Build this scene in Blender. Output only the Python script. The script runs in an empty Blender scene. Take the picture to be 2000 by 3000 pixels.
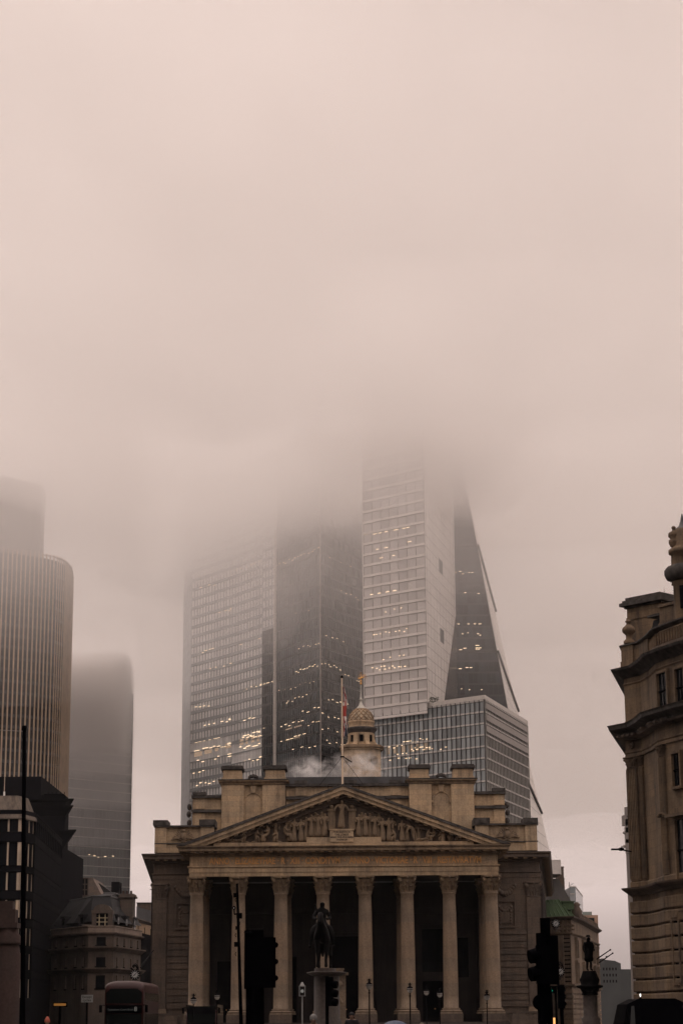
import bpy, bmesh, math, random
from mathutils import noise as mnoise
from mathutils import Vector, Matrix
random.seed(7)
SC = bpy.context.scene
COL = SC.collection
PI = math.pi
R = math.radians

# ------------------------------------------------------------------ camera
FPX = 5907.0                     # focal length in units of the 2000 px wide frame
EYE = Vector((0, 0, 1.6))
_u = Vector((-150.0, 23500.0, -FPX)).normalized()      # world up seen in camera axes
_f = Vector((0, 0, -1)); _f = (_f - _u * _f.dot(_u)).normalized()
_r = _f.cross(_u)
cam_d = bpy.data.cameras.new('camera')
cam = bpy.data.objects.new('camera', cam_d); COL.objects.link(cam)
rot = Matrix((_r, _f, _u))       # camera axes -> world axes
cam.matrix_world = Matrix.Translation(EYE) @ rot.to_4x4()
cam_d.sensor_fit = 'HORIZONTAL'; cam_d.sensor_width = 24.0
cam_d.lens = 24.0 * FPX / 2000.0
cam_d.clip_start = 0.5; cam_d.clip_end = 6000
SC.camera = cam


def at(px, py, Y):
    """Surveyed point: where the sight line through a photograph pixel meets the vertical plane at distance Y."""
    d = rot @ Vector((px - 1000.0, 1500.0 - py, -FPX))
    d *= Y / d.y
    return EYE + d


def ax(px, Y, py=2600):
    return at(px, py, Y).x


def az(py, Y, px=1000):
    return at(px, py, Y).z


# ------------------------------------------------------------------ objects
def tag(o, label=None, cat=None, group=None, kind=None):
    if label: o['label'] = label
    if cat: o['category'] = cat
    if group: o['group'] = group
    if kind: o['kind'] = kind
    return o


def thing(name, label, cat, loc=(0, 0, 0), group=None):
    o = bpy.data.objects.new(name, None); COL.objects.link(o)
    o.location = loc; o.empty_display_size = 0.5
    return tag(o, label, cat, group)


def origin_of(p):
    while p is not None and p.parent is not None:
        p = p.parent
    return Vector(p.location) if p is not None else Vector((0, 0, 0))


def link_mesh(name, me, parent=None, loc=(0, 0, 0), rotz=0.0, scale=None):
    o = bpy.data.objects.new(name, me); COL.objects.link(o)
    if parent is not None:
        o.parent = parent
    o.location = loc; o.rotation_euler = (0, 0, rotz)
    if scale: o.scale = scale
    return o


class MB:
    """Collects shapes and links them as one mesh object."""
    def __init__(s):
        s.v = []; s.f = []; s.sm = []

    def add(s, verts, faces, smooth=False):
        n = len(s.v)
        s.v.extend([tuple(q) for q in verts])
        s.f.extend([tuple(i + n for i in q) for q in faces])
        s.sm.extend([smooth] * len(faces))
        return s

    def box(s, x0, x1, y0, y1, z0, z1):
        v = [(x0, y0, z0), (x1, y0, z0), (x1, y1, z0), (x0, y1, z0), (x0, y0, z1), (x1, y0, z1), (x1, y1, z1), (x0, y1, z1)]
        return s.add(v, [(3, 2, 1, 0), (4, 5, 6, 7), (0, 1, 5, 4), (1, 2, 6, 5), (2, 3, 7, 6), (3, 0, 4, 7)])

    def obox(s, c, u, w, n, hu, hw, hn):
        """Box at c with unit axes u, w, n and half sizes."""
        c, u, w, n = Vector(c), Vector(u), Vector(w), Vector(n)
        v = [c + u * (a * hu) + w * (b * hw) + n * (d * hn) for d in (-1, 1) for a, b in ((-1, -1), (1, -1), (1, 1), (-1, 1))]
        return s.add(v, [(3, 2, 1, 0), (4, 5, 6, 7), (0, 1, 5, 4), (1, 2, 6, 5), (2, 3, 7, 6), (3, 0, 4, 7)])

    def prism(s, poly, z0, z1):
        """Plan polygon (counter-clockwise) raised from z0 to z1."""
        n = len(poly)
        v = [(p[0], p[1], z0) for p in poly] + [(p[0], p[1], z1) for p in poly]
        f = [tuple(range(n - 1, -1, -1)), tuple(range(n, 2 * n))] + [(i, (i + 1) % n, n + (i + 1) % n, n + i) for i in range(n)]
        return s.add(v, f)

    def xz(s, poly, y0, y1):
        """Elevation polygon in x, z carried from y0 to y1."""
        n = len(poly)
        v = [(p[0], y0, p[1]) for p in poly] + [(p[0], y1, p[1]) for p in poly]
        f = [tuple(range(n)), tuple(range(2 * n - 1, n - 1, -1))] + [((i + 1) % n, i, n + i, n + (i + 1) % n) for i in range(n)]
        return s.add(v, f)

    def tube(s, p0, p1, r0, r1=None, n=8, caps=True):
        p0, p1 = Vector(p0), Vector(p1)
        r1 = r0 if r1 is None else r1
        d = (p1 - p0)
        if d.length < 1e-6: return s
        d.normalize()
        a = d.orthogonal().normalized(); b = d.cross(a)
        v = []
        for p, r in ((p0, r0), (p1, r1)):
            for i in range(n):
                t = 2 * PI * i / n
                v.append(p + a * (r * math.cos(t)) + b * (r * math.sin(t)))
        f = [(i, (i + 1) % n, n + (i + 1) % n, n + i) for i in range(n)]
        s.add(v, f, True)
        if caps: s.add(v, [tuple(range(n - 1, -1, -1)), tuple(range(n, 2 * n))])
        return s

    def path(s, pts, r, n=6):
        for a, b in zip(pts, pts[1:]): s.tube(a, b, r, r, n)
        return s

    def lathe(s, prof, c=(0, 0, 0), n=24, smooth=True, sq=(1, 1), a0=0.0):
        v = []; m = len(prof)
        for r, z in prof:
            for i in range(n):
                t = 2 * PI * i / n + a0
                v.append((c[0] + r * sq[0] * math.cos(t), c[1] + r * sq[1] * math.sin(t), c[2] + z))
        f = [(j * n + i, j * n + (i + 1) % n, (j + 1) * n + (i + 1) % n, (j + 1) * n + i) for j in range(m - 1) for i in range(n)]
        s.add(v, f, smooth)
        return s.add(v, [tuple(range(n - 1, -1, -1)), tuple(range((m - 1) * n, m * n))])

    def ball(s, c, r, n=12, m=8, sq=(1, 1, 1)):
        v = [(c[0], c[1], c[2] - r * sq[2])]; f = []
        for j in range(1, m):
            p = -PI / 2 + PI * j / m
            for i in range(n):
                t = 2 * PI * i / n
                v.append((c[0] + r * sq[0] * math.cos(p) * math.cos(t), c[1] + r * sq[1] * math.cos(p) * math.sin(t), c[2] + r * sq[2] * math.sin(p)))
        v.append((c[0], c[1], c[2] + r * sq[2]))
        for i in range(n): f.append((0, 1 + (i + 1) % n, 1 + i))
        for j in range(m - 2):
            for i in range(n):
                a = 1 + j * n; f.append((a + i, a + (i + 1) % n, a + n + (i + 1) % n, a + n + i))
        a = 1 + (m - 2) * n
        for i in range(n): f.append((a + i, a + (i + 1) % n, len(v) - 1))
        return s.add(v, f, True)

    def sweep(s, plan, prof, closed=False):
        """Moulding: closed profile [(out, z)...] carried along a plan path; out is to the right of the path."""
        pts = [Vector((p[0], p[1])) for p in plan]; n = len(pts); m = len(prof)
        v = []
        for i, p in enumerate(pts):
            ds = []
            if i > 0 or closed: ds.append((p - pts[i - 1]).normalized())
            if i < n - 1 or closed: ds.append((pts[(i + 1) % n] - p).normalized())
            ns = [Vector((d.y, -d.x)) for d in ds]
            if len(ns) == 2:
                b = (ns[0] + ns[1]); b.normalize()
                k = b / max(0.35, b.dot(ns[0]))
            else:
                k = ns[0]
            for o, z in prof:
                q = p + k * o
                v.append((q.x, q.y, z))
        f = []
        for i in range(n if closed else n - 1):
            a, b = i * m, ((i + 1) % n) * m
            for j in range(m):
                k2 = (j + 1) % m
                f.append((a + j, b + j, b + k2, a + k2))
        if not closed:
            f.append(tuple(range(m))); f.append(tuple(range((n - 1) * m + m - 1, (n - 1) * m - 1, -1)))
        return s.add(v, f)

    def mesh(s, name, mat):
        me = bpy.data.meshes.new(name)
        me.from_pydata(s.v, [], s.f)
        me.polygons.foreach_set('use_smooth', s.sm)
        if mat is not None: me.materials.append(mat)
        me.update()
        return me

    def build(s, name, mat, parent=None, fix=True):
        o = origin_of(parent)
        if o.length > 0: s.v = [(a - o.x, b - o.y, c - o.z) for a, b, c in s.v]
        me = s.mesh(name, mat)
        if fix:
            bm = bmesh.new(); bm.from_mesh(me); bmesh.ops.recalc_face_normals(bm, faces=bm.faces); bm.to_mesh(me); bm.free()
        return link_mesh(name, me, parent)


def copy_tree(o, parent=None):
    c = o.copy(); COL.objects.link(c); c.parent = parent
    for ch in list(o.children): copy_tree(ch, c)
    return c


def skin_mesh(joints, bones, name, mat, sub=2, root=0, xf=None):
    """Grow one continuous surface round a skeleton: joints {key: (x, y, z, r[, r2])}, bones [(a, b)]."""
    keys = list(joints); idx = {k: i for i, k in enumerate(keys)}
    me = bpy.data.meshes.new('skeleton')
    me.from_pydata([joints[k][:3] for k in keys], [(idx[a], idx[b]) for a, b in bones], [])
    ob = bpy.data.objects.new('skeleton', me); COL.objects.link(ob)
    ob.modifiers.new('s', 'SKIN')
    for i, k in enumerate(keys):
        j = joints[k]
        me.skin_vertices[0].data[i].radius = (j[3], j[4] if len(j) > 4 else j[3])
        me.skin_vertices[0].data[i].use_root = (i == root)
    m = ob.modifiers.new('u', 'SUBSURF'); m.levels = sub; m.render_levels = sub
    dg = bpy.context.evaluated_depsgraph_get(); dg.update()
    out = bpy.data.meshes.new_from_object(ob.evaluated_get(dg))
    bpy.data.objects.remove(ob); bpy.data.meshes.remove(me)
    out.name = name
    if xf is not None: out.transform(xf)
    out.materials.clear(); out.materials.append(mat)
    for p in out.polygons: p.use_smooth = True
    return out


def text_mesh(txt, size, depth, mat, name='lettering', align='CENTER', space=1.0, line=1.0, bold=0.0):
    """Letters standing in the x, z plane, facing -y."""
    cu = bpy.data.curves.new('letters', 'FONT')
    cu.body = txt; cu.size = size; cu.extrude = depth; cu.align_x = align; cu.align_y = 'CENTER'
    cu.space_character = space; cu.space_line = line; cu.resolution_u = 3; cu.offset = bold
    ob = bpy.data.objects.new('letters', cu); COL.objects.link(ob)
    dg = bpy.context.evaluated_depsgraph_get(); dg.update()
    me = bpy.data.meshes.new_from_object(ob.evaluated_get(dg))
    bpy.data.objects.remove(ob); bpy.data.curves.remove(cu)
    me.name = name; me.transform(Matrix.Rotation(PI / 2, 4, 'X'))
    me.materials.clear(); me.materials.append(mat)
    return me


# ------------------------------------------------------------------ materials
def newmat(name):
    m = bpy.data.materials.new(name); m.use_nodes = True
    nt = m.node_tree
    for n in list(nt.nodes): nt.nodes.remove(n)
    out = nt.nodes.new('ShaderNodeOutputMaterial')
    return m, nt, out


def N(nt, t, **kw):
    n = nt.nodes.new(t)
    for k, v in kw.items():
        if k in n.inputs: n.inputs[k].default_value = v
        else: setattr(n, k, v)
    return n


def ramp(nt, fac, stops):
    r = nt.nodes.new('ShaderNodeValToRGB')
    e = r.color_ramp.elements
    while len(e) > 1: e.remove(e[-1])
    e[0].position = stops[0][0]; e[0].color = stops[0][1]
    for p, c in stops[1:]:
        q = e.new(p); q.color = c
    nt.links.new(fac, r.inputs[0])
    return r


def mixc(nt, fac, a, b, mode='MIX'):
    m = nt.nodes.new('ShaderNodeMix'); m.data_type = 'RGBA'; m.blend_type = mode
    for sock, v in ((m.inputs[0], fac), (m.inputs[6], a), (m.inputs[7], b)):
        if hasattr(v, 'is_output') or hasattr(v, 'links'): nt.links.new(v, sock)
        else: sock.default_value = v
    return m.outputs[2]


def c4(c): return (c[0], c[1], c[2], 1.0)


def coords(nt, mode='Object'):
    tc = N(nt, 'ShaderNodeTexCoord')
    return tc.outputs[mode]


def plain(name, col, rough=0.6, metal=0.0, var=0.25, scale=1.5, spec=0.5, bump=0.0):
    """Painted or cast surface with slight cloudy wear."""
    m, nt, out = newmat(name)
    b = N(nt, 'ShaderNodeBsdfPrincipled', Roughness=rough, Metallic=metal)
    b.inputs['Specular IOR Level'].default_value = spec
    nz = N(nt, 'ShaderNodeTexNoise', Scale=scale, Detail=5.0)
    nt.links.new(coords(nt), nz.inputs['Vector'])
    r = ramp(nt, nz.outputs['Fac'], [(0.3, c4([x * (1 - var) for x in col])), (0.7, c4([min(1, x * (1 + var)) for x in col]))])
    nt.links.new(r.outputs[0], b.inputs['Base Color'])
    if bump:
        bp = N(nt, 'ShaderNodeBump', Strength=bump, Distance=0.05)
        nt.links.new(nz.outputs['Fac'], bp.inputs['Height']); nt.links.new(bp.outputs[0], b.inputs['Normal'])
    nt.links.new(b.outputs[0], out.inputs['Surface'])
    return m


def stone(name, col, soot=(0.05, 0.04, 0.035), dirt=0.5, course=0.5, blockw=1.3, joint=0.03, rough=0.85, tint=(1.08, 0.95, 0.82)):
    """Ashlar: block joints, block-to-block tone, soot streaks running down and grime patches."""
    m, nt, out = newmat(name)
    L = nt.links
    b = N(nt, 'ShaderNodeBsdfPrincipled', Roughness=rough); b.inputs['Specular IOR Level'].default_value = 0.25
    co = coords(nt)
    sep = N(nt, 'ShaderNodeSeparateXYZ'); L.new(co, sep.inputs[0])
    ad = N(nt, 'ShaderNodeMath', operation='ADD'); L.new(sep.outputs[0], ad.inputs[0]); L.new(sep.outputs[1], ad.inputs[1])
    cmb = N(nt, 'ShaderNodeCombineXYZ'); L.new(ad.outputs[0], cmb.inputs[0]); L.new(sep.outputs[2], cmb.inputs[1])
    bk = N(nt, 'ShaderNodeTexBrick'); L.new(cmb.outputs[0], bk.inputs['Vector'])
    bk.inputs['Scale'].default_value = 1.0; bk.inputs['Brick Width'].default_value = blockw; bk.inputs['Row Height'].default_value = course
    bk.inputs['Mortar Size'].default_value = joint * 0.5; bk.inputs['Mortar Smooth'].default_value = 0.3; bk.inputs['Bias'].default_value = 0.0
    bk.inputs['Color1'].default_value = c4([x * 0.90 for x in col]); bk.inputs['Color2'].default_value = c4([min(1, x * (0.5 + 0.5 * t) * 1.06) for x, t in zip(col, tint)])
    bk.inputs['Mortar'].default_value = c4([x * 0.72 for x in col])
    # streaks
    mp = N(nt, 'ShaderNodeMapping'); mp.inputs['Scale'].default_value = (1.6, 1.6, 0.16); L.new(co, mp.inputs[0])
    n1 = N(nt, 'ShaderNodeTexNoise', Scale=1.3, Detail=6.0, Roughness=0.65); L.new(mp.outputs[0], n1.inputs['Vector'])
    n2 = N(nt, 'ShaderNodeTexNoise', Scale=0.45, Detail=5.0, Roughness=0.6); L.new(co, n2.inputs['Vector'])
    n3 = N(nt, 'ShaderNodeTexNoise', Scale=7.0, Detail=4.0); L.new(co, n3.inputs['Vector'])
    mul = N(nt, 'ShaderNodeMath', operation='MULTIPLY'); L.new(n1.outputs['Fac'], mul.inputs[0]); L.new(n2.outputs['Fac'], mul.inputs[1])
    r1 = ramp(nt, mul.outputs[0], [(0.19, (0, 0, 0, 1)), (0.41, (dirt, dirt, dirt, 1))])
    r3 = ramp(nt, n3.outputs['Fac'], [(0.3, (0.82, 0.82, 0.82, 1)), (0.7, (1.12, 1.12, 1.12, 1))])
    c = mixc(nt, 1.0, bk.outputs['Color'], r3.outputs[0], 'MULTIPLY')
    c = mixc(nt, r1.outputs[0], c, c4(soot))
    L.new(c, b.inputs['Base Color'])
    bp = N(nt, 'ShaderNodeBump', Strength=0.35, Distance=0.04)
    mx = N(nt, 'ShaderNodeMath', operation='MULTIPLY'); L.new(bk.outputs['Fac'], mx.inputs[0]); mx.inputs[1].default_value = -0.6
    ad2 = N(nt, 'ShaderNodeMath', operation='ADD'); L.new(mx.outputs[0], ad2.inputs[0]); L.new(n3.outputs['Fac'], ad2.inputs[1])
    L.new(ad2.outputs[0], bp.inputs['Height']); L.new(bp.outputs[0], b.inputs['Normal'])
    L.new(b.outputs[0], out.inputs['Surface'])
    return m


def glass(name, col, rough=0.12, metal=0.0, var=0.5, spec=0.6, wob=0.0):
    """Coated curtain-wall glass: one tone per pane."""
    m, nt, out = newmat(name)
    b = N(nt, 'ShaderNodeBsdfPrincipled', Roughness=rough, Metallic=metal); b.inputs['Specular IOR Level'].default_value = spec
    g = N(nt, 'ShaderNodeNewGeometry')
    r = ramp(nt, g.outputs['Random Per Island'], [(0.0, c4([x * (1 - var) for x in col])), (1.0, c4([min(1, x * (1 + var)) for x in col]))])
    nt.links.new(r.outputs[0], b.inputs['Base Color'])
    nt.links.new(b.outputs[0], out.inputs['Surface'])
    return m


def lamp_mat(name, col, strength):
    m, nt, out = newmat(name)
    e = N(nt, 'ShaderNodeEmission', Strength=strength); e.inputs['Color'].default_value = c4(col)
    nt.links.new(e.outputs[0], out.inputs['Surface'])
    return m


def vol_mat(name, col, dens, aniso=0.0):
    m, nt, out = newmat(name)
    p = N(nt, 'ShaderNodeVolumePrincipled', Density=dens, Anisotropy=aniso)
    p.inputs['Color'].default_value = c4(col)
    nt.links.new(p.outputs[0], out.inputs['Volume'])
    return m


M = {}
M['wing'] = stone('grimy_shaded_wing_stone', (0.125, 0.098, 0.078), dirt=0.75)  # grime, with the dimness of the lower level also put into the tone
M['flank'] = stone('unlit_flank_stone', (0.045, 0.037, 0.034), dirt=0.8)  # the unlit side street is put into this near-black colour
M['rightstone'] = stone('brown_stone', (0.19, 0.138, 0.088), dirt=0.95)
M['rightcarved'] = stone('brown_carved_stone', (0.16, 0.115, 0.075), dirt=0.9, course=5.0, blockw=7.0, joint=0.0)
M['portland'] = stone('portland_stone', (0.45, 0.34, 0.222), dirt=0.65)
M['portland_plain'] = stone('weathered_carved_stone', (0.26, 0.19, 0.122), dirt=0.85, course=5.0, blockw=7.0, joint=0.0)
M['column'] = stone('column_stone', (0.25, 0.192, 0.137), dirt=0.45, course=1.05, blockw=9.0, joint=0.015)
M['soot_and_shade'] = stone('soot_and_shade_stone', (0.13, 0.10, 0.078), dirt=0.9)  # soot on most cornices; on the pediment it stands in for shade
M['inner'] = stone('shaded_porch_stone', (0.022, 0.017, 0.017), dirt=0.6)  # porch darkness put into a near-black stone colour
M['lead'] = plain('roof_lead', (0.045, 0.045, 0.047), rough=0.55, var=0.5, scale=0.8)
M['slate'] = plain('roof_slate', (0.012, 0.012, 0.014), rough=0.85, var=0.4, scale=3.0)
M['grime'] = plain('soot_crust', (0.05, 0.043, 0.038), rough=0.9, var=0.6, scale=2.5, bump=0.3)
M['gilt_letters'] = plain('gilt_letters', (0.66, 0.34, 0.11), rough=.5, var=.2, scale=3)
M['gold'] = plain('gilding', (0.62, 0.33, 0.10), rough=0.4, metal=0.1, var=0.3, scale=3)
M['bronze'] = plain('dark_bronze', (0.0035, 0.0033, 0.0035), rough=0.6, metal=0.0, var=0.4, scale=2, spec=0.05)
M['black'] = plain('black_paint', (0.002, 0.002, 0.003), rough=0.8, var=0.3, spec=0.015)
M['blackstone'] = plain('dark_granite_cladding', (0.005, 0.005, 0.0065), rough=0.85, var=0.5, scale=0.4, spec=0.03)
M['darkglass'] = glass('dark_window_glass', (0.005, 0.006, 0.008), rough=0.12, var=0.5, spec=0.08)
M['granite'] = plain('grey_granite', (0.065, 0.05, 0.042), rough=0.7, var=0.3, scale=5)
M['white_paint'] = plain('white_paint', (0.72, 0.70, 0.66), rough=0.5, var=0.06)
M['asphalt'] = plain('asphalt', (0.05, 0.05, 0.05), rough=0.85, var=0.4, scale=3, bump=0.2)
M['paving'] = stone('york_paving', (0.10, 0.09, 0.08), course=0.6, blockw=0.9, dirt=0.4)
SKY_L = 13.0
SKY_STOPS = [(0.0, (0.250, 0.202, 0.188, 1)), (0.035, (0.360, 0.294, 0.276, 1)), (0.085, (0.680, 0.559, 0.523, 1)), (0.20, (1.100, 0.922, 0.861, 1)), (0.30, (0.980, 0.822, 0.767, 1)), (0.42, (0.810, 0.680, 0.635, 1)), (0.70, (1.080, 0.912, 0.853, 1)), (1.0, (1.400, 1.189, 1.114, 1))]
SUN_E = 0.5
# bottom height, density, inset, left edge, top height
FOG = [(98, 0.0016, 0, -1000, 214), (132, 0.0021, 1, -1000, 211), (165, 0.025, 2, -205, 199)]
FOG_COL = (1.0, 0.981, 0.968)
HAZE_D = 0.00005
EXPO = 0.38
VB = 8
WEST = 0.84
# ------------------------------------------------------------------ sky, sun, fog
w = bpy.data.worlds.new('World'); SC.world = w; w.use_nodes = True
nt = w.node_tree
for n in list(nt.nodes): nt.nodes.remove(n)
wo = nt.nodes.new('ShaderNodeOutputWorld'); bg = nt.nodes.new('ShaderNodeBackground')
SUN_EL, SUN_AZ = R(46), R(-30)          # high beyond the fog, ahead of the camera to the left
sky = nt.nodes.new('ShaderNodeTexSky'); sky.sky_type = 'NISHITA'; sky.sun_disc = False
sky.sun_elevation = SUN_EL; sky.sun_rotation = SUN_AZ
sky.air_density = 2.0; sky.dust_density = 8.0; sky.ozone_density = 1.0
hs = nt.nodes.new('ShaderNodeHueSaturation'); hs.inputs['Saturation'].default_value = 0.12
nt.links.new(sky.outputs[0], hs.inputs['Color'])
# overcast: a cloud sheet evens the sky out, brightest overhead, dimmer and browner at the horizon
geo = nt.nodes.new('ShaderNodeTexCoord')
sp = nt.nodes.new('ShaderNodeSeparateXYZ'); nt.links.new(geo.outputs['Generated'], sp.inputs[0])
grad = ramp(nt, sp.outputs[2], SKY_STOPS)
nz = N(nt, 'ShaderNodeTexNoise', Scale=3.2, Detail=4.0, Roughness=0.5)
mpw = N(nt, 'ShaderNodeMapping'); mpw.inputs['Scale'].default_value = (1, 1, 1.6); nt.links.new(geo.outputs['Generated'], mpw.inputs[0])
nt.links.new(mpw.outputs[0], nz.inputs['Vector'])
cl = ramp(nt, nz.outputs['Fac'], [(0.35, (0.93, 0.93, 0.94, 1)), (0.65, (1.06, 1.05, 1.04, 1))])
even = mixc(nt, 0.85, hs.outputs['Color'], (SKY_L, SKY_L, SKY_L, 1))
c1 = mixc(nt, 1.0, even, grad.outputs[0], 'MULTIPLY')
c2 = mixc(nt, 1.0, c1, cl.outputs[0], 'MULTIPLY')
# thicker, darker cloud on the side away from the sun
side = ramp(nt, N(nt, 'ShaderNodeMapRange', **{}).outputs[0], [(0.0, (WEST, WEST, WEST, 1)), (1.0, (1, 1, 1, 1))])
mr = [n for n in nt.nodes if n.bl_idname == 'ShaderNodeMapRange'][-1]
nt.links.new(sp.outputs[1], mr.inputs[0]); mr.inputs[1].default_value = -.6; mr.inputs[2].default_value = .45
c2 = mixc(nt, 1.0, c2, side.outputs[0], 'MULTIPLY')
nt.links.new(c2, bg.inputs['Color']); bg.inputs['Strength'].default_value = 0.1
nt.links.new(bg.outputs[0], wo.inputs['Surface'])

sl = bpy.data.lights.new('sun', 'SUN'); sl.energy = SUN_E; sl.angle = R(25); sl.color = (1.0, 0.88, 0.74)
so = bpy.data.objects.new('sun', sl); COL.objects.link(so)
sd = Vector((math.sin(SUN_AZ) * math.cos(SUN_EL), math.cos(SUN_AZ) * math.cos(SUN_EL), math.sin(SUN_EL)))
so.rotation_euler = sd.to_track_quat('Z', 'Y').to_euler(); so.location = sd * 400

# low cloud that swallows the towers: sheets of even mist, each starting higher than the last
for zb, dn, y0, xl_, zt_ in FOG:
    mb = MB(); xs_ = [xl_ - 9 * y0 + (1000 + 9 * y0 - xl_ + 9 * y0) * (i / 90) ** 1.25 for i in range(91)]; ys_ = [175 - 2 * y0 + (1525 + 11 * y0) * j / 60 for j in range(61)]
    v_ = []
    for zz in (0, 1):
        for y_ in ys_:
            for x_ in xs_:
                if zz: v_.append((x_, y_, zt_)); continue
                fade = min(1, (x_ - xs_[0]) / 60, (xs_[-1] - x_) / 60, (y_ - ys_[0]) / 60)
                lift = max(0.0, 1 - (x_ - xs_[0]) / 170.0); lift = lift * lift * (3 - 2 * lift)
                v_.append((x_, y_, zb + lift * (zt_ - zb - 7) * .97 + (1 - lift) * fade * (10, 10, 7)[y0] * (mnoise.noise(Vector((x_ / 62, y_ / 90, zb))) + .5 * mnoise.noise(Vector((x_ / 24, y_ / 40, zb + 9))))))
    nx, ny = 91, 61; T_ = nx * ny; f_ = []
    for j in range(ny - 1):
        for i in range(nx - 1):
            a_ = j * nx + i; f_.append((a_, a_ + nx, a_ + nx + 1, a_ + 1)); f_.append((T_ + a_, T_ + a_ + 1, T_ + a_ + nx + 1, T_ + a_ + nx))
    for i in range(nx - 1): f_.append((i, i + 1, T_ + i + 1, T_ + i)); b_ = (ny - 1) * nx + i; f_.append((b_ + 1, b_, T_ + b_, T_ + b_ + 1))
    for j in range(ny - 1): a_ = j * nx; f_.append((a_ + nx, a_, T_ + a_, T_ + a_ + nx)); b_ = a_ + nx - 1; f_.append((b_, b_ + nx, T_ + b_ + nx, T_ + b_))
    mb.add(v_, f_, True)
    o = mb.build('low_cloud', vol_mat('cloud_mist', FOG_COL, dn), None)
    tag(o, 'pale low cloud swallowing the tops of the towers', 'cloud', 'sheets of low cloud', 'stuff')
# a lower bank drifting between the ribbed tower and the far grey one
for k, (zb, dn) in enumerate(((48, .004), (64, .008), (79, .014), (91, .026), (100, .05), (108, .10))):
    mb = MB(); mb.box(-170 - k, -79.6 - .3 * k, 741 + k, 776 - .4 * k, zb, 131 + k)
    tag(mb.build('low_cloud', vol_mat('cloud_mist', FOG_COL, dn), None), 'bank of mist hanging between the ribbed tower and the far grey tower', 'cloud', 'mist banks behind the ribbed tower', 'stuff')
# mist drifting in front of the ribbed tower and across the left half of the broad tower
for k, (zb, dn) in enumerate(((118, .002), (133, .004))):
    mb = MB(); mb.box(-170 - k, -60 - k, 560 + k, 640 - k, zb, 209 + k)
    tag(mb.build('low_cloud', vol_mat('cloud_mist', FOG_COL, dn), None), 'veil of mist in front of the upper half of the ribbed tower', 'cloud', 'mist veils before the ribbed tower', 'stuff')
for c_, r_, dn in (((-18, 655, 150), (16, 12, 12), .008), ((-8, 650, 163), (12, 10, 9), .010), ((22, 588, 178), (36, 15, 29), .030), ((42, 642, 190), (30, 14, 30), .022), ((-27, 650, 132), (14, 10, 16), .010)):
    mb = MB(); mb.ball(c_, 1.0, 28, 18, r_)
    tag(mb.build('low_cloud', vol_mat('cloud_mist', FOG_COL, dn), None), 'ragged puff of mist curling across the broad dark tower', 'cloud', 'mist puffs before the broad tower', 'stuff')
mb = MB(); mb.box(-1100, 1100, -800, 1800, -1.0, 242)
tag(mb.build('haze', vol_mat('thin_haze', FOG_COL, HAZE_D), None), 'thin pale haze over the whole city', 'haze', None, 'stuff')

v = SC.view_settings
SC.display_settings.display_device = 'sRGB'
v.view_transform = 'Standard'; v.look = 'None'; v.gamma = 1.0; v.exposure = EXPO; v.use_curve_mapping = False
cy = SC.cycles
cy.max_bounces = 8; cy.diffuse_bounces = 3; cy.glossy_bounces = 3; cy.transmission_bounces = 4; cy.transparent_max_bounces = 16
cy.volume_bounces = VB
cy.use_denoising = True; cy.sample_clamp_indirect = 6.0
cy.use_adaptive_sampling = True; cy.adaptive_threshold = 0.01
# ------------------------------------------------------------------ towers in the cloud
M['t_pale'] = glass('pale_blind_glass', (0.84, 0.83, 0.81), rough=0.3, var=0.14, spec=0.6)
M['t_grey'] = plain('grey_spandrel', (0.38, 0.395, 0.405), rough=0.35, var=0.15, scale=0.2)
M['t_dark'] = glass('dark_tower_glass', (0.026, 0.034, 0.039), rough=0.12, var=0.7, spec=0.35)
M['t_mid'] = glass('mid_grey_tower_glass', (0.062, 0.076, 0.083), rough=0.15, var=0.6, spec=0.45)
M['t_darksp'] = plain('dark_spandrel', (0.022, 0.024, 0.026), rough=0.3, var=0.3, scale=0.2)
M['t_fin'] = plain('pale_metal_fin', (0.62, 0.58, 0.54), rough=0.4, var=0.08)
M['t_white'] = plain('white_panel', (0.80, 0.76, 0.72), rough=0.4, var=0.08, scale=0.1)
M['t_whitegl'] = glass('white_fritted_glass', (0.60, 0.57, 0.545), rough=0.25, var=0.14, spec=0.6)
M['t_joint'] = plain('panel_joint', (0.33, 0.30, 0.28), rough=0.5, var=0.1)
M['t_mull'] = plain('dark_mullion', (0.05, 0.05, 0.05), rough=0.4, var=0.2)
M['steel'] = plain('brushed_steel_rib', (0.50, 0.38, 0.27), rough=0.42, metal=0.2, var=0.15, scale=0.3)
M['t42gl'] = glass('bronze_black_glass', (0.020, 0.020, 0.022), rough=0.15, var=0.4, spec=0.3)
M['lit'] = lamp_mat('lit_office_ceiling', (1.0, 0.70, 0.44), 1.5)
M['litroom'] = lamp_mat('lit_office_room', (1.0, 0.68, 0.46), 0.26)


M['podmull_fin'] = plain('grey_metal_fin', (0.15, .15, .15), rough=.4, var=.15)


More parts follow.
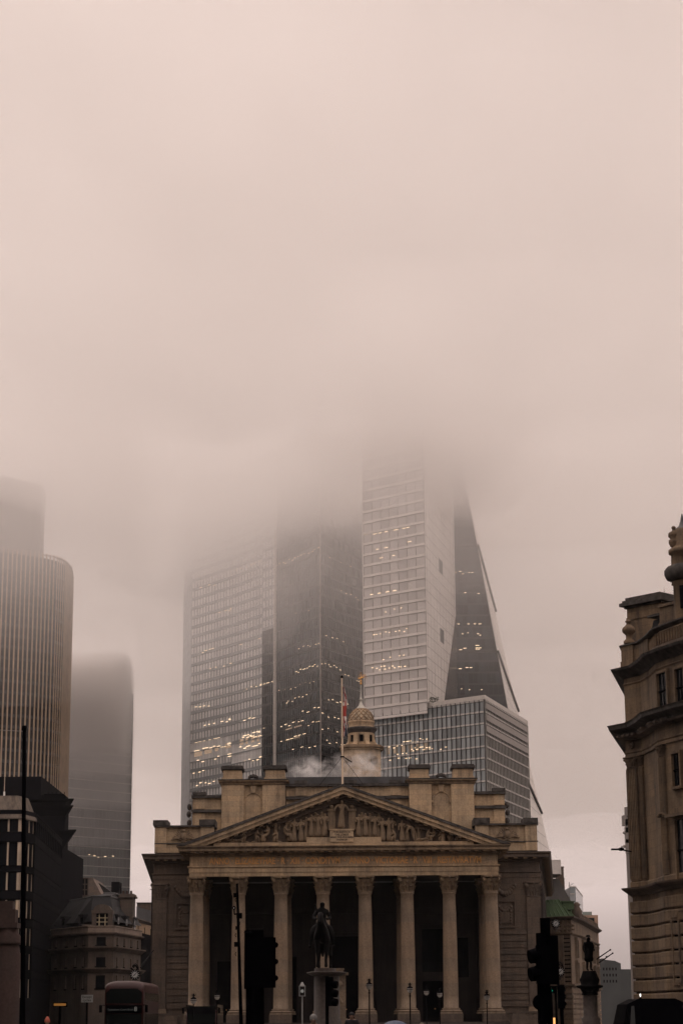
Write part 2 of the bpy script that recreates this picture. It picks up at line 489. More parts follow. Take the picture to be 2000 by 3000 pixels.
class Face:
    """One flat facade from plan point a to b; s runs 0..1 left to right, outwards is towards the viewer's side."""
    def __init__(s, a, b):
        s.a = Vector((a[0], a[1], 0)); s.b = Vector((b[0], b[1], 0))
        d = s.b - s.a; s.L = d.length; s.u = d.normalized(); s.n = Vector((s.u.y, -s.u.x, 0))

    def p(s, t, z, out=0.0):
        return s.a + s.u * t + s.n * out + Vector((0, 0, z))

    def quad(s, mb, t0, t1, z0, z1, out):
        mb.add([s.p(t0, z0, out), s.p(t1, z0, out), s.p(t1, z1, out), s.p(t0, z1, out)], [(0, 1, 2, 3)])

    def bar(s, mb, t0, t1, z0, z1, o0, o1):
        v = [s.p(t0, z0, o0), s.p(t1, z0, o0), s.p(t1, z0, o1), s.p(t0, z0, o1), s.p(t0, z1, o0), s.p(t1, z1, o0), s.p(t1, z1, o1), s.p(t0, z1, o1)]
        mb.add(v, [(3, 2, 1, 0), (4, 5, 6, 7), (0, 1, 5, 4), (1, 2, 6, 5), (2, 3, 7, 6), (3, 0, 4, 7)])


def plan(px, Y, py=2300):
    q = at(px, py, Y); return (q.x, q.y)


_lights = {}
def light_rows(root, face, rows):
    """Lit ceiling strips behind the glass: rows = [(z, t0, t1, n, length)]."""
    for z, t0, t1, n, ln in rows:
        for k in range(n):
            t = t0 + (t1 - t0) * ((k + random.uniform(-0.3, 0.3)) / max(1, n - 1))
            t = min(max(t, 0.4), face.L - ln - 0.4)
            dz = random.choice((0, 0, 0.35, -0.5))
            q = _lights.setdefault(root.name, [0, MB(), root]); q[0] += 1
            mb = MB() if q[0] <= 95 else q[1]
            face.bar(mb, t, t + ln * random.uniform(0.6, 1.2), z + dz, z + dz + 0.16, 0.15, 0.22)
            if q[0] <= 95: mb.build('ceiling_light', M['lit'], root)


def lit_room(root, face, t0, t1, z0, z1):
    mb = MB(); face.bar(mb, t0, t1, z0, z1, 0.025, 0.04); mb.build('lit_window', M['litroom'], root)


ZT = 207.0
# --- broad faceted tower in the middle
b22 = thing('office_tower', 'broad dark glass tower behind the portico with pale blinds and lit floors fading into cloud', 'tower', (-25, 740, 0))
pL0, pL, pB, pBd, pF, pK, pR = plan(531, 800), plan(556, 772), plan(678, 748), plan(768, 729), plan(806, 720.5), plan(940, 690), plan(1074, 722)
core = MB(); core.prism([pL0, pL, pB, pBd, pF, pK, pR, (pR[0] + 2, 800), (pL0[0] + 6, 840)], 0, ZT); core.build('tower_core', M['t_darksp'], b22)
FH = 3.72
fA, fB, fBd, fC, fD, fS = Face(pL, pB), Face(pB, pBd), Face(pBd, pF), Face(pF, pK), Face(pK, pR), Face(pL0, pL)
def curtain(face, name, glassm, spm, pane, z0=20, z1=ZT, gh=0.72, gap=0.28, skip=None, out=0.12):
    sp = MB(); gl = MB()
    face.bar(sp, 0.02, face.L - 0.02, z0, z1, 0.004, 0.02)
    n = max(1, int(face.L / pane)); w_ = face.L / n
    k = 0; z = z0; rows = name == 'blind'
    while z + FH < z1:
        face.bar(sp, 0.03, face.L - 0.03, z - 0.16, z + 0.16, 0.021, out + 0.16)
        blank = skip and skip(k)
        for i in range(n):
            if blank: face.quad(gl, i * w_ + 0.05, (i + 1) * w_ - 0.05, z + 0.2, z + FH - 0.2, 0.023)
            else: face.quad(gl, i * w_ + w_ * gap / 2, (i + 1) * w_ - w_ * gap / 2, z + FH * (1 - gh), z + FH - 0.2, out)
        z += FH; k += 1
        if rows: gl.build('window_row', glassm, root_of[0], fix=False); gl = MB()
    sp.build(name + '_frame', spm, root_of[0], fix=False)
    if not rows: gl.build(name + '_glazing', glassm, root_of[0], fix=False)
root_of = [b22]
kb = lambda k: k in (18, 19)
curtain(fA, 'blind', M['t_pale'], M['t_grey'], 2.05, z0=30, gap=0.34, skip=kb)
curtain(fB, 'blind', M['t_pale'], M['t_grey'], 2.05, z0=30, gap=0.34, skip=lambda k: k in (17, 18))
sv = MB(); fS.bar(sv, 0.02, fS.L, 20, ZT, 0.004, 0.05)
for k in range(52): fS.bar(sv, 0.02, fS.L - .02, 22 + k * FH, 22.25 + k * FH, 0.051, 0.12)
sv.build('chamfer_panel', M['t_grey'], b22, fix=False)
z_reflection = az(1842, 725)  # panes below this height are darkened as a reflected neighbouring building
curtain(fBd, 'blind', M['t_pale'], M['t_grey'], 2.05, z0=z_reflection, gap=0.34)
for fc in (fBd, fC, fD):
    curtain(fc, 'dark', M['t_mid'] if fc is fC else M['t_dark'], M['t_darksp'], 1.5, z0=30, z1=(z_reflection if fc is fBd else ZT), gap=0.12, gh=0.8)
    mb = MB(); n = int(fc.L / 1.5)
    for i in range(n + 1): fc.bar(mb, i * fc.L / n - 0.04, i * fc.L / n + 0.04, 30, (z_reflection if fc is fBd else ZT), 0.13, 0.30)
    mb.build('vertical_fin', M['podmull_fin'], b22, fix=False)
mb = MB(); mb.tube((pF[0], pF[1] - 0.6, 20), (pF[0], pF[1] - 0.6, ZT), 0.75, 0.75, 10); mb.build('white_corner_fin', M['t_fin'], b22)
mb = MB(); mb.tube((pK[0], pK[1] - 0.2, 20), (pK[0], pK[1] - 0.2, ZT), 0.28, 0.28, 8); mb.build('corner_mullion', M['t_joint'], b22)
def zf(py, Y): return az(py, Y)
light_rows(b22, fA, [(zf(2165, 760), 4, 20, 6, 2.2), (zf(2190, 760), 3, 38, 14, 2.2), (zf(2222, 760), 3, 40, 14, 2.2), (zf(2255, 760), 3, 9, 3, 2), (zf(2062, 760), 4, 12, 4, 1.4), (zf(1900, 760), 8, 16, 4, 1.4), (zf(1712, 760), 6, 16, 4, 1.4)])
light_rows(b22, fB, [(zf(2020, 740), 8, 30, 8, 1.2), (zf(2110, 740), 9, 15, 3, 2), (zf(2155, 740), 8, 20, 6, 2.4), (zf(2162, 740), 8, 20, 5, 2.4), (zf(2188, 740), 6, 20, 7, 2.4), (zf(1570, 740), 6, 28, 8, 1.3)])
light_rows(b22, fBd, [(zf(2000, 725), 1, 11, 6, 1.1), (zf(2130, 725), 2, 9, 2, 1.0)])
light_rows(b22, fC, [(zf(1960, 700), 16, 32, 10, 1.2), (zf(2040, 700), 8, 24, 7, 1.0), (zf(1622, 700), 1, 33, 14, 1.2), (zf(2110, 700), 5, 20, 6, 2.0), (zf(2150, 700), 5, 22, 6, 2.0), (zf(2085, 700), 22, 33, 4, 1.6), (zf(2125, 700), 26, 34, 4, 1.4)])
light_rows(b22, fD, [(zf(1955, 700), 1, 14, 7, 1.1), (zf(2060, 705), 5, 20, 6, 1.4), (zf(2110, 705), 1, 18, 5, 1.2), (zf(2150, 705), 1, 16, 4, 1.2), (zf(1650, 705), 2, 24, 6, 1.0), (zf(1735, 705), 16, 30, 5, 1.0), (zf(1985, 710), 16, 30, 6, 1.0), (zf(1880, 705), 4, 18, 4, 1.0), (zf(2185, 705), 3, 26, 7, 1.0)])
light_rows(b22, fA, [(zf(1800, 760), 20, 36, 5, 1.2), (zf(1960, 760), 14, 30, 6, 1.2), (zf(2120, 760), 10, 40, 9, 1.6), (zf(2290, 760), 4, 20, 6, 1.6)])
light_rows(b22, fB, [(zf(1660, 740), 3, 20, 6, 1.2), (zf(1880, 740), 6, 24, 6, 1.2), (zf(2230, 740), 10, 28, 7, 1.6)])
light_rows(b22, fC, [(zf(1790, 700), 10, 30, 7, 1.0), (zf(1895, 700), 18, 34, 6, 1.0), (zf(2002, 700), 4, 30, 8, 1.0), (zf(2190, 700), 6, 30, 8, 1.4)])
for t in (8, 15):
    lit_room(b22, fC, t, t + 5.5, zf(2124, 700), zf(2100, 700)); lit_room(b22, fC, t, t + 4, zf(2160, 700), zf(2140, 700))
for k in range(5): lit_room(b22, fA, 3 + 7.4 * k, 3 + 7.4 * k + random.uniform(2, 6), zf(2205 - 9 * k / 4, 758), zf(2190 - 9 * k / 4, 758))
for k in range(4): lit_room(b22, fB, 6 + 4.2 * k, 6 + 4.2 * k + random.uniform(1.5, 3), zf(2180, 740), zf(2160, 740))

# --- white tower on a banded podium
b8 = thing('office_tower', 'white panelled tower with wide windows standing on a banded glass podium', 'tower', (30, 640, 0))
qL, qK, qR = plan(1072, 628), plan(1256, 612.5), plan(1345, 662)
mb = MB(); mb.prism([qL, qK, qR, (qR[0] - 4, 700), (qL[0], 690)], az(2058, 612), ZT); mb.build('tower_core', M['t_white'], b8)
g1, g2 = Face(qL, qK), Face(qK, qR)
FH8 = 3.52
gl = MB(); wb = MB(); jn = MB()
z = az(2052, 612) - 36 * 0; k = 0
z0 = az(2058, 612)
n = 7
k = -1
while z0 + k * FH8 < ZT - 4:
    zz = z0 + k * FH8
    for i in range(n): g1.quad(gl, g1.L * i / n + 0.12, g1.L * (i + 1) / n - 0.12, zz + 0.95, zz + FH8 - 0.06, 0.06)
    g1.bar(wb, 0.0, g1.L, zz + 0.1, zz + 0.8, 0.004, 0.3)
    g1.bar(jn, 0.0, g1.L, zz - 0.02, zz + 0.09, 0.004, 0.34)
    k += 1
for i in range(n + 1): g1.bar(jn, g1.L * i / n - 0.08, g1.L * i / n + 0.08, z0, ZT - 2, 0.065, 0.2)
gl.build('tower_glazing', M['t_whitegl'], b8, fix=False); wb.build('floor_band', M['t_white'], b8, fix=False); jn.build('panel_joint', M['t_joint'], b8, fix=False)
jn = MB(); k = 0
while z0 + k * FH8 < ZT - 4:
    g2.bar(jn, 0.1, g2.L - 0.1, z0 + k * FH8, z0 + k * FH8 + 0.14, 0.004, 0.03); k += 1
for i in range(10): g2.bar(jn, g2.L * (i + .5) / 10 - 0.07, g2.L * (i + .5) / 10 + 0.07, z0, ZT - 2, 0.004, 0.028)
jn.build('side_panel_joint', M['t_joint'], b8, fix=False)
# reflection of the wedge tower painted as a dark triangle low on the right-hand side wall, and two louvred openings
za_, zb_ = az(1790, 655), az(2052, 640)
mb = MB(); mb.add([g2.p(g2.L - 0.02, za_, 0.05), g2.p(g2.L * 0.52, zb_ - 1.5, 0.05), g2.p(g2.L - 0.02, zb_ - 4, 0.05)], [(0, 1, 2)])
mb.build('painted_reflection', plain('painted_reflection_tone', (0.12, 0.115, 0.11), rough=0.25, var=0.25, scale=0.3), b8)
for py in (1658, 1862):
    zc = az(py, 635); mb = MB(); g2.bar(mb, g2.L * 0.44, g2.L * 0.56, zc - 2.2, zc + 2.2, 0.01, 0.07); mb.build('louvred_opening', M['t_mull'], b8)
light_rows(b8, g1, [(az(y, 620), t0, t1, nn, ln) for y, t0, t1, nn, ln in ((1555, 0.6, 18, 7, 1.5), (1597, 3, 17, 3, 1.4), (1632, 7, 12, 2, 1.5), (1732, 3, 12, 4, 1.5), (1838, 1, 17, 4, 1.6), (1852, 3, 17, 9, 0.6), (1925, 8, 16, 4, 0.6), (1952, 3, 13, 7, 0.7), (1958, 6, 16, 5, 0.6), (1786, 9, 14, 3, 0.5))])
for py, t0, t1 in ((1850, 0.4, 18.2), (1950, 0.5, 14)):
    lit_room(b8, g1, t0, t1, az(py + 12, 620), az(py - 12, 620))
# podium
rL, rK, rR = plan(1060, 632), plan(1424, 600), plan(1548, 655)
h1, h2 = Face(rL, rK), Face(rK, rR)
zp = az(2037, 600, 1424)
mb = MB(); mb.prism([rL, rK, rR, (rR[0] + 2, 720), (rL[0], 720)], 0, zp - 1.2); mb.build('podium_core', M['t_darksp'], b8)
M['pod'] = glass('podium_glass', (0.27, 0.30, 0.31), rough=0.2, var=0.4, spec=0.6)
M['podside'] = glass('podium_side_glass', (0.46, 0.445, 0.42), rough=0.3, var=0.25)
M['podmull'] = plain('grey_louvre', (0.22, 0.215, 0.20), rough=.5, var=.15)
M['podband'] = plain('podium_band', (0.52, 0.50, 0.47), rough=0.4, var=0.1)
for fc, nm, pw in ((h1, 'front', 1.75), (h2, 'side', 1.9)):
    gl = MB(); bd = MB(); mu = MB()
    n = int(fc.L / pw)
    k = 0
    while zp - 1.3 - (k + 1) * 3.45 > 20:
        zt = zp - 1.3 - k * 3.45
        fc.bar(bd, 0, fc.L, zt - 0.48, zt, 0.005, 0.28)
        for i in range(n): fc.quad(gl, fc.L * i / n + 0.05, fc.L * (i + 1) / n - 0.05, zt - 3.4, zt - 0.66, 0.04)
        k += 1
    for i in range(n + 1): fc.bar(mu, fc.L * i / n - 0.065, fc.L * i / n + 0.065, 20, zp - 1.3, 0.06, 0.42 if nm == 'front' else 0.35)
    gl.build(nm + '_glazing', M['pod'] if nm == 'front' else M['podside'], b8, fix=False); bd.build(nm + '_band', M['podband'], b8, fix=False); mu.build(nm + '_mullion', M['t_mull'] if nm == 'front' else M['podmull'], b8, fix=False)
cp = MB(); cp.sweep([rL, rK, rR], [(-0.6, zp - 1.25), (0.35, zp - 1.25), (0.35, zp), (-0.6, zp)]); cp.build('podium_coping', M['t_fin'], b8)
ms = MB()
for k in range(5):
    if k < 3: h2.bar(ms, 0.3, h2.L - 0.3, zp - 4.0 - k * 3.45, zp - 2.2 - k * 3.45, 0.42, 0.47)
ms.build('sunshade_mesh', M['t_joint'], b8)
light_rows(b8, h1, [(az(y, 612), t0, t1, nn, 0.9) for y, t0, t1, nn in ((2165, 17, 26, 9), (2175, 8, 16, 6), (2195, 14, 33, 10), (2190, 20, 27, 6), (2215, 12, 22, 5), (2270, 16, 24, 4))])
for k in range(6): lit_room(b8, h1, 10 + 3.0 * k, 10 + 3.0 * k + 1.6, az(2198, 614), az(2178, 614))
# planting on the podium terrace
mb = MB()
for k in range(90):
    c = at(1262 + random.uniform(-6, 22), 2057, 606) + Vector((0, random.uniform(-.3, 1), random.uniform(0, 1.5)))
    a = random.uniform(0, 6.28); d = Vector((math.cos(a), math.sin(a), random.uniform(-.5, .8))) * 0.3
    e = d.orthogonal().normalized() * 0.2
    mb.add([c - d, c + e, c + d, c - e], [(0, 1, 2, 3)])
ivy = mb.build('terrace_shrub', plain('shrub_leaf', (0.05, 0.065, 0.04), var=0.5), None, fix=False)
tag(ivy, 'small green shrub on the glass podium at the foot of the white tower', 'shrub')

# --- wedge tower with the slanting glass side
def finish_lights():
    for n_, m_, r_ in _lights.values():
        if m_.v: tag(m_.build('ceiling_light', M['lit'], r_), kind='stuff')
lead = thing('office_tower', 'dark wedge-shaped tower with a slanting pale side behind the white tower', 'tower', (45, 670, 0))
def edge(Y, a, b, z):
    """x of the slanting edge through photograph points a and b surveyed at depth Y, at height z."""
    p, q = at(a[0], a[1], Y), at(b[0], b[1], Y)
    return p.x + (q.x - p.x) * (z - p.z) / (q.z - p.z)
zs = [20, 60, 100, 140, 180, ZT]
fr = [edge(668, (1385, 1540), (1483, 2065), z) for z in zs]
bk = [edge(720, (1404, 1600), (1513, 2080), z) for z in zs]
xl = ax(1330, 668)
mb = MB(); v = []
for z, a, b in zip(zs, fr, bk): v += [(xl, 668, z), (a, 668, z), (b, 720, z), (xl, 720, z)]
f = [(0, 1, 2, 3), (20, 21, 22, 23)]
for i in range(5):
    for j in range(4): f.append((4 * i + j, 4 * i + (j + 1) % 4, 4 * i + 4 + (j + 1) % 4, 4 * i + 4 + j))
mb.add(v, f); mb.build('wedge_core', M['t_darksp'], lead)
gl = MB(); sl_ = MB(); k = 0
while 24 + 3.9 * (k + 1) < ZT:
    z = 24 + 3.9 * k; xr = edge(668, (1385, 1540), (1483, 2065), z + 3.9)
    n = max(1, int((xr - xl) / 1.5))
    for i in range(n):
        x0 = xl + (xr - xl) * i / n; x1 = xl + (xr - xl) * (i + 1) / n
        gl.add([(x0 + .05, 667.95, z + .35), (x1 - .05, 667.95, z + .35), (x1 - .05, 667.95, z + 3.6), (x0 + .05, 667.95, z + 3.6)], [(0, 1, 2, 3)])
    a0, a1 = edge(668, (1385, 1540), (1483, 2065), z), edge(668, (1385, 1540), (1483, 2065), z + 3.75)
    b0, b1 = edge(720, (1404, 1600), (1513, 2080), z), edge(720, (1404, 1600), (1513, 2080), z + 3.75)
    sl_.add([(a0 + .25, 668.02, z), (b0 + .25, 719.9, z), (b1 + .25, 719.9, z + 3.75), (a1 + .25, 668.02, z + 3.75)], [(0, 1, 2, 3)])
    k += 1
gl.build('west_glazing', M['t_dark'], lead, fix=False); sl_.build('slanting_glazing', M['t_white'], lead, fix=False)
for py in (1912, 1600, 2230):
    za = az(py, 668); xa = edge(668, (1385, 1540), (1483, 2065), za); zb = za - 12.5; xb = edge(720, (1404, 1600), (1513, 2080), zb)
    mb = MB(); mb.tube((xa + .5, 668, za), (xb + .6, 720, zb), 0.45, 0.45, 6); mb.build('brace', M['t_mull'], lead)
    mb = MB(); mb.box(xl, xa, 667.4, 667.9, za - .4, za + .4); mb.build('floor_beam', M['t_mull'], lead)
lf = Face((xl, 668), (edge(668, (1385, 1540), (1483, 2065), 150), 668))
light_rows(lead, lf, [(az(y, 668, 1400), 2 + t0, 2 + t1, nn, ln) for y, t0, t1, nn, ln in ((1678, 0, 6, 5, .7), (1740, 2, 8, 2, .9), (1832, 1, 9, 4, .8), (1858, 2, 9, 4, .6), (1895, 8, 11, 2, 2.0), (1903, 8, 11, 2, 2.0), (1900, 1, 3, 2, 1.0), (1960, 1, 5, 3, .9), (2022, 2, 8, 3, .5))])

# --- ribbed tower at the left
t42 = thing('office_tower', 'black ribbed tower with gold vertical fins and a taller leaf at the picture edge', 'tower', (-105, 680, 0))
lo = [plan(p, y, 2000) for p, y in ((-120, 645), (0, 650), (100, 657), (155, 663), (180, 669), (200, 680), (206, 696))]
hi = [plan(p, y, 1700) for p, y in ((-120, 662), (0, 668), (90, 676), (112, 680), (124, 690), (125, 705))]
zlo = az(1622, 657, 100); zhi = az(1398, 668, 30)
mb = MB(); mb.prism(lo + [(lo[-1][0] - 6, 720), (lo[0][0], 720)], 0, zlo - 1.2); mb.build('tower_core', M['t42gl'], t42)
mb = MB(); mb.prism(hi + [(hi[-1][0] - 3, 722), (hi[0][0], 722)], zlo - 1.0, zhi); mb.build('upper_leaf', plain('upper_leaf_cladding', (0.16, 0.14, 0.125), rough=0.5, var=0.2, scale=0.1), t42)
def along(path, step, start=0.0):
    out = []; acc = start
    for a, b in zip(path, path[1:]):
        a, b = Vector(a), Vector(b); L = (b - a).length; t = acc
        while t < L:
            out.append((a + (b - a) * (t / L), (b - a).normalized())); t += step
        acc = t - L
    return out
rb = MB()
for p, d in along(lo, 1.62):
    nrm = Vector((d.y, -d.x))
    rb.obox((p.x + nrm.x * .12, p.y + nrm.y * .12, zlo / 2 + .5), (d.x, d.y, 0), (nrm.x, nrm.y, 0), (0, 0, 1), 0.24, 0.16, zlo / 2)
rb.build('steel_rib', M['steel'], t42)
sp = MB()
for k in range(int(zlo / 3.75)): sp.sweep(lo, [(0.0, k * 3.75), (0.05, k * 3.75), (0.05, k * 3.75 + 1.0), (0.0, k * 3.75 + 1.0)])
sp.build('floor_band', M['t_darksp'], t42)
cr = MB()
for path, z in ((lo, zlo - .2), (hi, zhi)):
    cr.sweep(path, [(-0.1, z), (0.35, z), (0.35, z + .25), (-0.1, z + .25)])
    for p, d in along(path, 2.6):
        if random.random() < .7: cr.tube((p.x, p.y + 1, z), (p.x + random.uniform(-.6, .6), p.y + 1, z + random.uniform(1.2, 2.6)), .08, .05, 5)
cr.build('roof_railing', M['t_joint'], t42)
tf = Face(lo[1], lo[3])
light_rows(t42, tf, [(az(1828, 655, 80), 1, 16, 12, .7), (az(1870, 655, 80), 6, 12, 3, .5), (az(2045, 655, 80), 3, 9, 4, .6), (az(2105, 655, 80), 4, 12, 6, .6), (az(2250, 655, 30), 2.5, 4.5, 2, 1.2)])

# --- pale far tower with thin white floor lines
b100 = thing('office_tower', 'grey tower with thin white floor lines dissolving in fog beside the ribbed tower', 'tower', (-95, 800, 0))
s0, s1 = plan(150, 778), plan(386, 806)
mb = MB(); mb.prism([s0, s1, (s1[0] - 5, 850), (s0[0], 850)], 0, 129); mb.build('tower_core', M['t_grey'], b100)
ff = Face(s0, s1); gl = MB(); ln_ = MB(); k = 0
while 30 + (k + 1) * 3.68 < 129:
    z = 30 + 3.68 * k; n = 22
    for i in range(n): ff.quad(gl, ff.L * i / n + .04, ff.L * (i + 1) / n - .04, z + .3, z + 3.6, .05)
    ff.bar(ln_, 0, ff.L, z, z + .22, .01, .3); k += 1
gl.build('glazing', glass('grey_blue_glass', (0.19, 0.198, 0.20), rough=.25, var=.25, spec=.4), b100, fix=False); ln_.build('white_floor_line', M['t_fin'], b100, fix=False)
light_rows(b100, ff, [(az(2508, 792, 290), 18, 30, 5, 1.0)])
finish_lights()
# ------------------------------------------------------------------ the columned stone hall
ex = thing('columned_hall', 'broad stone hall with an eight-column portico, carved pediment and gilt Latin frieze in the middle', 'hall', (0, 190, 0))
YF = 180.0                                  # axis of the front columns
CX = [-12.915 + 3.69 * i for i in range(8)]
XL, XR = -17.5, 18.0                       # front corners of the wings
YW = 188.0

# --- podium and steps
mb = MB()
for k in range(7): mb.box(-15.2 + .0 * k, 15.2, 174.2 + .42 * k, 188, 0.17 * k, 0.17 * (k + 1) - (0 if k == 6 else 0.0))
mb.build('front_step', M['granite'], ex)
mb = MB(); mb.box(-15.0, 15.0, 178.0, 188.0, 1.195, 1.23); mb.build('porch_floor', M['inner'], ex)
mb = MB()
for x in CX: mb.box(x - .98, x + .98, 178.95, 181.05, 1.23, 1.93)
for x in (-14.6, 14.6): mb.box(x - .55, x + .55, 174.4, 178.0, 0, 1.9)
mb.build('column_pedestal', M['wing'], ex)

# --- columns with leafy capitals
def capital_mb(n=8, r0=0.56, r1=0.80, h=1.42, seed=3):
    rnd = random.Random(seed)
    m = MB()
    m.lathe([(r0 + .08, 0), (r0 + .10, .05), (r0 + .02, .09), (r0 - .02, .3), (r0 + .03, .8), (r0 + .2, 1.12)], n=20)
    def leaf(a, z0, hh, wd, out, r):
        c, s_ = math.cos(a), math.sin(a); tx, ty = -s_, c
        pr = [(0, 0, 1.0), (.35, .03, 1.15), (.7, .10, 1.1), (.92, out * .75, .9), (1.0, out, .55), (.90, out * 1.2, .25)]
        v = []
        for t, o, w_ in pr:
            for sgn, dd in ((-1, .05), (-.45, -.02), (0, .05), (.45, -.02), (1, .05)):
                rr = r + o + dd; ww = wd * w_ * sgn * .5
                v.append((c * rr + tx * ww, s_ * rr + ty * ww, z0 + hh * t))
        f = [(5 * i + j, 5 * i + j + 1, 5 * i + 6 + j, 5 * i + 5 + j) for i in range(len(pr) - 1) for j in range(4)]
        m.add(v, f, False)
    for i in range(n): leaf(2 * PI * (i + .5) / n, .08, .46, .40, .20, r0 + .0)
    for i in range(n): leaf(2 * PI * i / n, .10, .84, .36, .27, r0 + .02)
    for i in range(4):                      # corner volutes
        a = PI / 4 + PI / 2 * i; c, s_ = math.cos(a), math.sin(a)
        for k in range(9):
            t = k / 8 * 1.6 * PI; rr = .17 * (1 - k / 12)
            pass
        base = Vector((c * (r0 + .30), s_ * (r0 + .30), 1.06))
        tang = Vector((-s_, c, 0))
        m.tube(base - tang * .09, base + tang * .09, .17, .17, 10)
        m.tube(Vector((c * r0, s_ * r0, .72)), base + Vector((0, 0, .1)), .05, .09, 6)
        for sg in (-1, 1):
            q = Vector((c * .5 + tang.x * sg * .34, s_ * .5 + tang.y * sg * .34, 1.0)); m.tube(q - tang * .05, q + tang * .05, .10, .10, 8)
    for i in range(4):
        a = PI / 2 * i; m.ball((math.cos(a) * (r0 + .22), math.sin(a) * (r0 + .22), 1.26), .13, 8, 6)
    ab = []
    for i in range(4):                      # concave abacus
        a = PI / 4 + PI / 2 * i
        for da, rr in ((-.10, 1.10), (.10, 1.10), (.45, .90), (PI / 4, .85), (PI / 2 - .45, .90)):
            ab.append((math.cos(a + da) * rr * r1 / .86, math.sin(a + da) * rr * r1 / .86))
    m.prism(ab, 1.24, 1.31); m.prism([(x * 1.05, y * 1.05) for x, y in ab], 1.312, h)
    return m
cap_me = capital_mb().mesh('capital', M['portland_plain'])
cap_wing = cap_me.copy(); cap_wing.materials[0] = M['wing']
sh = MB()
prof = [(.66, 0), (.665, .10)] + [(.655 - .10 * (t / 10) ** 1.7, .10 + 9.62 * t / 10) for t in range(11)] + [(.60, 9.76), (.62, 9.82), (.60, 9.90), (.56, 9.93)]
sh.lathe(prof, n=28); shaft_me = sh.mesh('shaft', M['column'])
bs = MB(); bs.box(-.93, .93, -.93, .93, 0, .14)
bs.lathe([(.86, .14), (.93, .20), (.93, .26), (.86, .31), (.76, .33), (.74, .37), (.78, .40), (.80, .43), (.78, .47), (.70, .49)], n=28); base_me = bs.mesh('column_base', M['column'])
ORI = Vector(ex.location)
def column(x, y, parent, z=1.93):
    for me, zz in ((base_me, 0), (shaft_me, .47), (cap_me, 10.40)):
        pass
    s_ = link_mesh('column', shaft_me, parent, Vector((x, y, z + .47)) - ORI)
    link_mesh('base', base_me, s_, (0, 0, -.47)); link_mesh('capital', cap_me, s_, (0, 0, 9.93))
for x in CX: column(x, YF, ex)
for i in (0, 2, 5, 7): column(CX[i] + (.25 if i in (0, 2) else -.25), 184.6, ex)

# --- entablature
Z0 = 13.75
ARCH = [(-0.7, Z0), (0.0, Z0), (0.0, Z0 + .34), (.05, Z0 + .345), (.05, Z0 + .72), (.11, Z0 + .76), (.16, Z0 + .80), (.16, Z0 + .90), (-0.7, Z0 + .90)]
FRZ = [(-0.7, Z0 + .9), (-0.02, Z0 + .902), (-0.02, Z0 + 1.72), (-0.7, Z0 + 1.72)]
CORN = [(-0.7, Z0 + 1.722), (.06, Z0 + 1.722), (.10, Z0 + 1.80), (.16, Z0 + 1.84), (.16, Z0 + 1.98), (.30, Z0 + 2.02), (.30, Z0 + 2.12), (.92, Z0 + 2.14), (.92, Z0 + 2.36), (.99, Z0 + 2.40), (1.08, Z0 + 2.50), (1.08, Z0 + 2.56), (-0.7, Z0 + 2.60)]
BX0, BX1, BY = -13.55, 13.55, 179.38
porch_plan = [(BX0, YW), (BX0, BY), (BX1, BY), (BX1, YW)]
wingL = [(-20.4, 230), (XL, YW), (BX0 - .02, YW)]
wingR = [(BX1 + .02, YW), (XR, YW), (24.3, 248)]
for nm, prof_, mt in (('architrave', ARCH, 'portland'), ('frieze', FRZ, 'portland'), ('cornice', CORN, 'portland_plain')):
    for pl in (porch_plan, wingL, wingR):
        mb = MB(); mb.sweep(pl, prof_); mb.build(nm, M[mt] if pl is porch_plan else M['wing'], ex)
MODB = MB(); MODB.box(-.17, .17, -.85, -.31, -.14, -.005); mod_me = MODB.mesh('modillion', M['portland_plain'])
def modillions(a, b, z, step):
    f = Face(a, b); n = max(1, int(f.L / step))
    for i in range(n): link_mesh('modillion', mod_me, ex, f.p((i + .5) * f.L / n, z) - ORI, math.atan2(f.u.y, f.u.x))
for a, b in ((porch_plan[0], porch_plan[1]), (porch_plan[1], porch_plan[2]), (porch_plan[2], porch_plan[3]), (wingL[1], wingL[2]), (wingR[0], wingR[1]), (wingR[1], wingR[2])):
    modillions(a, b, Z0 + 2.135, .74)
for pl in (wingL, wingR):
    mb = MB(); mb.sweep(pl, [(-0.6, Z0 + 2.605), (1.10, Z0 + 2.575), (1.10, Z0 + 2.62), (-0.6, Z0 + 2.75)]); mb.build('lead_flashing', M['grime'], ex)
me = text_mesh('ANNO · ELIZABETHAE · R · XIII · CONDITVM  ·  ANNO · VICTORIAE · R · VIII · RESTAVRATVM', 0.80, 0.025, M['gilt_letters'], 'gilt_lettering', bold=.022)
xs = [v_.co.x for v_ in me.vertices]; wd = max(xs) - min(xs)
link_mesh('gilt_lettering', me, ex, Vector((0.15, BY + .02 - .03, Z0 + 1.30)) - ORI, scale=(23.9 / wd, 1, 1))
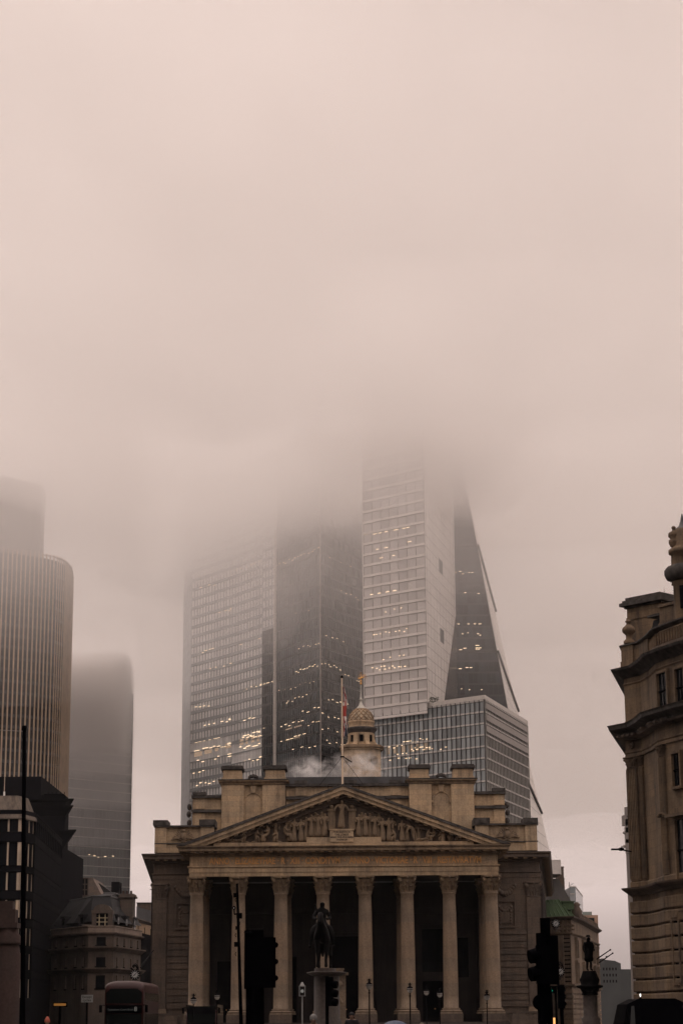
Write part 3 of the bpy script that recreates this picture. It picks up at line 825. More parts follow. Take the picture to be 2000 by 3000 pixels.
# porch ceiling, back wall
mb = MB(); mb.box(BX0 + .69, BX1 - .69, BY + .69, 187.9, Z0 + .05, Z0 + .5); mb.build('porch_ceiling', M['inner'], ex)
bw = Face((-14.2, 190.6), (14.2, 190.6))
def wall_open(face, z0, z1, ops, depth=0.5, t0=0.0, t1=None):
    """Wall sheet with rectangular openings [(t0, t1, z0, z1)] and their reveals."""
    t1 = face.L if t1 is None else t1
    ts = sorted({t0, t1} | {q for o in ops for q in o[:2]}); zs_ = sorted({z0, z1} | {q for o in ops for q in o[2:4]})
    m = MB()
    for i in range(len(ts) - 1):
        for j in range(len(zs_) - 1):
            tc, zc = (ts[i] + ts[i + 1]) / 2, (zs_[j] + zs_[j + 1]) / 2
            if any(o[0] < tc < o[1] and o[2] < zc < o[3] for o in ops): continue
            face.quad(m, ts[i], ts[i + 1], zs_[j], zs_[j + 1], 0.0)
    for a, b, c, d in ops:
        P = lambda t, z, o: face.p(t, z, o)
        m.add([P(a, c, 0), P(b, c, 0), P(b, d, 0), P(a, d, 0), P(a, c, -depth), P(b, c, -depth), P(b, d, -depth), P(a, d, -depth)],
              [(0, 1, 5, 4), (1, 2, 6, 5), (2, 3, 7, 6), (3, 0, 4, 7)])
    return m
def window(root, face, t0, t1, z0, z1, depth=.45, fm='black', bars=(1, 1), sill=None, fw=.07, glassm='darkglass'):
    m = MB()
    o0, o1 = -depth + .01, -depth + .10
    face.bar(m, t0, t0 + fw, z0, z1, o0, o1); face.bar(m, t1 - fw, t1, z0, z1, o0, o1)
    face.bar(m, t0 + fw, t1 - fw, z0, z0 + fw, o0, o1); face.bar(m, t0 + fw, t1 - fw, z1 - fw, z1, o0, o1)
    for i in range(bars[0]):
        t = t0 + (t1 - t0) * (i + 1) / (bars[0] + 1); face.bar(m, t - .025, t + .025, z0 + fw, z1 - fw, o0, o1 - .02)
    for i in range(bars[1]):
        z = z0 + (z1 - z0) * (i + 1) / (bars[1] + 1); face.bar(m, t0 + fw, t1 - fw, z - .035, z + .035, o0, o1 - .01)
    if sill: face.bar(m, t0 - .12, t1 + .12, z0 - .14, z0 - .005, -depth + .1, sill)
    w_ = m.build('window', M[fm], root)
    g = MB(); face.quad(g, t0, t1, z0, z1, -depth); g.build('pane', M[glassm], w_, fix=False)
    return w_
doors = [(bw.L / 2 + c - hw, bw.L / 2 + c + hw, a, b) for c, hw, a, b in ((-11.0, .75, 1.3, 6.8), (-8.8, .9, 5.8, 9.4), (-5.6, 1.2, 1.3, 7.2), (0, 1.9, 1.3, 9.0), (5.6, .75, 1.3, 6.6), (8.2, 1.15, 5.7, 9.6), (8.2, 1.15, 1.3, 4.9), (10.9, .6, 5.2, 8.8))]
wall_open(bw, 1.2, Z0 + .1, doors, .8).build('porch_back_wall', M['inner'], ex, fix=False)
for a, b, c, d in doors:
    if c < 2:
        m = MB(); bw.bar(m, a, b, c, d, -.86, -.74)
        for i in (0, 1):
            for j in range(3):
                w_ = (b - a) / 2; bw.bar(m, a + i * w_ + .12, a + (i + 1) * w_ - .12, c + .25 + j * (d - c) / 3, c + (j + 1) * (d - c) / 3 - .12, -.735, -.70)
        dr = m.build('door', M['black'], ex)
        m = MB(); m.ball(bw.p((a + b) / 2 + .12, 2.4, -.62), .07, 8, 6); m.build('handle', M['gold'], dr)
    else: window(ex, bw, a, b, c, d, .7, bars=(2, 3))
mb = MB()
for c, hw, a, b in ((8.2, 1.5, 4.95, 5.35), (8.2, 1.7, 10.0, 10.5), (-8.8, 1.3, 9.7, 10.1), (0, 2.4, 9.3, 9.9)):
    bw.bar(mb, bw.L / 2 + c - hw, bw.L / 2 + c + hw, a, b, .002, .35)
for x in (-13.2, -7.0, -3.4, 3.4, 6.75, 9.65, 12.6): bw.bar(mb, bw.L / 2 + x - .42, bw.L / 2 + x + .42, 1.2, 10.9, .003, .28)
bw.bar(mb, 0.0, bw.L, 11.0, 11.5, .004, .4)
mb.build('porch_pilaster', M['inner'], ex)
mb = MB()
for x0, x1 in ((-14.2, -13.6), (13.6, 14.2)): mb.box(x0, x1, 188.1, 190.55, 1.2, Z0)
mb.build('porch_side_wall', M['inner'], ex)

# --- pediment
AX, AZ, EX = 0.0, 21.68, 14.62
ZB = Z0 + 2.6                                # top of the level cornice
def chevron(m, top, bot, y0, y1, ex_=EX):
    """Band of the gable between two vertical drops below the ridge line."""
    sl = (AZ - ZB + .05) / EX
    lt = lambda x, d: AZ - d - sl * abs(x)
    for sg in (-1, 1):
        xe_t = ex_; xe_b = min(ex_, (AZ - bot - ZB - .012) / sl)
        zt = max(lt(xe_t, top), ZB + .012)
        poly = [(0, AZ - top), (0, AZ - bot), (sg * xe_b, lt(xe_b, bot)), (sg * xe_t, ZB + .012), (sg * xe_t, zt)]
        if sg < 0: poly = poly[::-1]
        m.xz(poly, y0, y1)
    return m
m = MB(); chevron(m, 0, .20, BY - 1.14, 190.5, EX + .02); m.build('pediment_lead_roof', M['grime'], ex)
m = MB(); chevron(m, .205, .52, BY - 1.05, BY + .3, EX - .05); chevron(m, .525, .66, BY - .93, BY + .3, EX - .3); chevron(m, .665, .86, BY - .90, BY + .3, EX - .5); m.build('raking_cornice', M['portland'], ex)
m = MB(); chevron(m, .865, 1.10, BY - .28, BY + .3, EX - .9); chevron(m, 1.105, 1.36, BY - .12, BY + .3, EX - 1.2); m.build('raking_bed_moulding', M['soot_and_shade'], ex)  # shadow under the raking cornice put into the darker stone
m = MB()
sl = (AZ - ZB + .05) / EX
for sg in (-1, 1):
    for k in range(17):
        x = sg * (.55 + .74 * k); z = AZ - .865 - sl * abs(x)
        if z - .2 > ZB: m = MB(); m.obox((x, BY - .55, z - .07), (1, 0, -sg * sl), (0, 1, 0), (0, 0, 1), .16, .27, .065); m.build('raking_modillion', M['portland_plain'], ex)
m = MB()
lt = lambda x: AZ - 1.2 - sl * abs(x)
m.xz([(-11.6, ZB), (11.6, ZB), (0, AZ - 1.2)], BY + .12, BY + .6)
m.build('tympanum', M['soot_and_shade'], ex)  # shadow behind the figures put into the darker stone
m = MB(); m.box(-11.4, 11.4, BY - .62, BY + .11, ZB + .003, ZB + .28); m.box(-3.25, -1.22, BY - .5, BY + .1, ZB + .283, ZB + .72); m.box(.90, 3.3, BY - .5, BY + .1, ZB + .283, ZB + .72); m.build('sculpture_ledge', M['portland'], ex)
m = MB(); m.box(-1.2, .88, BY - .7, BY + .1, ZB + .284, ZB + 1.30); m.box(-1.28, .96, BY - .74, BY + .1, ZB + 1.303, ZB + 1.42); pl_ = m.build('inscribed_plinth', M['portland'], ex)
me = text_mesh("THE EARTH IS\nTHE LORDS\nAND THE FULNESS\nTHEREOF", .235, .01, M['slate'], 'inscription', line=.95)
link_mesh('inscription', me, pl_, Vector((-.16, BY - .712, ZB + .80)) - ORI)

def relief(pose, h, mir=1, seed=0):
    """Carved figure h metres tall, feet at the origin, facing -y."""
    rd = random.Random(seed); k = h / 1.75; j = lambda a: a + rd.uniform(-.03, .03)
    if pose in ('stand', 'preach', 'gift'):
        J = {'hip': (0, 0, .95, .17, .13), 'waist': (j(.02), 0, 1.12, .15, .12), 'chest': (j(0), -.02, 1.34, .20, .13), 'neck': (0, -.02, 1.50, .065), 'head': (j(.01), -.05, 1.60, .095), 'crown': (0, -.04, 1.70, .075),
             'hem': (0, 0, .45, .21, .16), 'foot': (j(0), -.02, .03, .25, .17)}
        B = [('hip', 'waist'), ('waist', 'chest'), ('chest', 'neck'), ('neck', 'head'), ('head', 'crown'), ('hip', 'hem'), ('hem', 'foot')]
        arms = {'stand': [((.25, -.02, 1.18), (.16, -.22, 1.12)), ((.27, 0, 1.12), (.24, -.12, .9))],
                'preach': [((.34, -.05, 1.30), (.44, -.10, 1.10)), ((.34, -.05, 1.26), (.42, -.1, 1.02))],
                'gift': [((.24, -.12, 1.2), (.12, -.3, 1.28)), ((.26, -.08, 1.16), (.38, -.22, 1.22))]}[pose]
        for s_, (e, hd) in zip((-1, 1), arms):
            n_ = str(s_); J['sh' + n_] = (s_ * .21, -.01, 1.40, .075); J['el' + n_] = (s_ * e[0], e[1], e[2], .065); J['ha' + n_] = (s_ * hd[0], hd[1], hd[2], .05)
            B += [('chest', 'sh' + n_), ('sh' + n_, 'el' + n_), ('el' + n_, 'ha' + n_)]
    elif pose == 'sit':
        J = {'hip': (0, 0, .50, .19), 'chest': (.06, -.03, .92, .19, .13), 'neck': (.10, -.04, 1.08, .065), 'head': (.14, -.06, 1.20, .10), 'kn': (.36, -.18, .52, .12), 'ft': (.42, -.15, .05, .12), 'kn2': (.30, .05, .48, .12), 'ft2': (.30, .0, .05, .13), 'sh': (-.05, -.08, .98, .07), 'el': (.15, -.25, .75, .06), 'ha': (.36, -.25, .80, .05)}
        B = [('hip', 'chest'), ('chest', 'neck'), ('neck', 'head'), ('hip', 'kn'), ('kn', 'ft'), ('hip', 'kn2'), ('kn2', 'ft2'), ('chest', 'sh'), ('sh', 'el'), ('el', 'ha')]
    elif pose == 'bend':
        J = {'hip': (-.1, 0, .85, .17), 'chest': (.22, -.05, 1.12, .18, .13), 'neck': (.38, -.06, 1.18, .065), 'head': (.48, -.07, 1.14, .10), 'kn': (-.02, -.1, .46, .10), 'ft': (-.12, -.05, .04, .08), 'kn2': (-.2, .05, .46, .10), 'ft2': (-.26, 0, .04, .08), 'el': (.38, -.16, .86, .06), 'ha': (.44, -.18, .56, .05)}
        B = [('hip', 'chest'), ('chest', 'neck'), ('neck', 'head'), ('hip', 'kn'), ('kn', 'ft'), ('hip', 'kn2'), ('kn2', 'ft2'), ('chest', 'el'), ('el', 'ha')]
    elif pose == 'kneel':
        J = {'hip': (0, 0, .48, .18), 'chest': (.12, -.04, .86, .18, .13), 'neck': (.18, -.05, 1.0, .065), 'head': (.23, -.07, 1.10, .10), 'kn': (.3, -.12, .42, .11), 'ft': (.30, -.1, .04, .09), 'kn2': (.1, -.02, .10, .11), 'ft2': (-.35, 0, .06, .08), 'el': (.3, -.2, .72, .06), 'ha': (.46, -.22, .60, .05)}
        B = [('hip', 'chest'), ('chest', 'neck'), ('neck', 'head'), ('hip', 'kn'), ('kn', 'ft'), ('hip', 'kn2'), ('kn2', 'ft2'), ('chest', 'el'), ('el', 'ha')]
    else:   # recline
        J = {'hip': (0, 0, .18, .17), 'chest': (-.42, -.04, .40, .16, .13), 'neck': (-.55, -.05, .52, .06), 'head': (-.62, -.06, .62, .10), 'kn': (.42, -.05, .30, .11), 'ft': (.85, -.05, .08, .08), 'kn2': (.5, .05, .14, .11), 'ft2': (.95, 0, .07, .08), 'el': (-.62, -.1, .14, .06), 'ha': (-.38, -.2, .06, .05)}
        B = [('hip', 'chest'), ('chest', 'neck'), ('neck', 'head'), ('hip', 'kn'), ('kn', 'ft'), ('hip', 'kn2'), ('kn2', 'ft2'), ('chest', 'el'), ('el', 'ha')]
    for q in J: J[q] = (J[q][0], J[q][1], J[q][2]) + tuple(J[q][3:])
    xf = Matrix.Diagonal((k * mir, k, k, 1))
    me = skin_mesh(J, B, 'relief_figure', M['portland_plain'], 1, 0, None)
    # robe folds: push the lower cloth in and out round the body
    if pose in ('stand', 'preach', 'gift', 'sit'):
        for v_ in me.vertices:
            if v_.co.z < .95 and (v_.co.x ** 2 + v_.co.y ** 2) > .01:
                a = math.atan2(v_.co.y, v_.co.x); s_ = 1 + .10 * math.sin(7 * a + seed)
                v_.co.x *= s_; v_.co.y *= s_
    me.transform(xf)
    return me
zL = ZB + .283
FIG = [(-10.1, 'recline', 1.5, 1), (-8.65, 'kneel', 1.5, -1), (-7.75, 'kneel', 1.75, 1), (-6.6, 'sit', 2.1, -1), (-5.15, 'sit', 2.25, 1), (-4.35, 'stand', 2.02, 1), (-3.75, 'gift', 1.98, -1),
       (-2.85, 'gift', 1.95, 1), (-2.25, 'stand', 2.0, 1), (-1.65, 'stand', 2.05, -1), (-.16, 'preach', 2.62, 1), (1.35, 'stand', 1.95, 1), (1.95, 'gift', 2.05, -1), (2.75, 'gift', 1.8, 1), (4.0, 'stand', 2.1, 1), (4.55, 'kneel', 1.6, -1),
       (5.15, 'stand', 1.85, -1), (6.1, 'bend', 2.0, -1), (7.35, 'kneel', 1.7, 1), (8.0, 'sit', 1.55, -1)]
FIG += [(-9.3, 'recline', 1.3, -1), (-5.8, 'kneel', 1.7, -1), (7.0, 'recline', 1.4, -1), (8.65, 'kneel', 1.35, -1), (3.45, 'gift', 2.05, -1)]
for i, (x, h) in enumerate(((-7.2, 1.9), (-6.0, 2.25), (-4.75, 2.3), (-3.3, 2.35), (-2.5, 2.45), (-1.9, 2.5), (1.65, 2.45), (2.35, 2.35), (3.1, 2.3), (4.3, 2.2), (5.6, 2.0), (6.6, 1.75))):
    me = relief('stand' if i % 2 else 'gift', h, 1 if i % 3 else -1, i + 40)
    link_mesh('relief_figure', me, ex, Vector((x, BY + .02, zL + (.3 if abs(x) < 3.2 else .0))) - ORI)
for i, (x, ps, h, mir) in enumerate(FIG):
    z = zL + (1.14 if ps == 'preach' else .44 if -3.2 < x < -1.3 or 1 < x < 3.2 else 0)
    link_mesh('relief_figure', relief(ps, h * (1.06 if ps != 'preach' else 1), mir, i), ex, Vector((x, BY - .22, z)) - ORI)
m = MB()
m.lathe([(.12, 0), (.16, .05), (.26, .35), (.25, .5), (.12, .62), (.15, .7)], (9.35, BY - .2, zL), 12); m.ball((10.0, BY - .2, zL + .22), .22, 10, 6); m.tube((8.7, BY - .25, zL), (8.75, BY - .2, zL + .8), .2, .2, 8); m.tube((10.4, BY - .3, zL + .14), (11.0, BY - .2, zL + .14), .14, .12, 8)
m.build('relief_vessel', M['portland_plain'], ex)
m = MB()
for x in (-1.05, .78): m.box(x - .32, x + .32, BY - .1, BY + .11, zL + 1.15, zL + 2.75); m.box(x - .38, x + .38, BY - .16, BY + .11, zL + 2.753, zL + 2.95); m.ball((x, BY - .05, zL + 3.1), .2, 8, 6)
m.build('relief_throne', M['portland_plain'], ex)

# --- wings
def wing(x0, x1, sgn, name):
    m = MB(); m.box(x0, x1, YW + .02, YW + 3, 0, Z0 - .003); m.build('wing_wall', M['wing'], ex)
    m = MB()                                   # rusticated courses
    px0, px1 = (x0 + 1.3, x1) if sgn < 0 else (x0, x1 - 1.3)
    for k in range(11): m.box(px0 + .05, px1 - .0, YW - .10, YW + .019, 2.55 + .58 * k, 2.55 + .58 * k + .50)
    m.box(px0, px1, YW - .16, YW + .018, 8.95, 9.30); m.box(px0, px1, YW - .14, YW + .018, 5.35, 5.55)
    m.build('rusticated_course', M['wing'], ex)
    m = MB(); bx0, bx1 = x0 - .12, x1 + (.0 if sgn < 0 else .12)
    m.box(bx0, bx1, YW - .34, YW + .01, 0.0, 1.95); m.box(bx0 - .05, bx1 + .05, YW - .40, YW + .01, 1.953, 2.12); m.build('wing_plinth', M['wing'], ex)
    # corner pilaster
    a, b = (x0, x0 + 1.28) if sgn < 0 else (x1 - 1.28, x1)
    m = MB(); m.box(a, b, YW - .22, YW + .015, 2.125, 12.28); ps = m.build('pilaster', M['wing'], ex)
    m = MB(); m.box(a - .12, b + .12, YW - .36, YW - .01, 2.126, 2.32); m.box(a - .07, b + .07, YW - .30, YW - .01, 2.323, 2.52); m.build('pilaster_base', M['column'], ps)
    o = link_mesh('pilaster_capital', cap_wing, ps, Vector(((a + b) / 2, YW - .02, 12.29)) - ORI, scale=(1.0, .42, 1.02))
    # framed relief panel and festoon
    c = (px0 + px1) / 2 - .08 * sgn
    m = MB()
    for q in ((c - .95, c + .95, 12.0 - .12, 12.0), (c - .95, c + .95, 9.55, 9.67), (c - .95, c - .83, 9.672, 11.878), (c + .83, c + .95, 9.672, 11.878)): m.box(q[0], q[1], YW - .13, YW + .017, q[2], q[3])
    pf = m.build('panel_frame', M['wing'], ex)
    m = MB()
    rd = random.Random(5)
    for k in range(7):
        t = k / 6; m.ball((c - .55 + 1.1 * t, YW - .03, 11.45 - .42 * math.sin(PI * t)), .15, 8, 6, (1, .6, 1))
    m.box(c - .42, c + .42, YW - .10, YW + .016, 9.95, 10.95)
    for sg in (-1, 1):
        for k in range(5): m.ball((c + sg * .52, YW - .02, 10.0 + .25 * k), .12, 8, 6, (1, .6, 1.2))
    m.build('carved_trophy', M['wing'], pf)
    m = MB()
    for k in range(11):
        t = k / 10; m.ball((c - .95 + 1.9 * t, YW - .04, 13.35 - .75 * math.sin(PI * t)), .17 + .08 * math.sin(PI * t), 8, 6, (1, .7, 1))
    m.build('festoon', M['wing'], ex)
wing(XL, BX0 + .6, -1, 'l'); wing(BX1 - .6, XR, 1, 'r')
# flaring flank walls
def flank(a, b, name):
    f = Face(a, b); m = MB(); f.bar(m, .02, f.L, 0, Z0 - .004, -2.0, -.02)
    n = int(f.L / 4.2)
    for i in range(n):
        t = .4 + i * f.L / n; f.bar(m, t, t + 1.2, 2.1, Z0 - .01, -.019, .22)
    for k in range(18): f.bar(m, .02, f.L, 2.3 + .58 * k, 2.3 + .58 * k + .5, -.018, .07)
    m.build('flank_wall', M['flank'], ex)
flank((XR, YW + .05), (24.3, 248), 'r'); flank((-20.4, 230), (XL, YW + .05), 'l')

# --- corner parapet blocks over the wings
def parapet(x0, x1, sgn):
    y0 = YW - .25
    m = MB(); m.box(x0, x1, y0 + .1, YW + 2.5, Z0 + 2.752, 17.35); m.box(x0, x1, y0 + .22, YW + 2.4, 17.35, 18.85)
    a, b = (x0, x0 + 1.05) if sgn < 0 else (x1 - 1.05, x1)
    c, d = (x1 - 1.25, x1) if sgn < 0 else (x0, x0 + 1.25)
    m.box(a - .04, b, y0 - .02, YW + 2.3, Z0 + 2.753, 18.9); m.box(c, d, y0, YW + 2.3, Z0 + 2.754, 18.95)
    m.build('parapet_block', M['portland'], ex)
    m = MB(); m.box(x0 - .12, x1 + .12, y0 - .14, YW + 2.6, 18.852, 19.0); m.box(a - .2, b + .1, y0 - .2, YW + 2.5, 19.003, 19.48); m.box(c - .12, d + .12, y0 - .2, YW + 2.5, 19.004, 19.52)
    m.box(x0 - .06, x1 + .06, y0 - .04, YW + 2.5, 17.30, 17.40); m.build('parapet_coping', M['grime'], ex)
    # carved winged trophy
    m = MB(); cx = (b + c) / 2 if sgn < 0 else (d + a) / 2; rd = random.Random(9)
    for sg in (-1, 1):
        for k in range(6):
            m.tube((cx + sg * .15, y0 + .1, 17.9), (cx + sg * (.5 + .13 * k), y0 + .08, 18.55 - .17 * k), .11, .05, 6)
        m.tube((cx - sg * .2, y0 + .08, 17.5), (cx + sg * .9, y0 + .06, 17.95), .07, .05, 6)
    m.ball((cx, y0 + .06, 18.0), .32, 10, 8, (1, .6, 1.2)); m.ball((cx, y0 + .02, 18.5), .16, 8, 6)
    m.build('carved_trophy', M['portland_plain'], ex)
parapet(XL + .12, -11.95, -1); parapet(12.15, XR - .15, 1)

# --- attic behind the pediment
YA = 190.6
def attic_pier(x0, x1):
    a, b = 2.1, 2.15
    m = MB(); m.box(x0, x0 + a, YA, YA + 5, 15, 23.0); m.box(x1 - b, x1, YA, YA + 5, 15, 23.0)
    m.box(x0 + a, x1 - b, YA + .35, YA + 4.9, 15, 23.02); m.build('attic_pier', M['portland'], ex)
    m = MB(); m.sweep([(x0, YA + 5.1), (x0, YA), (x1, YA), (x1, YA + 5.1)], [(-.6, 23.03), (.05, 23.03), (.12, 23.2), (.30, 23.32), (.30, 23.42), (-.6, 23.44)]); m.build('attic_cornice', M['portland_plain'], ex)
    m = MB(); m.box(x0 - .34, x1 + .34, YA - .35, YA + 5.2, 23.445, 23.53); m.build('attic_cornice_cap', M['grime'], ex)
    for p, q in ((x0 + .1, x0 + 1.85), (x1 - 1.9, x1 - .05)):
        m = MB(); m.box(p, q, YA + .1, YA + 2.4, 23.535, 24.42); m.box(p - .10, q + .10, YA, YA + 2.5, 23.54, 23.72); pd = m.build('chimney_pedestal', M['portland'], ex)
        m = MB(); m.box(p - .08, q + .08, YA + .02, YA + 2.48, 24.423, 24.50); m.box(p - .20, q + .20, YA - .1, YA + 2.6, 24.503, 24.72); m.box(p - .12, q + .12, YA, YA + 2.5, 24.722, 24.86); m.build('pedestal_cap', M['grime'], pd)
    c = (x0 + a + x1 - b) / 2; r = .83
    m = MB(); pts = [(c + r * math.cos(PI * k / 16), YA + .33, 21.45 + r * math.sin(PI * k / 16)) for k in range(17)]
    m.path(pts, .06, 6); m.box(c - r - .06, c - r + .06, YA + .3, YA + .36, 17, 21.4); m.box(c + r - .06, c + r + .06, YA + .3, YA + .36, 17, 21.4)
    for sg in (-1, 1): m.box(c + sg * 1.08 - .32, c + sg * 1.08 + .32, YA + .12, YA + .345, 21.28, 21.5)
    m.xz([(c - .18, 22.3), (c + .18, 22.3), (c + .30, 22.98), (c - .30, 22.98)], YA + .1, YA + .34)
    m.build('blind_arch', M['portland'], ex)
    m = MB()
    for k in range(7):
        t = PI * k / 6; m.ball((c + .42 * math.cos(t), YA - .0, 23.62 + .22 * math.sin(t)), .11 + .09 * math.sin(t), 8, 6)
    m.build('shell_ornament', M['grime'], ex)
attic_pier(-11.45, -5.45); attic_pier(6.2, 12.3)
def attic_low(x0, x1, zt, zs_, y, piers):
    m = MB(); m.box(x0, x1, y, y + 4, 15, zt - .25)
    for p in piers: m.box(p - .5, p + .5, y - .14, y + 3.9, 15, zs_ - .28); m.box(p - .5, p + .5, y - .12, y + 3.9, zs_ + .1, zt - .05)
    m.build('attic_wall', M['portland'], ex)
    m = MB(); m.box(x0 - .1, x1 + .1, y - .34, y + 4.2, zt - .249, zt); m.box(x0 - .1, x1 + .1, y - .36, y + .02, zs_ - .25, zs_)
    for p in piers: m.box(p - .62, p + .62, y - .40, y + .8, zt + .003, zt + .3)
    m.build('attic_string_course', M['grime'], ex)
attic_low(-5.40, 6.15, 23.15, 21.95, YA + .75, (-4.0, .65, 4.95))
attic_low(-14.2, -11.5, 22.1, 20.75, YA + .5, (-13.55,)); attic_low(12.35, 15.2, 22.3, 20.95, YA + .5, (14.65,))
for x0, x1, px_ in ((-14.2, -12.0, -14.6), (12.4, 15.2, 15.5)):
    m = MB()
    for k in range(6): m.ball((px_, YA + 1.2 + .6 * (k % 2), 17.4 + .75 * k), .32, 8, 6, (.7, 1, 1))
    m.build('scroll_bracket', M['grime'], ex)
# roofs
m = MB(); m.box(-14.0, 15.0, 195.6, 236, 15, 22.2); m.xz([(-13, 22.2), (13.5, 22.2), (9, 24.4), (-8.5, 24.4)], 196.5, 236); m.build('main_roof', M['lead'], ex)
m = MB(); m.add([(XL, YW + 2.5, 16.6), (XR, YW + 2.5, 16.6), (XR + 3.0, 222, 16.6), (XL - 2.0, 222, 16.6)], [(0, 1, 2, 3)]); m.build('wing_roof', M['lead'], ex)
m = MB()
for x in (-1.4, -.5, .9, 1.5): m.tube((x, 189.6, 21.6), (x, 189.6, 22.9), .03, .03, 5)
m.tube((-1.4, 189.6, 22.9), (1.5, 189.6, 22.9), .03, .03, 5); m.tube((-1.4, 189.6, 22.3), (1.5, 189.6, 22.3), .025, .025, 5)
m.build('roof_railing', M['black'], ex)

# --- bell turret on the roof
YT = 236.5
TX = ax(1058, YT, 2150)
tz = lambda py: az(py, YT, 1058)
tr = lambda hw: hw / (FPX / (YT * .97 + 8))
def octo(hw, cut=.62):
    r = tr(hw); c = r * cut
    return [(TX - r, YT - c), (TX - c, YT - r), (TX + c, YT - r), (TX + r, YT - c), (TX + r, YT + c), (TX + c, YT + r), (TX - c, YT + r), (TX - r, YT + c)]
m = MB(); m.prism(octo(56), 20, tz(2204)); m.prism(octo(52), tz(2204), tz(2196)); tw = m.build('bell_turret', M['portland'], ex)
m = MB(); m.prism(octo(60), tz(2200), tz(2196.5)); m.prism(octo(64), tz(2196.4), tz(2192)); m.prism(octo(58), tz(2191.9), tz(2188)); m.build('turret_cornice', M['portland_plain'], tw)
m = MB()
P8 = octo(61)
for a, b in ((P8[0], P8[1]), (P8[1], P8[2]), (P8[2], P8[3])):
    f = Face(a, b); n = 14
    for i in range(n): f.bar(m, f.L * (i + .25) / n, f.L * (i + .75) / n, tz(2203), tz(2200.2), .0, .09)
m.build('dentil', M['portland'], tw)
for px_, hw in ((1020, 5), (1096, 6)):
    m = MB(); c = at(px_, 2228, YT - tr(58)); m.ball((c.x, YT - tr(57), c.z), .45, 8, 6, (1, .6, 1.2)); m.build('carved_head', M['portland_plain'], tw)
m = MB(); m.lathe([(tr(40), tz(2190)), (tr(38), tz(2180)), (tr(37), tz(2150))], (TX, YT, 0), 24); m.build('drum', M['portland'], tw)
for k in range(8):                               # scroll buttresses
    a = PI / 8 + PI / 4 * k; d = Vector((math.cos(a), math.sin(a), 0)); s_ = Vector((-d.y, d.x, 0)); c = Vector((TX, YT, 0))
    pts = [(36, 2152), (39.5, 2152), (40, 2165), (42, 2176), (47, 2183), (52, 2187), (52, 2190), (36, 2190)]
    v = [c + d * tr(q[0]) + s_ * (sg * .24) + Vector((0, 0, tz(q[1]))) for sg in (-1, 1) for q in pts]
    n = len(pts); m = MB(); m.add(v, [tuple(range(n)), tuple(range(2 * n - 1, n - 1, -1))] + [((i + 1) % n, i, n + i, n + (i + 1) % n) for i in range(n)]); m.build('scroll_buttress', M['portland'], tw)
for k in range(8):
    a = PI / 4 * k; d = Vector((math.cos(a), math.sin(a), 0)); s_ = Vector((-d.y, d.x, 0)); c = Vector((TX, YT, 0)) + d * tr(37.6)
    m = MB(); m.obox(c + Vector((0, 0, tz(2167))), s_, d, (0, 0, 1), .12 if k % 2 else .22, .12, .39); m.build('belfry_opening', M['black'], tw)
m = MB(); m.lathe([(tr(37), tz(2150)), (tr(40), tz(2147)), (tr(42), tz(2144)), (tr(46), tz(2140)), (tr(47), tz(2136)), (tr(44), tz(2134)), (tr(38), tz(2133))], (TX, YT, 0), 32); m.build('ring_cornice', M['grime'], tw)
m = MB(); m.lathe([(tr(38), tz(2133.2)), (tr(37), tz(2122)), (tr(38), tz(2121)), (tr(39.5), tz(2118)), (tr(39), tz(2115)), (tr(36), tz(2114))], (TX, YT, 0), 32); m.build('dome_ring', M['portland'], tw)
dome = [(36, 2116), (36.5, 2110), (35, 2103), (32, 2095), (27, 2088), (21, 2082), (14, 2078)]
m = MB(); m.lathe([(tr(a), tz(b)) for a, b in dome], (TX, YT, 0), 32)
m.build('dome', stone('dome_stone', (0.44, .36, .26), dirt=.8, course=.4, blockw=.5, joint=.0), tw)
m = MB()
for sg in (-1, 1):
    for k in range(14):
        pts = []
        for i, (a, b) in enumerate(dome):
            t = 2 * PI * k / 14 + sg * .42 * i / 2.0
            pts.append((TX + tr(a + .6) * math.cos(t), YT + tr(a + .6) * math.sin(t), tz(b)))
        m.path(pts, .07, 5)
m.build('dome_lattice', M['portland_plain'], tw)
m = MB(); m.lathe([(tr(15), tz(2078.5)), (tr(16), tz(2077)), (tr(13), tz(2075)), (tr(7), tz(2068)), (tr(3.6), tz(2058)), (tr(3.2), tz(2052)), (tr(6), tz(2051)), (tr(6), tz(2049.5)), (tr(3), tz(2047)), (tr(2.4), tz(2040)), (tr(1.4), tz(2007))], (TX, YT, 0), 16)
m.build('spire', plain('grey_lead_spire', (.42, .40, .35), rough=.5, var=.2), tw)
g = MB(); gz = tz(1988)
g.ball((TX, YT, tz(2003)), .15, 10, 8); g.ball((TX, YT, tz(1996)), .13, 8, 6); g.tube((TX, YT, tz(2006)), (TX, YT, tz(1970)), .05, .03, 6)
g.tube((TX - .2, YT, gz - .02), (TX + .36, YT, gz + .16), .11, .07, 8); g.ball((TX - .22, YT, gz - .03), .12, 8, 6)
for sx in (.05, .28):
    g.tube((TX + sx, YT, gz + .1), (TX + sx + .25, YT, gz + .5), .035, .03, 5); g.tube((TX + sx + .25, YT, gz + .5), (TX + sx + .42, YT, gz - .1), .03, .02, 5)
g.tube((TX - .3, YT, gz + .05), (TX - .1, YT, gz + .55), .025, .01, 5)
g.build('gilt_grasshopper_vane', M['gold'], tw)

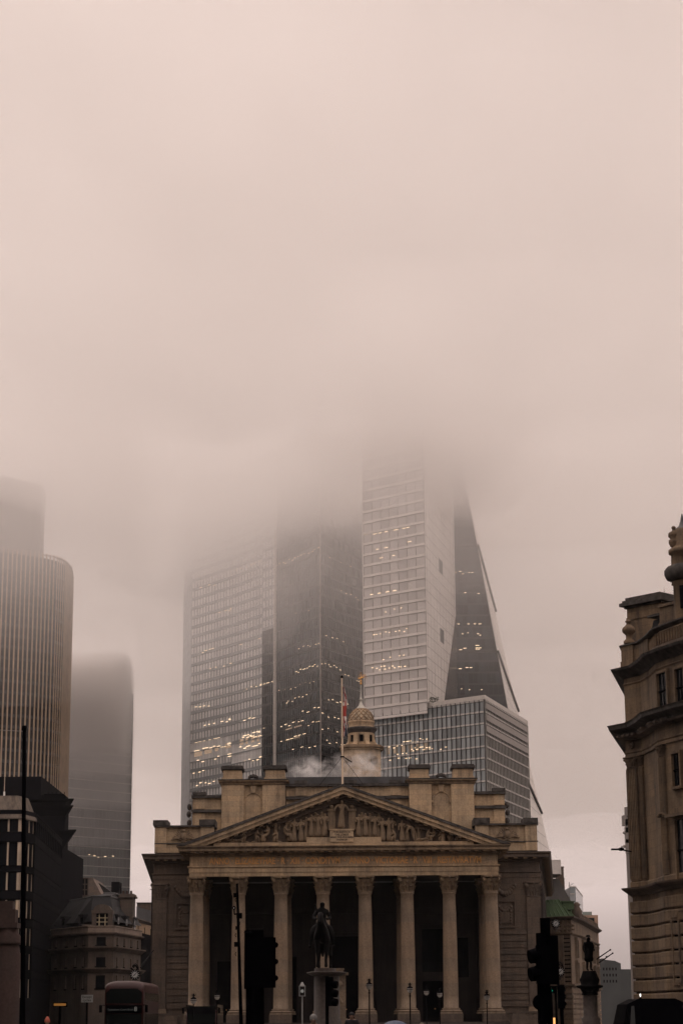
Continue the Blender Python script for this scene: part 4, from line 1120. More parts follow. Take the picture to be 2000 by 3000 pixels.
# --- flag pole and flag
fpY = 189.4
fx, fzb, fzt = ax(1003, fpY, 2290), 21.0, az(1987, fpY, 1002)
fp = thing('flagpole', 'tall cream flagpole rising behind the tip of the pediment', 'flagpole', (fx, fpY, fzb))
m = MB(); m.tube((fx, fpY, fzb), (fx, fpY, fzt), .105, .06, 10); m.build('pole', plain('cream_paint', (.62, .48, .34), rough=.5, var=.12), fp)
m = MB(); m.ball((fx, fpY, fzt + .1), .13, 10, 8); m.tube((fx, fpY, fzt + .18), (fx, fpY, fzt + .34), .06, .01, 6); m.build('finial', M['black'], fp)
zc = az(2218, fpY, 1002)
m = MB(); m.tube((fx, fpY, zc - .06), (fx, fpY, zc + .06), .2, .2, 10)
for d in ((2.0, .8), (-2.2, .8)): m.tube((fx, fpY, zc), (fx + d[0], fpY + d[1], zc - 2.6), .02, .02, 5)
m.tube((fx + .1, fpY, zc), (fx + .9, fpY + .1, zc - .5), .05, .05, 5); m.build('stay_collar', M['black'], fp)
# limp hanging flag: folds of a red, white and blue crossed flag
mf, nt, out = newmat('flag_cloth')
b = N(nt, 'ShaderNodeBsdfPrincipled', Roughness=.8)
at_ = nt.nodes.new('ShaderNodeAttribute'); at_.attribute_name = 'flag_colour'
nt.links.new(at_.outputs['Color'], b.inputs['Base Color']); nt.links.new(b.outputs[0], out.inputs['Surface'])
zt_, zb_ = az(2008, fpY, 1005), az(2160, fpY, 1005)
NX, NZ = 14, 60
v = []; cols = []
RED, WHT, BLU = (.30, .035, .025, 1), (.62, .57, .52, 1), (.012, .014, .035, 1)
def flagcol(u, w_):
    """Crossed-banner pattern on a 2:1 cloth, u along the fly, w_ up the hoist, both 0..1."""
    x, y = (u - .5) * 2, (w_ - .5)
    if abs(y) < .10 or abs(x) < .10: return RED
    if abs(y) < .167 or abs(x) < .167: return WHT
    d = abs(abs(y) - abs(x) * .5)
    if d < .04: return RED
    if d < .10: return WHT
    return BLU
for i in range(NZ + 1):
    tz_ = i / NZ
    for k in range(NX + 1):
        u = k / NX
        wdt = (.12 + .55 * min(1, tz_ * 3)) * (1 - .25 * tz_)
        x = fx + .08 + wdt * (.5 - .5 * math.cos(u * 5.0)) * .62 + .05 * math.sin(9 * tz_)
        y = fpY - .05 + .12 * math.sin(u * 9 + 2 * tz_)
        v.append((x, y, zt_ + (zb_ - zt_) * (tz_ * (1 - .10 * u) + .06 * u)))
fc = [(i * (NX + 1) + k, i * (NX + 1) + k + 1, (i + 1) * (NX + 1) + k + 1, (i + 1) * (NX + 1) + k) for i in range(NZ) for k in range(NX)]
m = MB(); m.add(v, fc, True); fo = m.build('flag', mf, None, fix=False)
sd_ = fo.modifiers.new('thick', 'SOLIDIFY'); sd_.thickness = .015
ca = fo.data.color_attributes.new('flag_colour', 'FLOAT_COLOR', 'POINT')
for i in range(NZ + 1):
    for k in range(NX + 1):
        ca.data[i * (NX + 1) + k].color = flagcol(min(1, .06 + k / NX * .8 + .35 * i / NZ), 1 - min(1, i / NZ * 1.0))
tag(fo, 'red, white and blue flag hanging limp from the cream flagpole', 'flag')

# steam drifting over the roof: thin ragged vapour
def steam_mat():
    m, nt, out = newmat('roof_steam'); L = nt.links
    tc = N(nt, 'ShaderNodeTexCoord'); gr = N(nt, 'ShaderNodeTexGradient', gradient_type='SPHERICAL'); L.new(tc.outputs['Object'], gr.inputs[0])
    ge = N(nt, 'ShaderNodeNewGeometry'); n1 = N(nt, 'ShaderNodeTexNoise', Scale=.85, Detail=5.0, Roughness=.62, Distortion=.8); L.new(ge.outputs['Position'], n1.inputs['Vector'])
    rm = N(nt, 'ShaderNodeMapRange'); L.new(n1.outputs['Fac'], rm.inputs[0]); rm.inputs[1].default_value = .42; rm.inputs[2].default_value = .72; rm.inputs[3].default_value = 0.0; rm.inputs[4].default_value = 1.0
    mu = N(nt, 'ShaderNodeMath', operation='MULTIPLY'); L.new(rm.outputs[0], mu.inputs[0]); L.new(gr.outputs['Fac'], mu.inputs[1])
    m2 = N(nt, 'ShaderNodeMath', operation='MULTIPLY'); L.new(mu.outputs[0], m2.inputs[0]); m2.inputs[1].default_value = 1.5
    p = N(nt, 'ShaderNodeVolumePrincipled'); p.inputs['Color'].default_value = (1, .985, .97, 1); L.new(m2.outputs[0], p.inputs['Density']); L.new(p.outputs[0], out.inputs['Volume'])
    return m
STEAM = steam_mat()
for px_, py_, rx, rz, lb in ((895, 2258, 3.4, 1.7, 'ragged wisp of white steam over the hall roof left of the flagpole'), (1050, 2250, 4.0, 2.0, 'thin white steam curling round the foot of the bell turret')):
    c = at(px_, py_, 203); m = MB(); m.ball((0, 0, 0), 1.0, 20, 12)
    o = m.build('steam', STEAM, None); o.location = c; o.scale = (rx, 1.6, rz)
    tag(o, lb, 'steam', None, 'stuff')
# ------------------------------------------------------------------ left: dark modern block with banded windows
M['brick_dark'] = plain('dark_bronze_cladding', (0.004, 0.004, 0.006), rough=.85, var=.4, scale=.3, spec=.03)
M['mull_gold'] = plain('pale_bronze_mullion', (0.42, 0.33, 0.24), rough=.5, var=.25, scale=.8)
M['leadroof'] = stone('ribbed_lead_roof', (0.16, .135, .11), dirt=.9, course=9, blockw=.6, joint=.05)
ob = thing('office_block', 'near-black corner office block with stacked window bands and pale mullions at the left edge', 'office block', (-38, 245, 0))
lp = [plan(-140, 236, 2600), plan(58, 236, 2600), plan(96, 240, 2600), plan(176, 276, 2600)]
ztop = az(2330, 240, 50)
zsill = [az(y, 238, 60) for y in (2442, 2540, 2612, 2692, 2772, 2842, 2925)]
zhead = [az(y, 238, 60) for y in (2382, 2472, 2560, 2640, 2720, 2795, 2870)]
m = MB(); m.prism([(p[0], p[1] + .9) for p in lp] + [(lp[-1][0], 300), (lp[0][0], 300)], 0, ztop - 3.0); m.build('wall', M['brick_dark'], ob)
zz = ztop - 3.0
for zs_, zh in zip(zsill, zhead):
    m = MB(); m.sweep(lp, [(-.9, zh), (.0, zh), (.12, zh + .15), (.12, zz - .1), (.22, zz), (-.9, zz)]); m.build('spandrel_band', M['blackstone'], ob); zz = zs_
m = MB(); m.sweep(lp, [(-.9, -.1), (0, -.1), (.1, zz - .1), (-.9, zz)]); m.build('base_band', M['blackstone'], ob)
for (p, q), L in (((lp[0], lp[1]), 0), ((lp[1], lp[2]), 1), ((lp[2], lp[3]), 2)):
    f = Face(p, q)
    for r_, (zs_, zh) in enumerate(zip(zsill, zhead)):
        n = max(2, int(round(f.L / (1.55 if L < 2 else 1.5))))
        if L == 2: n = 14
        g = MB(); f.quad(g, 0.02, f.L - .02, zs_, zh, -.45); wn = g.build('window', M['darkglass'], ob, fix=False)
        for i in range(n + 1):
            t = f.L * i / n; mm = MB()
            if L < 2: f.bar(mm, max(.01, t - .085), min(f.L - .01, t + .085), zs_ + .01, zh - .01, -.44, -.12)
            else: f.bar(mm, max(.01, t - .16), min(f.L - .01, t + .16), zs_ + .01, zh - .01, -.44, .05)
            mm.build('mullion', M['mull_gold'] if L < 2 else M['blackstone'], wn, fix=False)
# upper set-back storey: leaded roof, mullions; gallery rail on the flank
m = MB(); m.sweep(lp[:3], [(-4, ztop - .2), (-.9, ztop - .4), (.3, ztop - 3.05), (.3, ztop - 3.2), (-4, ztop - 3.2)]); m.build('leaded_roof', M['leadroof'], ob)
f = Face(lp[2], lp[3]); m = MB(); zr = az(2392, 242, 100)
m.tube(f.p(0, zr, .1), f.p(f.L, zr, .1), .12, .12, 6)
for i in range(16): f.bar(m, f.L * i / 15 - .07, f.L * i / 15 + .07, zsill[0], zr, .05, .16)
m.build('gallery_rail', M['blackstone'], ob)
light_rows(ob, Face(lp[0], lp[1]), [(az(2655, 236, 40), 18, 22, 4, 1.0), (az(2785, 236, 40), 18, 21, 2, .8)])

# black classical block behind it, with deep cornices seen in profile
kb_ = thing('stone_block', 'black flat-topped block with deep cornices projecting towards the gap, behind the dark office block', 'building', (-36, 300, 0))
xa, xb, xc = ax(-150, 300), ax(112, 300), ax(184, 300)
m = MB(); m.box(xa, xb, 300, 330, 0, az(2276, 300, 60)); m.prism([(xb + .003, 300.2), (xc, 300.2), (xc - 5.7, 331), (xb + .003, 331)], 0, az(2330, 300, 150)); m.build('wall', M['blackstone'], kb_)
m = MB(); m.box(xb + .5, xc - .2, 299.9, 300.18, az(2331, 300, 150), az(2327, 300, 150))
for k in range(5): m.tube((xb + 1 + k * .6, 300.5, az(2330, 300, 150)), (xb + 1 + k * .6, 300.5, az(2320, 300, 150)), .05, .05, 5)
m.build('roof_rail', M['black'], kb_)
for yt, yb, px1 in ((2343, 2352, 208), (2362, 2392, 207), (2434, 2480, 217), (2508, 2548, 215), (2582, 2602, 205)):
    zt_, zb_ = az(yt, 300, 190), az(yb, 300, 190); o = ax(px1, 300) - xc
    m = MB(); m.sweep([(xa, 300), (xc, 300), (xc - 5.9, 331)], [(-.3, zb_), (.05, zb_), (o * .55, zt_ - (zt_ - zb_) * .4), (o, zt_ - .15), (o, zt_), (-.3, zt_)]); m.build('cornice', M['blackstone'], kb_)

# rough stone pillar at the left margin
pl = thing('stone_pillar', 'dark reddish stone pillar with moulded cap at the lower left edge', 'pillar', (ax(18, 110, 2850), 110.6, 0))
cx = ax(15, 110, 2850); zz = lambda y: az(y, 110, 20)
M['redstone'] = stone('reddish_granite', (0.085, .055, .048), dirt=.7, course=4, blockw=4, joint=.0)
m = MB(); m.lathe([(.72, 0), (.72, zz(2800)), (.66, zz(2790)), (.60, zz(2770))], (cx, 110.6, 0), 20); m.build('shaft', M['redstone'], pl)
m = MB(); m.lathe([(.62, zz(2769)), (.72, zz(2765)), (.66, zz(2758)), (.70, zz(2745)), (.56, zz(2735)), (.54, zz(2720))], (cx, 110.6, 0), 20); m.build('capital', M['redstone'], pl)
m = MB(); m.box(cx - 1.2, cx + .56, 110, 111.2, zz(2719), zz(2704)); m.box(cx - 1.2, cx + .42, 110.1, 111.1, zz(2703.8), zz(2665)); m.box(cx - 1.2, cx + .26, 110.2, 111, zz(2664.5), zz(2640)); m.build('cap_block', M['redstone'], pl)

# ------------------------------------------------------------------ left: mansard corner building
M['render'] = stone('drab_stone', (0.12, .096, .08), dirt=.75, course=.7, blockw=1.6, joint=.015)
M['mans_parapet'] = stone('pale_parapet_stone', (.27, .22, .185), dirt=.5, course=2, blockw=2.2)
ms_ = thing('mansard_building', 'grey stone corner building with dark mansard roof, rounded dormer and small windows', 'building', (-29, 258, 0))
Ym = 252
mp_ = [plan(150, 262, 2800), plan(210, 256, 2800), plan(258, 252, 2800), plan(332, 252, 2800), plan(412, 266, 2800)]
zm = lambda y: az(y, 252, 300)
lv = [(2745, 2790), (2800, 2850)]
wallz = [0, zm(2913), zm(2845), zm(2785), zm(2737)]
rowz = [(zm(2769), zm(2744)), (zm(2832), zm(2803)), (zm(2897), zm(2856))]
for i, (p, q) in enumerate(zip(mp_, mp_[1:])):
    f = Face(p, q); ops = []
    n = {0: 2, 1: 2, 2: 1, 3: 4}[i]
    for zr_ in rowz:
        for k in range(n):
            c = f.L * (k + .5) / n; hw = .58 if i == 2 else .27
            ops.append((c - hw, c + hw, zr_[0], zr_[1] - .1))
    wall_open(f, 0, zm(2735), ops, .35).build('wall', M['render'], ms_, fix=False)
    for o in ops: window(ms_, f, *o, depth=.3, fm='black', bars=(1, 1), sill=.08)
m = MB(); m.prism([(p[0], p[1] + 1.2) for p in mp_] + [(mp_[-1][0] + 1, 285), (mp_[0][0], 285)], 0, zm(2720)); m.build('inner_core', M['black'], ms_)
for yt, yb, o in ((2733, 2742, .45), (2775, 2789, .7), (2837, 2852, .7)):
    m = MB(); m.sweep(mp_, [(-.3, zm(yb)), (.05, zm(yb)), (.2, zm(yb) + .1), (o, zm(yt) - .12), (o, zm(yt)), (-.3, zm(yt))]); m.build('string_cornice', M['soot_and_shade'], ms_)
m = MB(); m.sweep(mp_, [(-.4, zm(2732.5)), (.12, zm(2732.5)), (.12, zm(2718)), (.22, zm(2716)), (.22, zm(2713)), (-.4, zm(2713))]); m.build('parapet', M['mans_parapet'], ms_)
# mansard: steep lower slope, shallow top
m = MB(); inn = [(p[0] + (0.9 if i < 2 else -.2 if i == 2 else -.9 if i == 3 else -2.2), p[1] + 3.0) for i, p in enumerate(mp_)]
v = []
for p, q in zip(mp_, inn): v += [(p[0], p[1] + .5, zm(2700)), (q[0] + (-29 - q[0]) * .12, q[1], zm(2622))]
for q in inn: v.append((q[0] + (-29 - q[0]) * .45, q[1] + 5, zm(2608)))
f_ = []
for i in range(4): f_ += [(2 * i, 2 * i + 2, 2 * i + 3, 2 * i + 1), (2 * i + 1, 2 * i + 3, 10 + i + 1, 10 + i)]
m.add(v, f_); m.build('mansard_roof', M['slate'], ms_)
m = MB()
for a, b in zip(v[1:9:2], v[3:10:2]): m.tube(a, b, .12, .12, 6)
for a, b in zip(v[10:14], v[11:15]): m.tube(a, b, .16, .16, 6)
m.build('roof_ridge', M['lead'], ms_)
# rounded dormer over the middle
fd = Face(mp_[2], mp_[3]); c = fd.L * .52
D = MB(); fd.bar(D, c - 1.25, c - .72, zm(2714), zm(2677), -1.6, .05); fd.bar(D, c + .72, c + 1.25, zm(2714), zm(2677), -1.6, .05); fd.bar(D, c - 1.3, c + 1.3, zm(2677) + .002, zm(2668), -1.7, .12)
pts = [fd.p(c + 1.1 * math.cos(PI * k / 14), zm(2667.9) + .72 * math.sin(PI * k / 14), .06) for k in range(15)]
pb = [q - fd.n * 1.7 for q in pts]
D.add(pts + pb, [tuple(range(15)), tuple(range(29, 14, -1))] + [(k + 1, k, 15 + k, 16 + k) for k in range(14)] + [(0, 14, 29, 15)])
dm = D.build('dormer', M['render'], ms_)
g = MB(); fd.quad(g, c - .72, c + .72, zm(2714), zm(2677), -.25); g.build('pane', M['darkglass'], dm, fix=False)
g = MB()
for t in (-.36, .36): fd.bar(g, c + t - .05, c + t + .05, zm(2714), zm(2678), -.24, -.15)
for y in (2690, 2702): fd.bar(g, c - .7, c + .7, zm(y) - .04, zm(y) + .04, -.24, -.16)
g.build('glazing_bar', plain('pale_yellow_frame', (.55, .45, .28), var=.1), dm)
for i, ts in ((0, (.5,)), (1, (.5,)), (3, (.2, .5, .8))):
    f = Face(mp_[i], mp_[i + 1])
    for t in ts:
        c = f.L * t; D = MB(); f.bar(D, c - .55, c + .55, zm(2706), zm(2683), -1.9, -.15); f.bar(D, c - .75, c + .75, zm(2683) + .002, zm(2677), -2.0, .0); d_ = D.build('dormer', M['slate'], ms_)
        g = MB(); f.quad(g, c - .35, c + .35, zm(2704), zm(2686), -.145); g.build('pane', M['darkglass'], d_, fix=False)
ch = MB(); x0, x1 = ax(352, 262, 2620), ax(390, 262, 2620); ch.box(x0, x1, 262, 265, zm(2720), zm(2617)); ch.box(x0 - .2, x1 + .25, 261.7, 265.2, zm(2617) + .003, zm(2611)); ch.box(x0 - .1, x1 + .12, 261.8, 265.1, zm(2610.9), zm(2606))
cs = ch.build('chimney_stack', M['render'], ms_)
for k in range(3): g = MB(); g.lathe([(.16, 0), (.13, .4), (.17, .45)], (x0 + .3 + .5 * k, 263, zm(2606)), 10); g.build('chimney_pot', M['redstone'], cs)

# lit terrace running back behind it
tr_ = thing('terrace_building', 'warm stone terrace with dark slate roof squeezed between mansard building and the columned hall', 'building', (-22.5, 285, 0))
t0, t1 = plan(398, 280, 2750), plan(470, 300, 2750); f = Face(t0, t1); zt_ = lambda y: az(y, 284, 425)
ops = []
for zr_ in ((zt_(2742), zt_(2716)), (zt_(2805), zt_(2768)), (zt_(2850), zt_(2815)), (zt_(2900), zt_(2862))):
    for k in range(4): c = f.L * (k + .35) / 4; ops.append((c - .38, c + .38, zr_[0], zr_[1]))
wall_open(f, 0, zt_(2702), ops, .35).build('wall', stone('warm_terrace_stone', (.36, .26, .17), dirt=.4, course=.6, blockw=1.2), tr_, fix=False)
for o in ops: window(tr_, f, *o, depth=.3, bars=(0, 1), sill=.08)
m = MB(); m.prism([(t0[0], t0[1] + .6), (t1[0], t1[1] + .6), (t1[0], 330), (t0[0], 330)], 0, zt_(2702)); m.build('inner_core', M['black'], tr_)
m = MB(); m.sweep([t0, t1], [(-.3, zt_(2760)), (.1, zt_(2760)), (.5, zt_(2748)), (.5, zt_(2745)), (-.3, zt_(2745))]); m.sweep([t0, t1], [(-.3, zt_(2706)), (.1, zt_(2706)), (.45, zt_(2700)), (.45, zt_(2697)), (-.3, zt_(2697))]); m.build('string_cornice', M['render'], tr_)
m = MB(); a, b = Vector((t0[0], t0[1], zt_(2698))), Vector((t1[0], t1[1], zt_(2698))); up = Vector((-.5, 5, zt_(2655) - zt_(2698)))
m.add([a, b, b + up, a + up], [(0, 1, 2, 3)]); m.build('roof', M['slate'], tr_)
m = MB(); m.box(ax(402, 300), ax(443, 300), 300, 306, zt_(2700), az(2647, 300, 420)); m.box(ax(400, 300), ax(446, 300), 299.8, 306.2, az(2647, 300, 420), az(2645, 300, 420)); m.build('roof_stack', M['render'], tr_)

# small pavilion roof peeping over the mansard
pv = thing('roof_pavilion', 'pale sloping-sided rooftop pavilion with a tall gridded window above the mansard roof', 'building', (-37, 330, 0))
q = lambda px, py: (ax(px, 330, 2600), az(py, 330, px))
A_, B_, C_, D_ = q(186, 2640), q(330, 2680), q(270, 2572), q(208, 2572)
m = MB(); m.xz([(A_[0], 8), (B_[0] + 3, 8), B_, C_, D_, A_], 330, 345); m.build('wall', stone('pavilion_stone', (.22, .18, .155), dirt=.5), pv)
m = MB(); x0, x1 = ax(212, 330), ax(258, 330); m.box(x0, x1, 329.8, 329.99, az(2625, 330, 235), az(2575, 330, 235)); wn = m.build('window', M['darkglass'], pv)
m = MB()
for k in range(6): t = x0 + (x1 - x0) * k / 5; m.box(t - .08, t + .08, 329.7, 329.79, az(2625, 330, 235), az(2575, 330, 235))
for y in (2575, 2592, 2608, 2625): m.box(x0, x1, 329.72, 329.78, az(y, 330, 235) - .08, az(y, 330, 235) + .08)
m.build('glazing_bar', M['render'], wn)
m = MB(); m.xz([q(272, 2578), q(348, 2632), q(348, 2690), q(272, 2690)], 336, 350); m.build('slate_roof', M['slate'], pv)
m = MB(); m.box(ax(322, 336), ax(345, 336), 338, 342, az(2640, 336, 330), az(2582, 336, 330)); m.build('chimney', M['blackstone'], pv)

# ------------------------------------------------------------------ right: big stone corner building
rb_ = thing('stone_building', 'tall ornate stone corner building with fluted pilasters and turret at right edge', 'building', (19, 126, 0))
W0 = [plan(1839, 126, 2300), plan(1888, 124.6, 2300), plan(1915, 122.6, 2300), plan(1936, 120.2, 2300), plan(1975, 118.6, 2300), plan(2030, 116.6, 2300), plan(2200, 112, 2300)]
back = (W0[0][0] + 3.5, 142)
WP = [back] + W0
zr = lambda y: az(y, 126, 1840)
# courses from the ground up: rustication, string, order, entablature, attic, cornice, parapet
m = MB(); m.prism([(p[0], p[1]) for p in W0] + [(40, 112), (40, 142), back], 0, zr(1972)); m.build('wall', M['rightstone'], rb_)
y_ = 2985; k = 0
m = MB()
while y_ > 2640:
    m.sweep(WP, [(-.2, zr(y_)), (.14, zr(y_)), (.17, zr(y_ - 3)), (.17, zr(y_ - 30)), (.14, zr(y_ - 33)), (-.2, zr(y_ - 33))]); y_ -= 38.5
m.build('rusticated_course', M['rightstone'], rb_)
def course(name, prof, mat, path=WP):
    mm = MB(); mm.sweep(path, prof); return mm.build(name, M[mat], rb_)
course('string_cornice', [(-.2, zr(2626)), (.12, zr(2626)), (.2, zr(2620)), (.62, zr(2609)), (.66, zr(2604)), (-.2, zr(2602))], 'soot_and_shade')
course('plinth_band', [(-.2, zr(2600)), (.10, zr(2600)), (.10, zr(2588)), (.04, zr(2584)), (-.2, zr(2584))], 'rightstone')
course('architrave', [(-.2, zr(2221)), (.10, zr(2221)), (.10, zr(2212)), (.16, zr(2208)), (.16, zr(2203)), (-.2, zr(2203))], 'rightstone')
course('frieze', [(-.2, zr(2202.8)), (.05, zr(2202.8)), (.05, zr(2172)), (-.2, zr(2172))], 'rightstone')
course('bed_moulding', [(-.2, zr(2171.8)), (.1, zr(2171.8)), (.5, zr(2166)), (.52, zr(2160)), (-.2, zr(2160))], 'soot_and_shade')
course('main_cornice', [(-.2, zr(2159.5)), (.45, zr(2159.5)), (.5, zr(2152)), (1.02, zr(2142)), (1.06, zr(2134)), (1.14, zr(2129)), (-.2, zr(2124))], 'grime')
course('attic_base', [(-.2, zr(2123.5)), (.05, zr(2123.5)), (.05, zr(2115)), (-.2, zr(2114))], 'rightstone')
course('attic_string', [(-.2, zr(2011)), (.03, zr(2011)), (.08, zr(2007)), (.03, zr(2004)), (-.2, zr(2004))], 'rightcarved')
course('upper_cornice', [(-.2, zr(1990)), (.06, zr(1990)), (.18, zr(1984)), (.72, zr(1970)), (.80, zr(1963)), (-.2, zr(1960))], 'grime')
course('parapet_base', [(-.3, zr(1959.6)), (.08, zr(1959.6)), (.08, zr(1944)), (-.3, zr(1942))], 'soot_and_shade')
course('parapet_wall', [(-.3, zr(1941.5)), (.02, zr(1941.5)), (.02, zr(1900)), (-.3, zr(1900))], 'rightstone', WP[:4])
course('parapet_coping', [(-.35, zr(1899.5)), (.06, zr(1899.5)), (.2, zr(1896)), (.2, zr(1892)), (-.35, zr(1889))], 'grime')
# balustrade on the curve
m = MB()
for p, d in along(W0[2:], .34):
    m.lathe([(.06, 0), (.09, .08), (.05, .16), (.10, .45), (.05, .62), (.08, .72)], (p.x + .1, p.y + .05, zr(1941)), 8)
m.build('balustrade', M['rightcarved'], rb_)
f = Face(W0[0], W0[1])
m = MB(); f.bar(m, .0, 1.15, zr(1959), zr(1898), -.4, .12); f.bar(m, -.05, 1.2, zr(1959), zr(1940), -.42, .17); m.build('parapet_pier', M['rightstone'], rb_)
uc = f.p(.55, 0, -.12); urn = [(.36, 1889), (.36, 1884), (.30, 1880), (.20, 1876), (.20, 1866), (.24, 1863), (.40, 1856), (.43, 1850), (.38, 1843), (.24, 1838), (.15, 1834), (.13, 1829), (.21, 1826), (.20, 1823), (.08, 1820), (.0, 1818)]
m = MB(); m.lathe([(a, zr(b) - zr(1889)) for a, b in urn], (uc.x, uc.y, zr(1889)), 18); m.build('urn', M['rightcarved'], rb_)
# pilasters with fluting
cap_right = cap_me.copy(); cap_right.materials[0] = M['rightcarved']
def fluted(face, t0, t1, z0, z1, out=.16):
    mm = MB(); face.bar(mm, t0, t1, z0, z1, -.05, out - .05); n = 6; w_ = (t1 - t0) / n
    for i in range(n + 1): t = t0 + (t1 - t0) * i / n; face.bar(mm, max(t0, t - w_ * .25), min(t1, t + w_ * .25), z0 + .1, z1 - .1, out - .055, out)
    p = mm.build('pilaster', M['rightstone'], rb_)
    c = face.p((t0 + t1) / 2, z1 + .003, .0)
    o = link_mesh('pilaster_capital', cap_right, p, c - origin_of(p), math.atan2(face.u.y, face.u.x), scale=((t1 - t0) / 1.25, .38, (zr(2221) - z1) / 1.43))
    return p
fluted(f, .04, 1.02, zr(2583), zr(2252)); 
f2 = Face(W0[3], W0[4]); f3 = Face(W0[4], W0[5])
fluted(f, f.L - .35, f.L - .02, zr(2583), zr(2250))
fluted(f2, .03, f2.L * .42, zr(2583), zr(2252))
# rosette on the frieze
m = MB(); c = f.p(.62, zr(2187), .06); m.tube(c, c + f.n * .1, .26, .22, 14); m.tube(c, c + f.n * .16, .12, .08, 10); m.build('frieze_rosette', M['rightcarved'], rb_)
for t in range(9):
    mm = MB(); 
    if t < 4: f.bar(mm, .1 + t * .5, .34 + t * .5, zr(2166), zr(2160.5), .5, .9)
    else: Face(W0[t // 2], W0[t // 2 + 1]).bar(mm, .2 + .8 * (t % 2), .45 + .8 * (t % 2), zr(2166), zr(2160.5), .5, .9)
    mm.build('modillion', M['soot_and_shade'], rb_)
# windows on the bay: dark recesses with surrounds
def bay_window(face, t0, t1, y0, y1, hood=None, q=119):
    mm = MB(); z0, z1 = az(y0, q, 1965), az(y1, q, 1965); s_ = .16
    face.bar(mm, t0 - s_, t0, z0 - s_, z1 + s_, .01, .20); face.bar(mm, t1, t1 + s_, z0 - s_, z1 + s_, .01, .20); face.bar(mm, t0, t1, z1, z1 + s_, .012, .22); face.bar(mm, t0, t1, z0 - s_, z0, .012, .26)
    if hood: face.bar(mm, t0 - .45, t1 + .45, z1 + s_ + .01, z1 + s_ + .2, .0, .55); face.bar(mm, t0 - .3, t1 + .3, z1 + s_ + .212, z1 + s_ + .5, .0, .3)
    w_ = mm.build('window', M['rightstone'], rb_)
    g = MB(); face.bar(g, t0, t1, z0, z1, .005, .03); g.build('pane', M['darkglass'], w_)
    g = MB(); zc = (z0 + z1) / 2; face.bar(g, t0, t1, zc - .05, zc + .05, .031, .09); face.bar(g, (t0 + t1) / 2 - .03, (t0 + t1) / 2 + .03, z0, z1, .032, .08)
    g.build('glazing_bar', M['black'], w_)
bay_window(f2, f2.L * .22, f2.L * .92, 2078, 1972, q=119.3)
bay_window(f3, .1, .95, 2304, 2208, q=118); bay_window(f3, .15, 1.6, 2582, 2402, True, q=118); bay_window(f3, .9, 1.9, 2075, 1965, q=118)
bay_window(f2, f2.L * .55, f2.L * .98, 2880, 2690, q=119.3); bay_window(f3, .1, 1.9, 2890, 2670, q=118)
mm = MB()
for i in range(6): mm.ball(f2.p(.2 + .25 * i, az(2388, 119, 1960) + .12 * math.sin(i), .35), .14, 8, 6, (1.2, 1, .6))
mm.build('carved_wreath', M['rightcarved'], rb_)
# chimney block on the roof, gabled dormer
cw = W0[0]; C0 = (ax(1836, 128.5, 1800), 128.5); C1 = (ax(1934, 126.5, 1800), 126.5)
fc = Face(C0, C1)
m = MB(); fc.bar(m, 0, fc.L, zr(1965), zr(1762), -3.0, 0); fc.bar(m, -.04, fc.L + .04, zr(1796), zr(1790), -3.0, .06); st = m.build('chimney_block', M['rightstone'], rb_)
m = MB(); fc.bar(m, -.15, fc.L + .15, zr(1761.5), zr(1756), -3.1, .1); fc.bar(m, -.36, fc.L + .36, zr(1755.5), zr(1746), -3.3, .34); fc.bar(m, -.22, fc.L + .22, zr(1745.5), zr(1739), -3.1, .2); fc.bar(m, -.06, fc.L + .06, zr(1738.5), zr(1730), -3, .05); m.build('chimney_cap', M['grime'], st)
m = MB(); q0 = fc.p(fc.L * .85, zr(1730), -1); m.tube(q0, q0 + Vector((0, 0, .42)), .015, .012, 5); m.build('lightning_rod', M['black'], st)
zg2 = lambda y: az(y, 122.4, 1930)
zs2 = lambda y: az(y, 120.5, 1960)
gd = Face(plan(1895, 123.4, 1850), plan(1968, 121.4, 1850))
m = MB(); v = [gd.p(.0, zg2(1889), 0), gd.p(gd.L, zg2(1889), 0), gd.p(gd.L, zg2(1806), -.1), gd.p(gd.L * .22, zg2(1813), -.1)]; v += [q - gd.n * 2.5 for q in v]
m.add(v, [(0, 1, 2, 3), (7, 6, 5, 4), (0, 3, 7, 4), (3, 2, 6, 7), (2, 1, 5, 6), (1, 0, 4, 5)]); g_ = m.build('slate_gable', M['slate'], rb_)
m = MB(); gd.bar(m, gd.L * .15, gd.L + .3, zg2(1806), zg2(1799), -2.6, .25); m.build('gable_coping', M['grime'], g_)
m = MB(); c = gd.p(gd.L * .72, zg2(1850), .0); m.tube(c, c + gd.n * .12, .66, .62, 20); m.tube(c + gd.n * .12, c + gd.n * .2, .22, .14, 12); m.build('round_panel', M['rightcarved'], g_)
m = MB(); s2 = Face(plan(1930, 121.5, 1780), plan(2010, 119.5, 1780)); s2.bar(m, 0, s2.L, zs2(1889), zs2(1772), -2.5, 0); s2.bar(m, 0, s2.L, zs2(1771.6), zs2(1764), -2.6, .12); m.build('roof_storey', M['rightstone'], rb_)
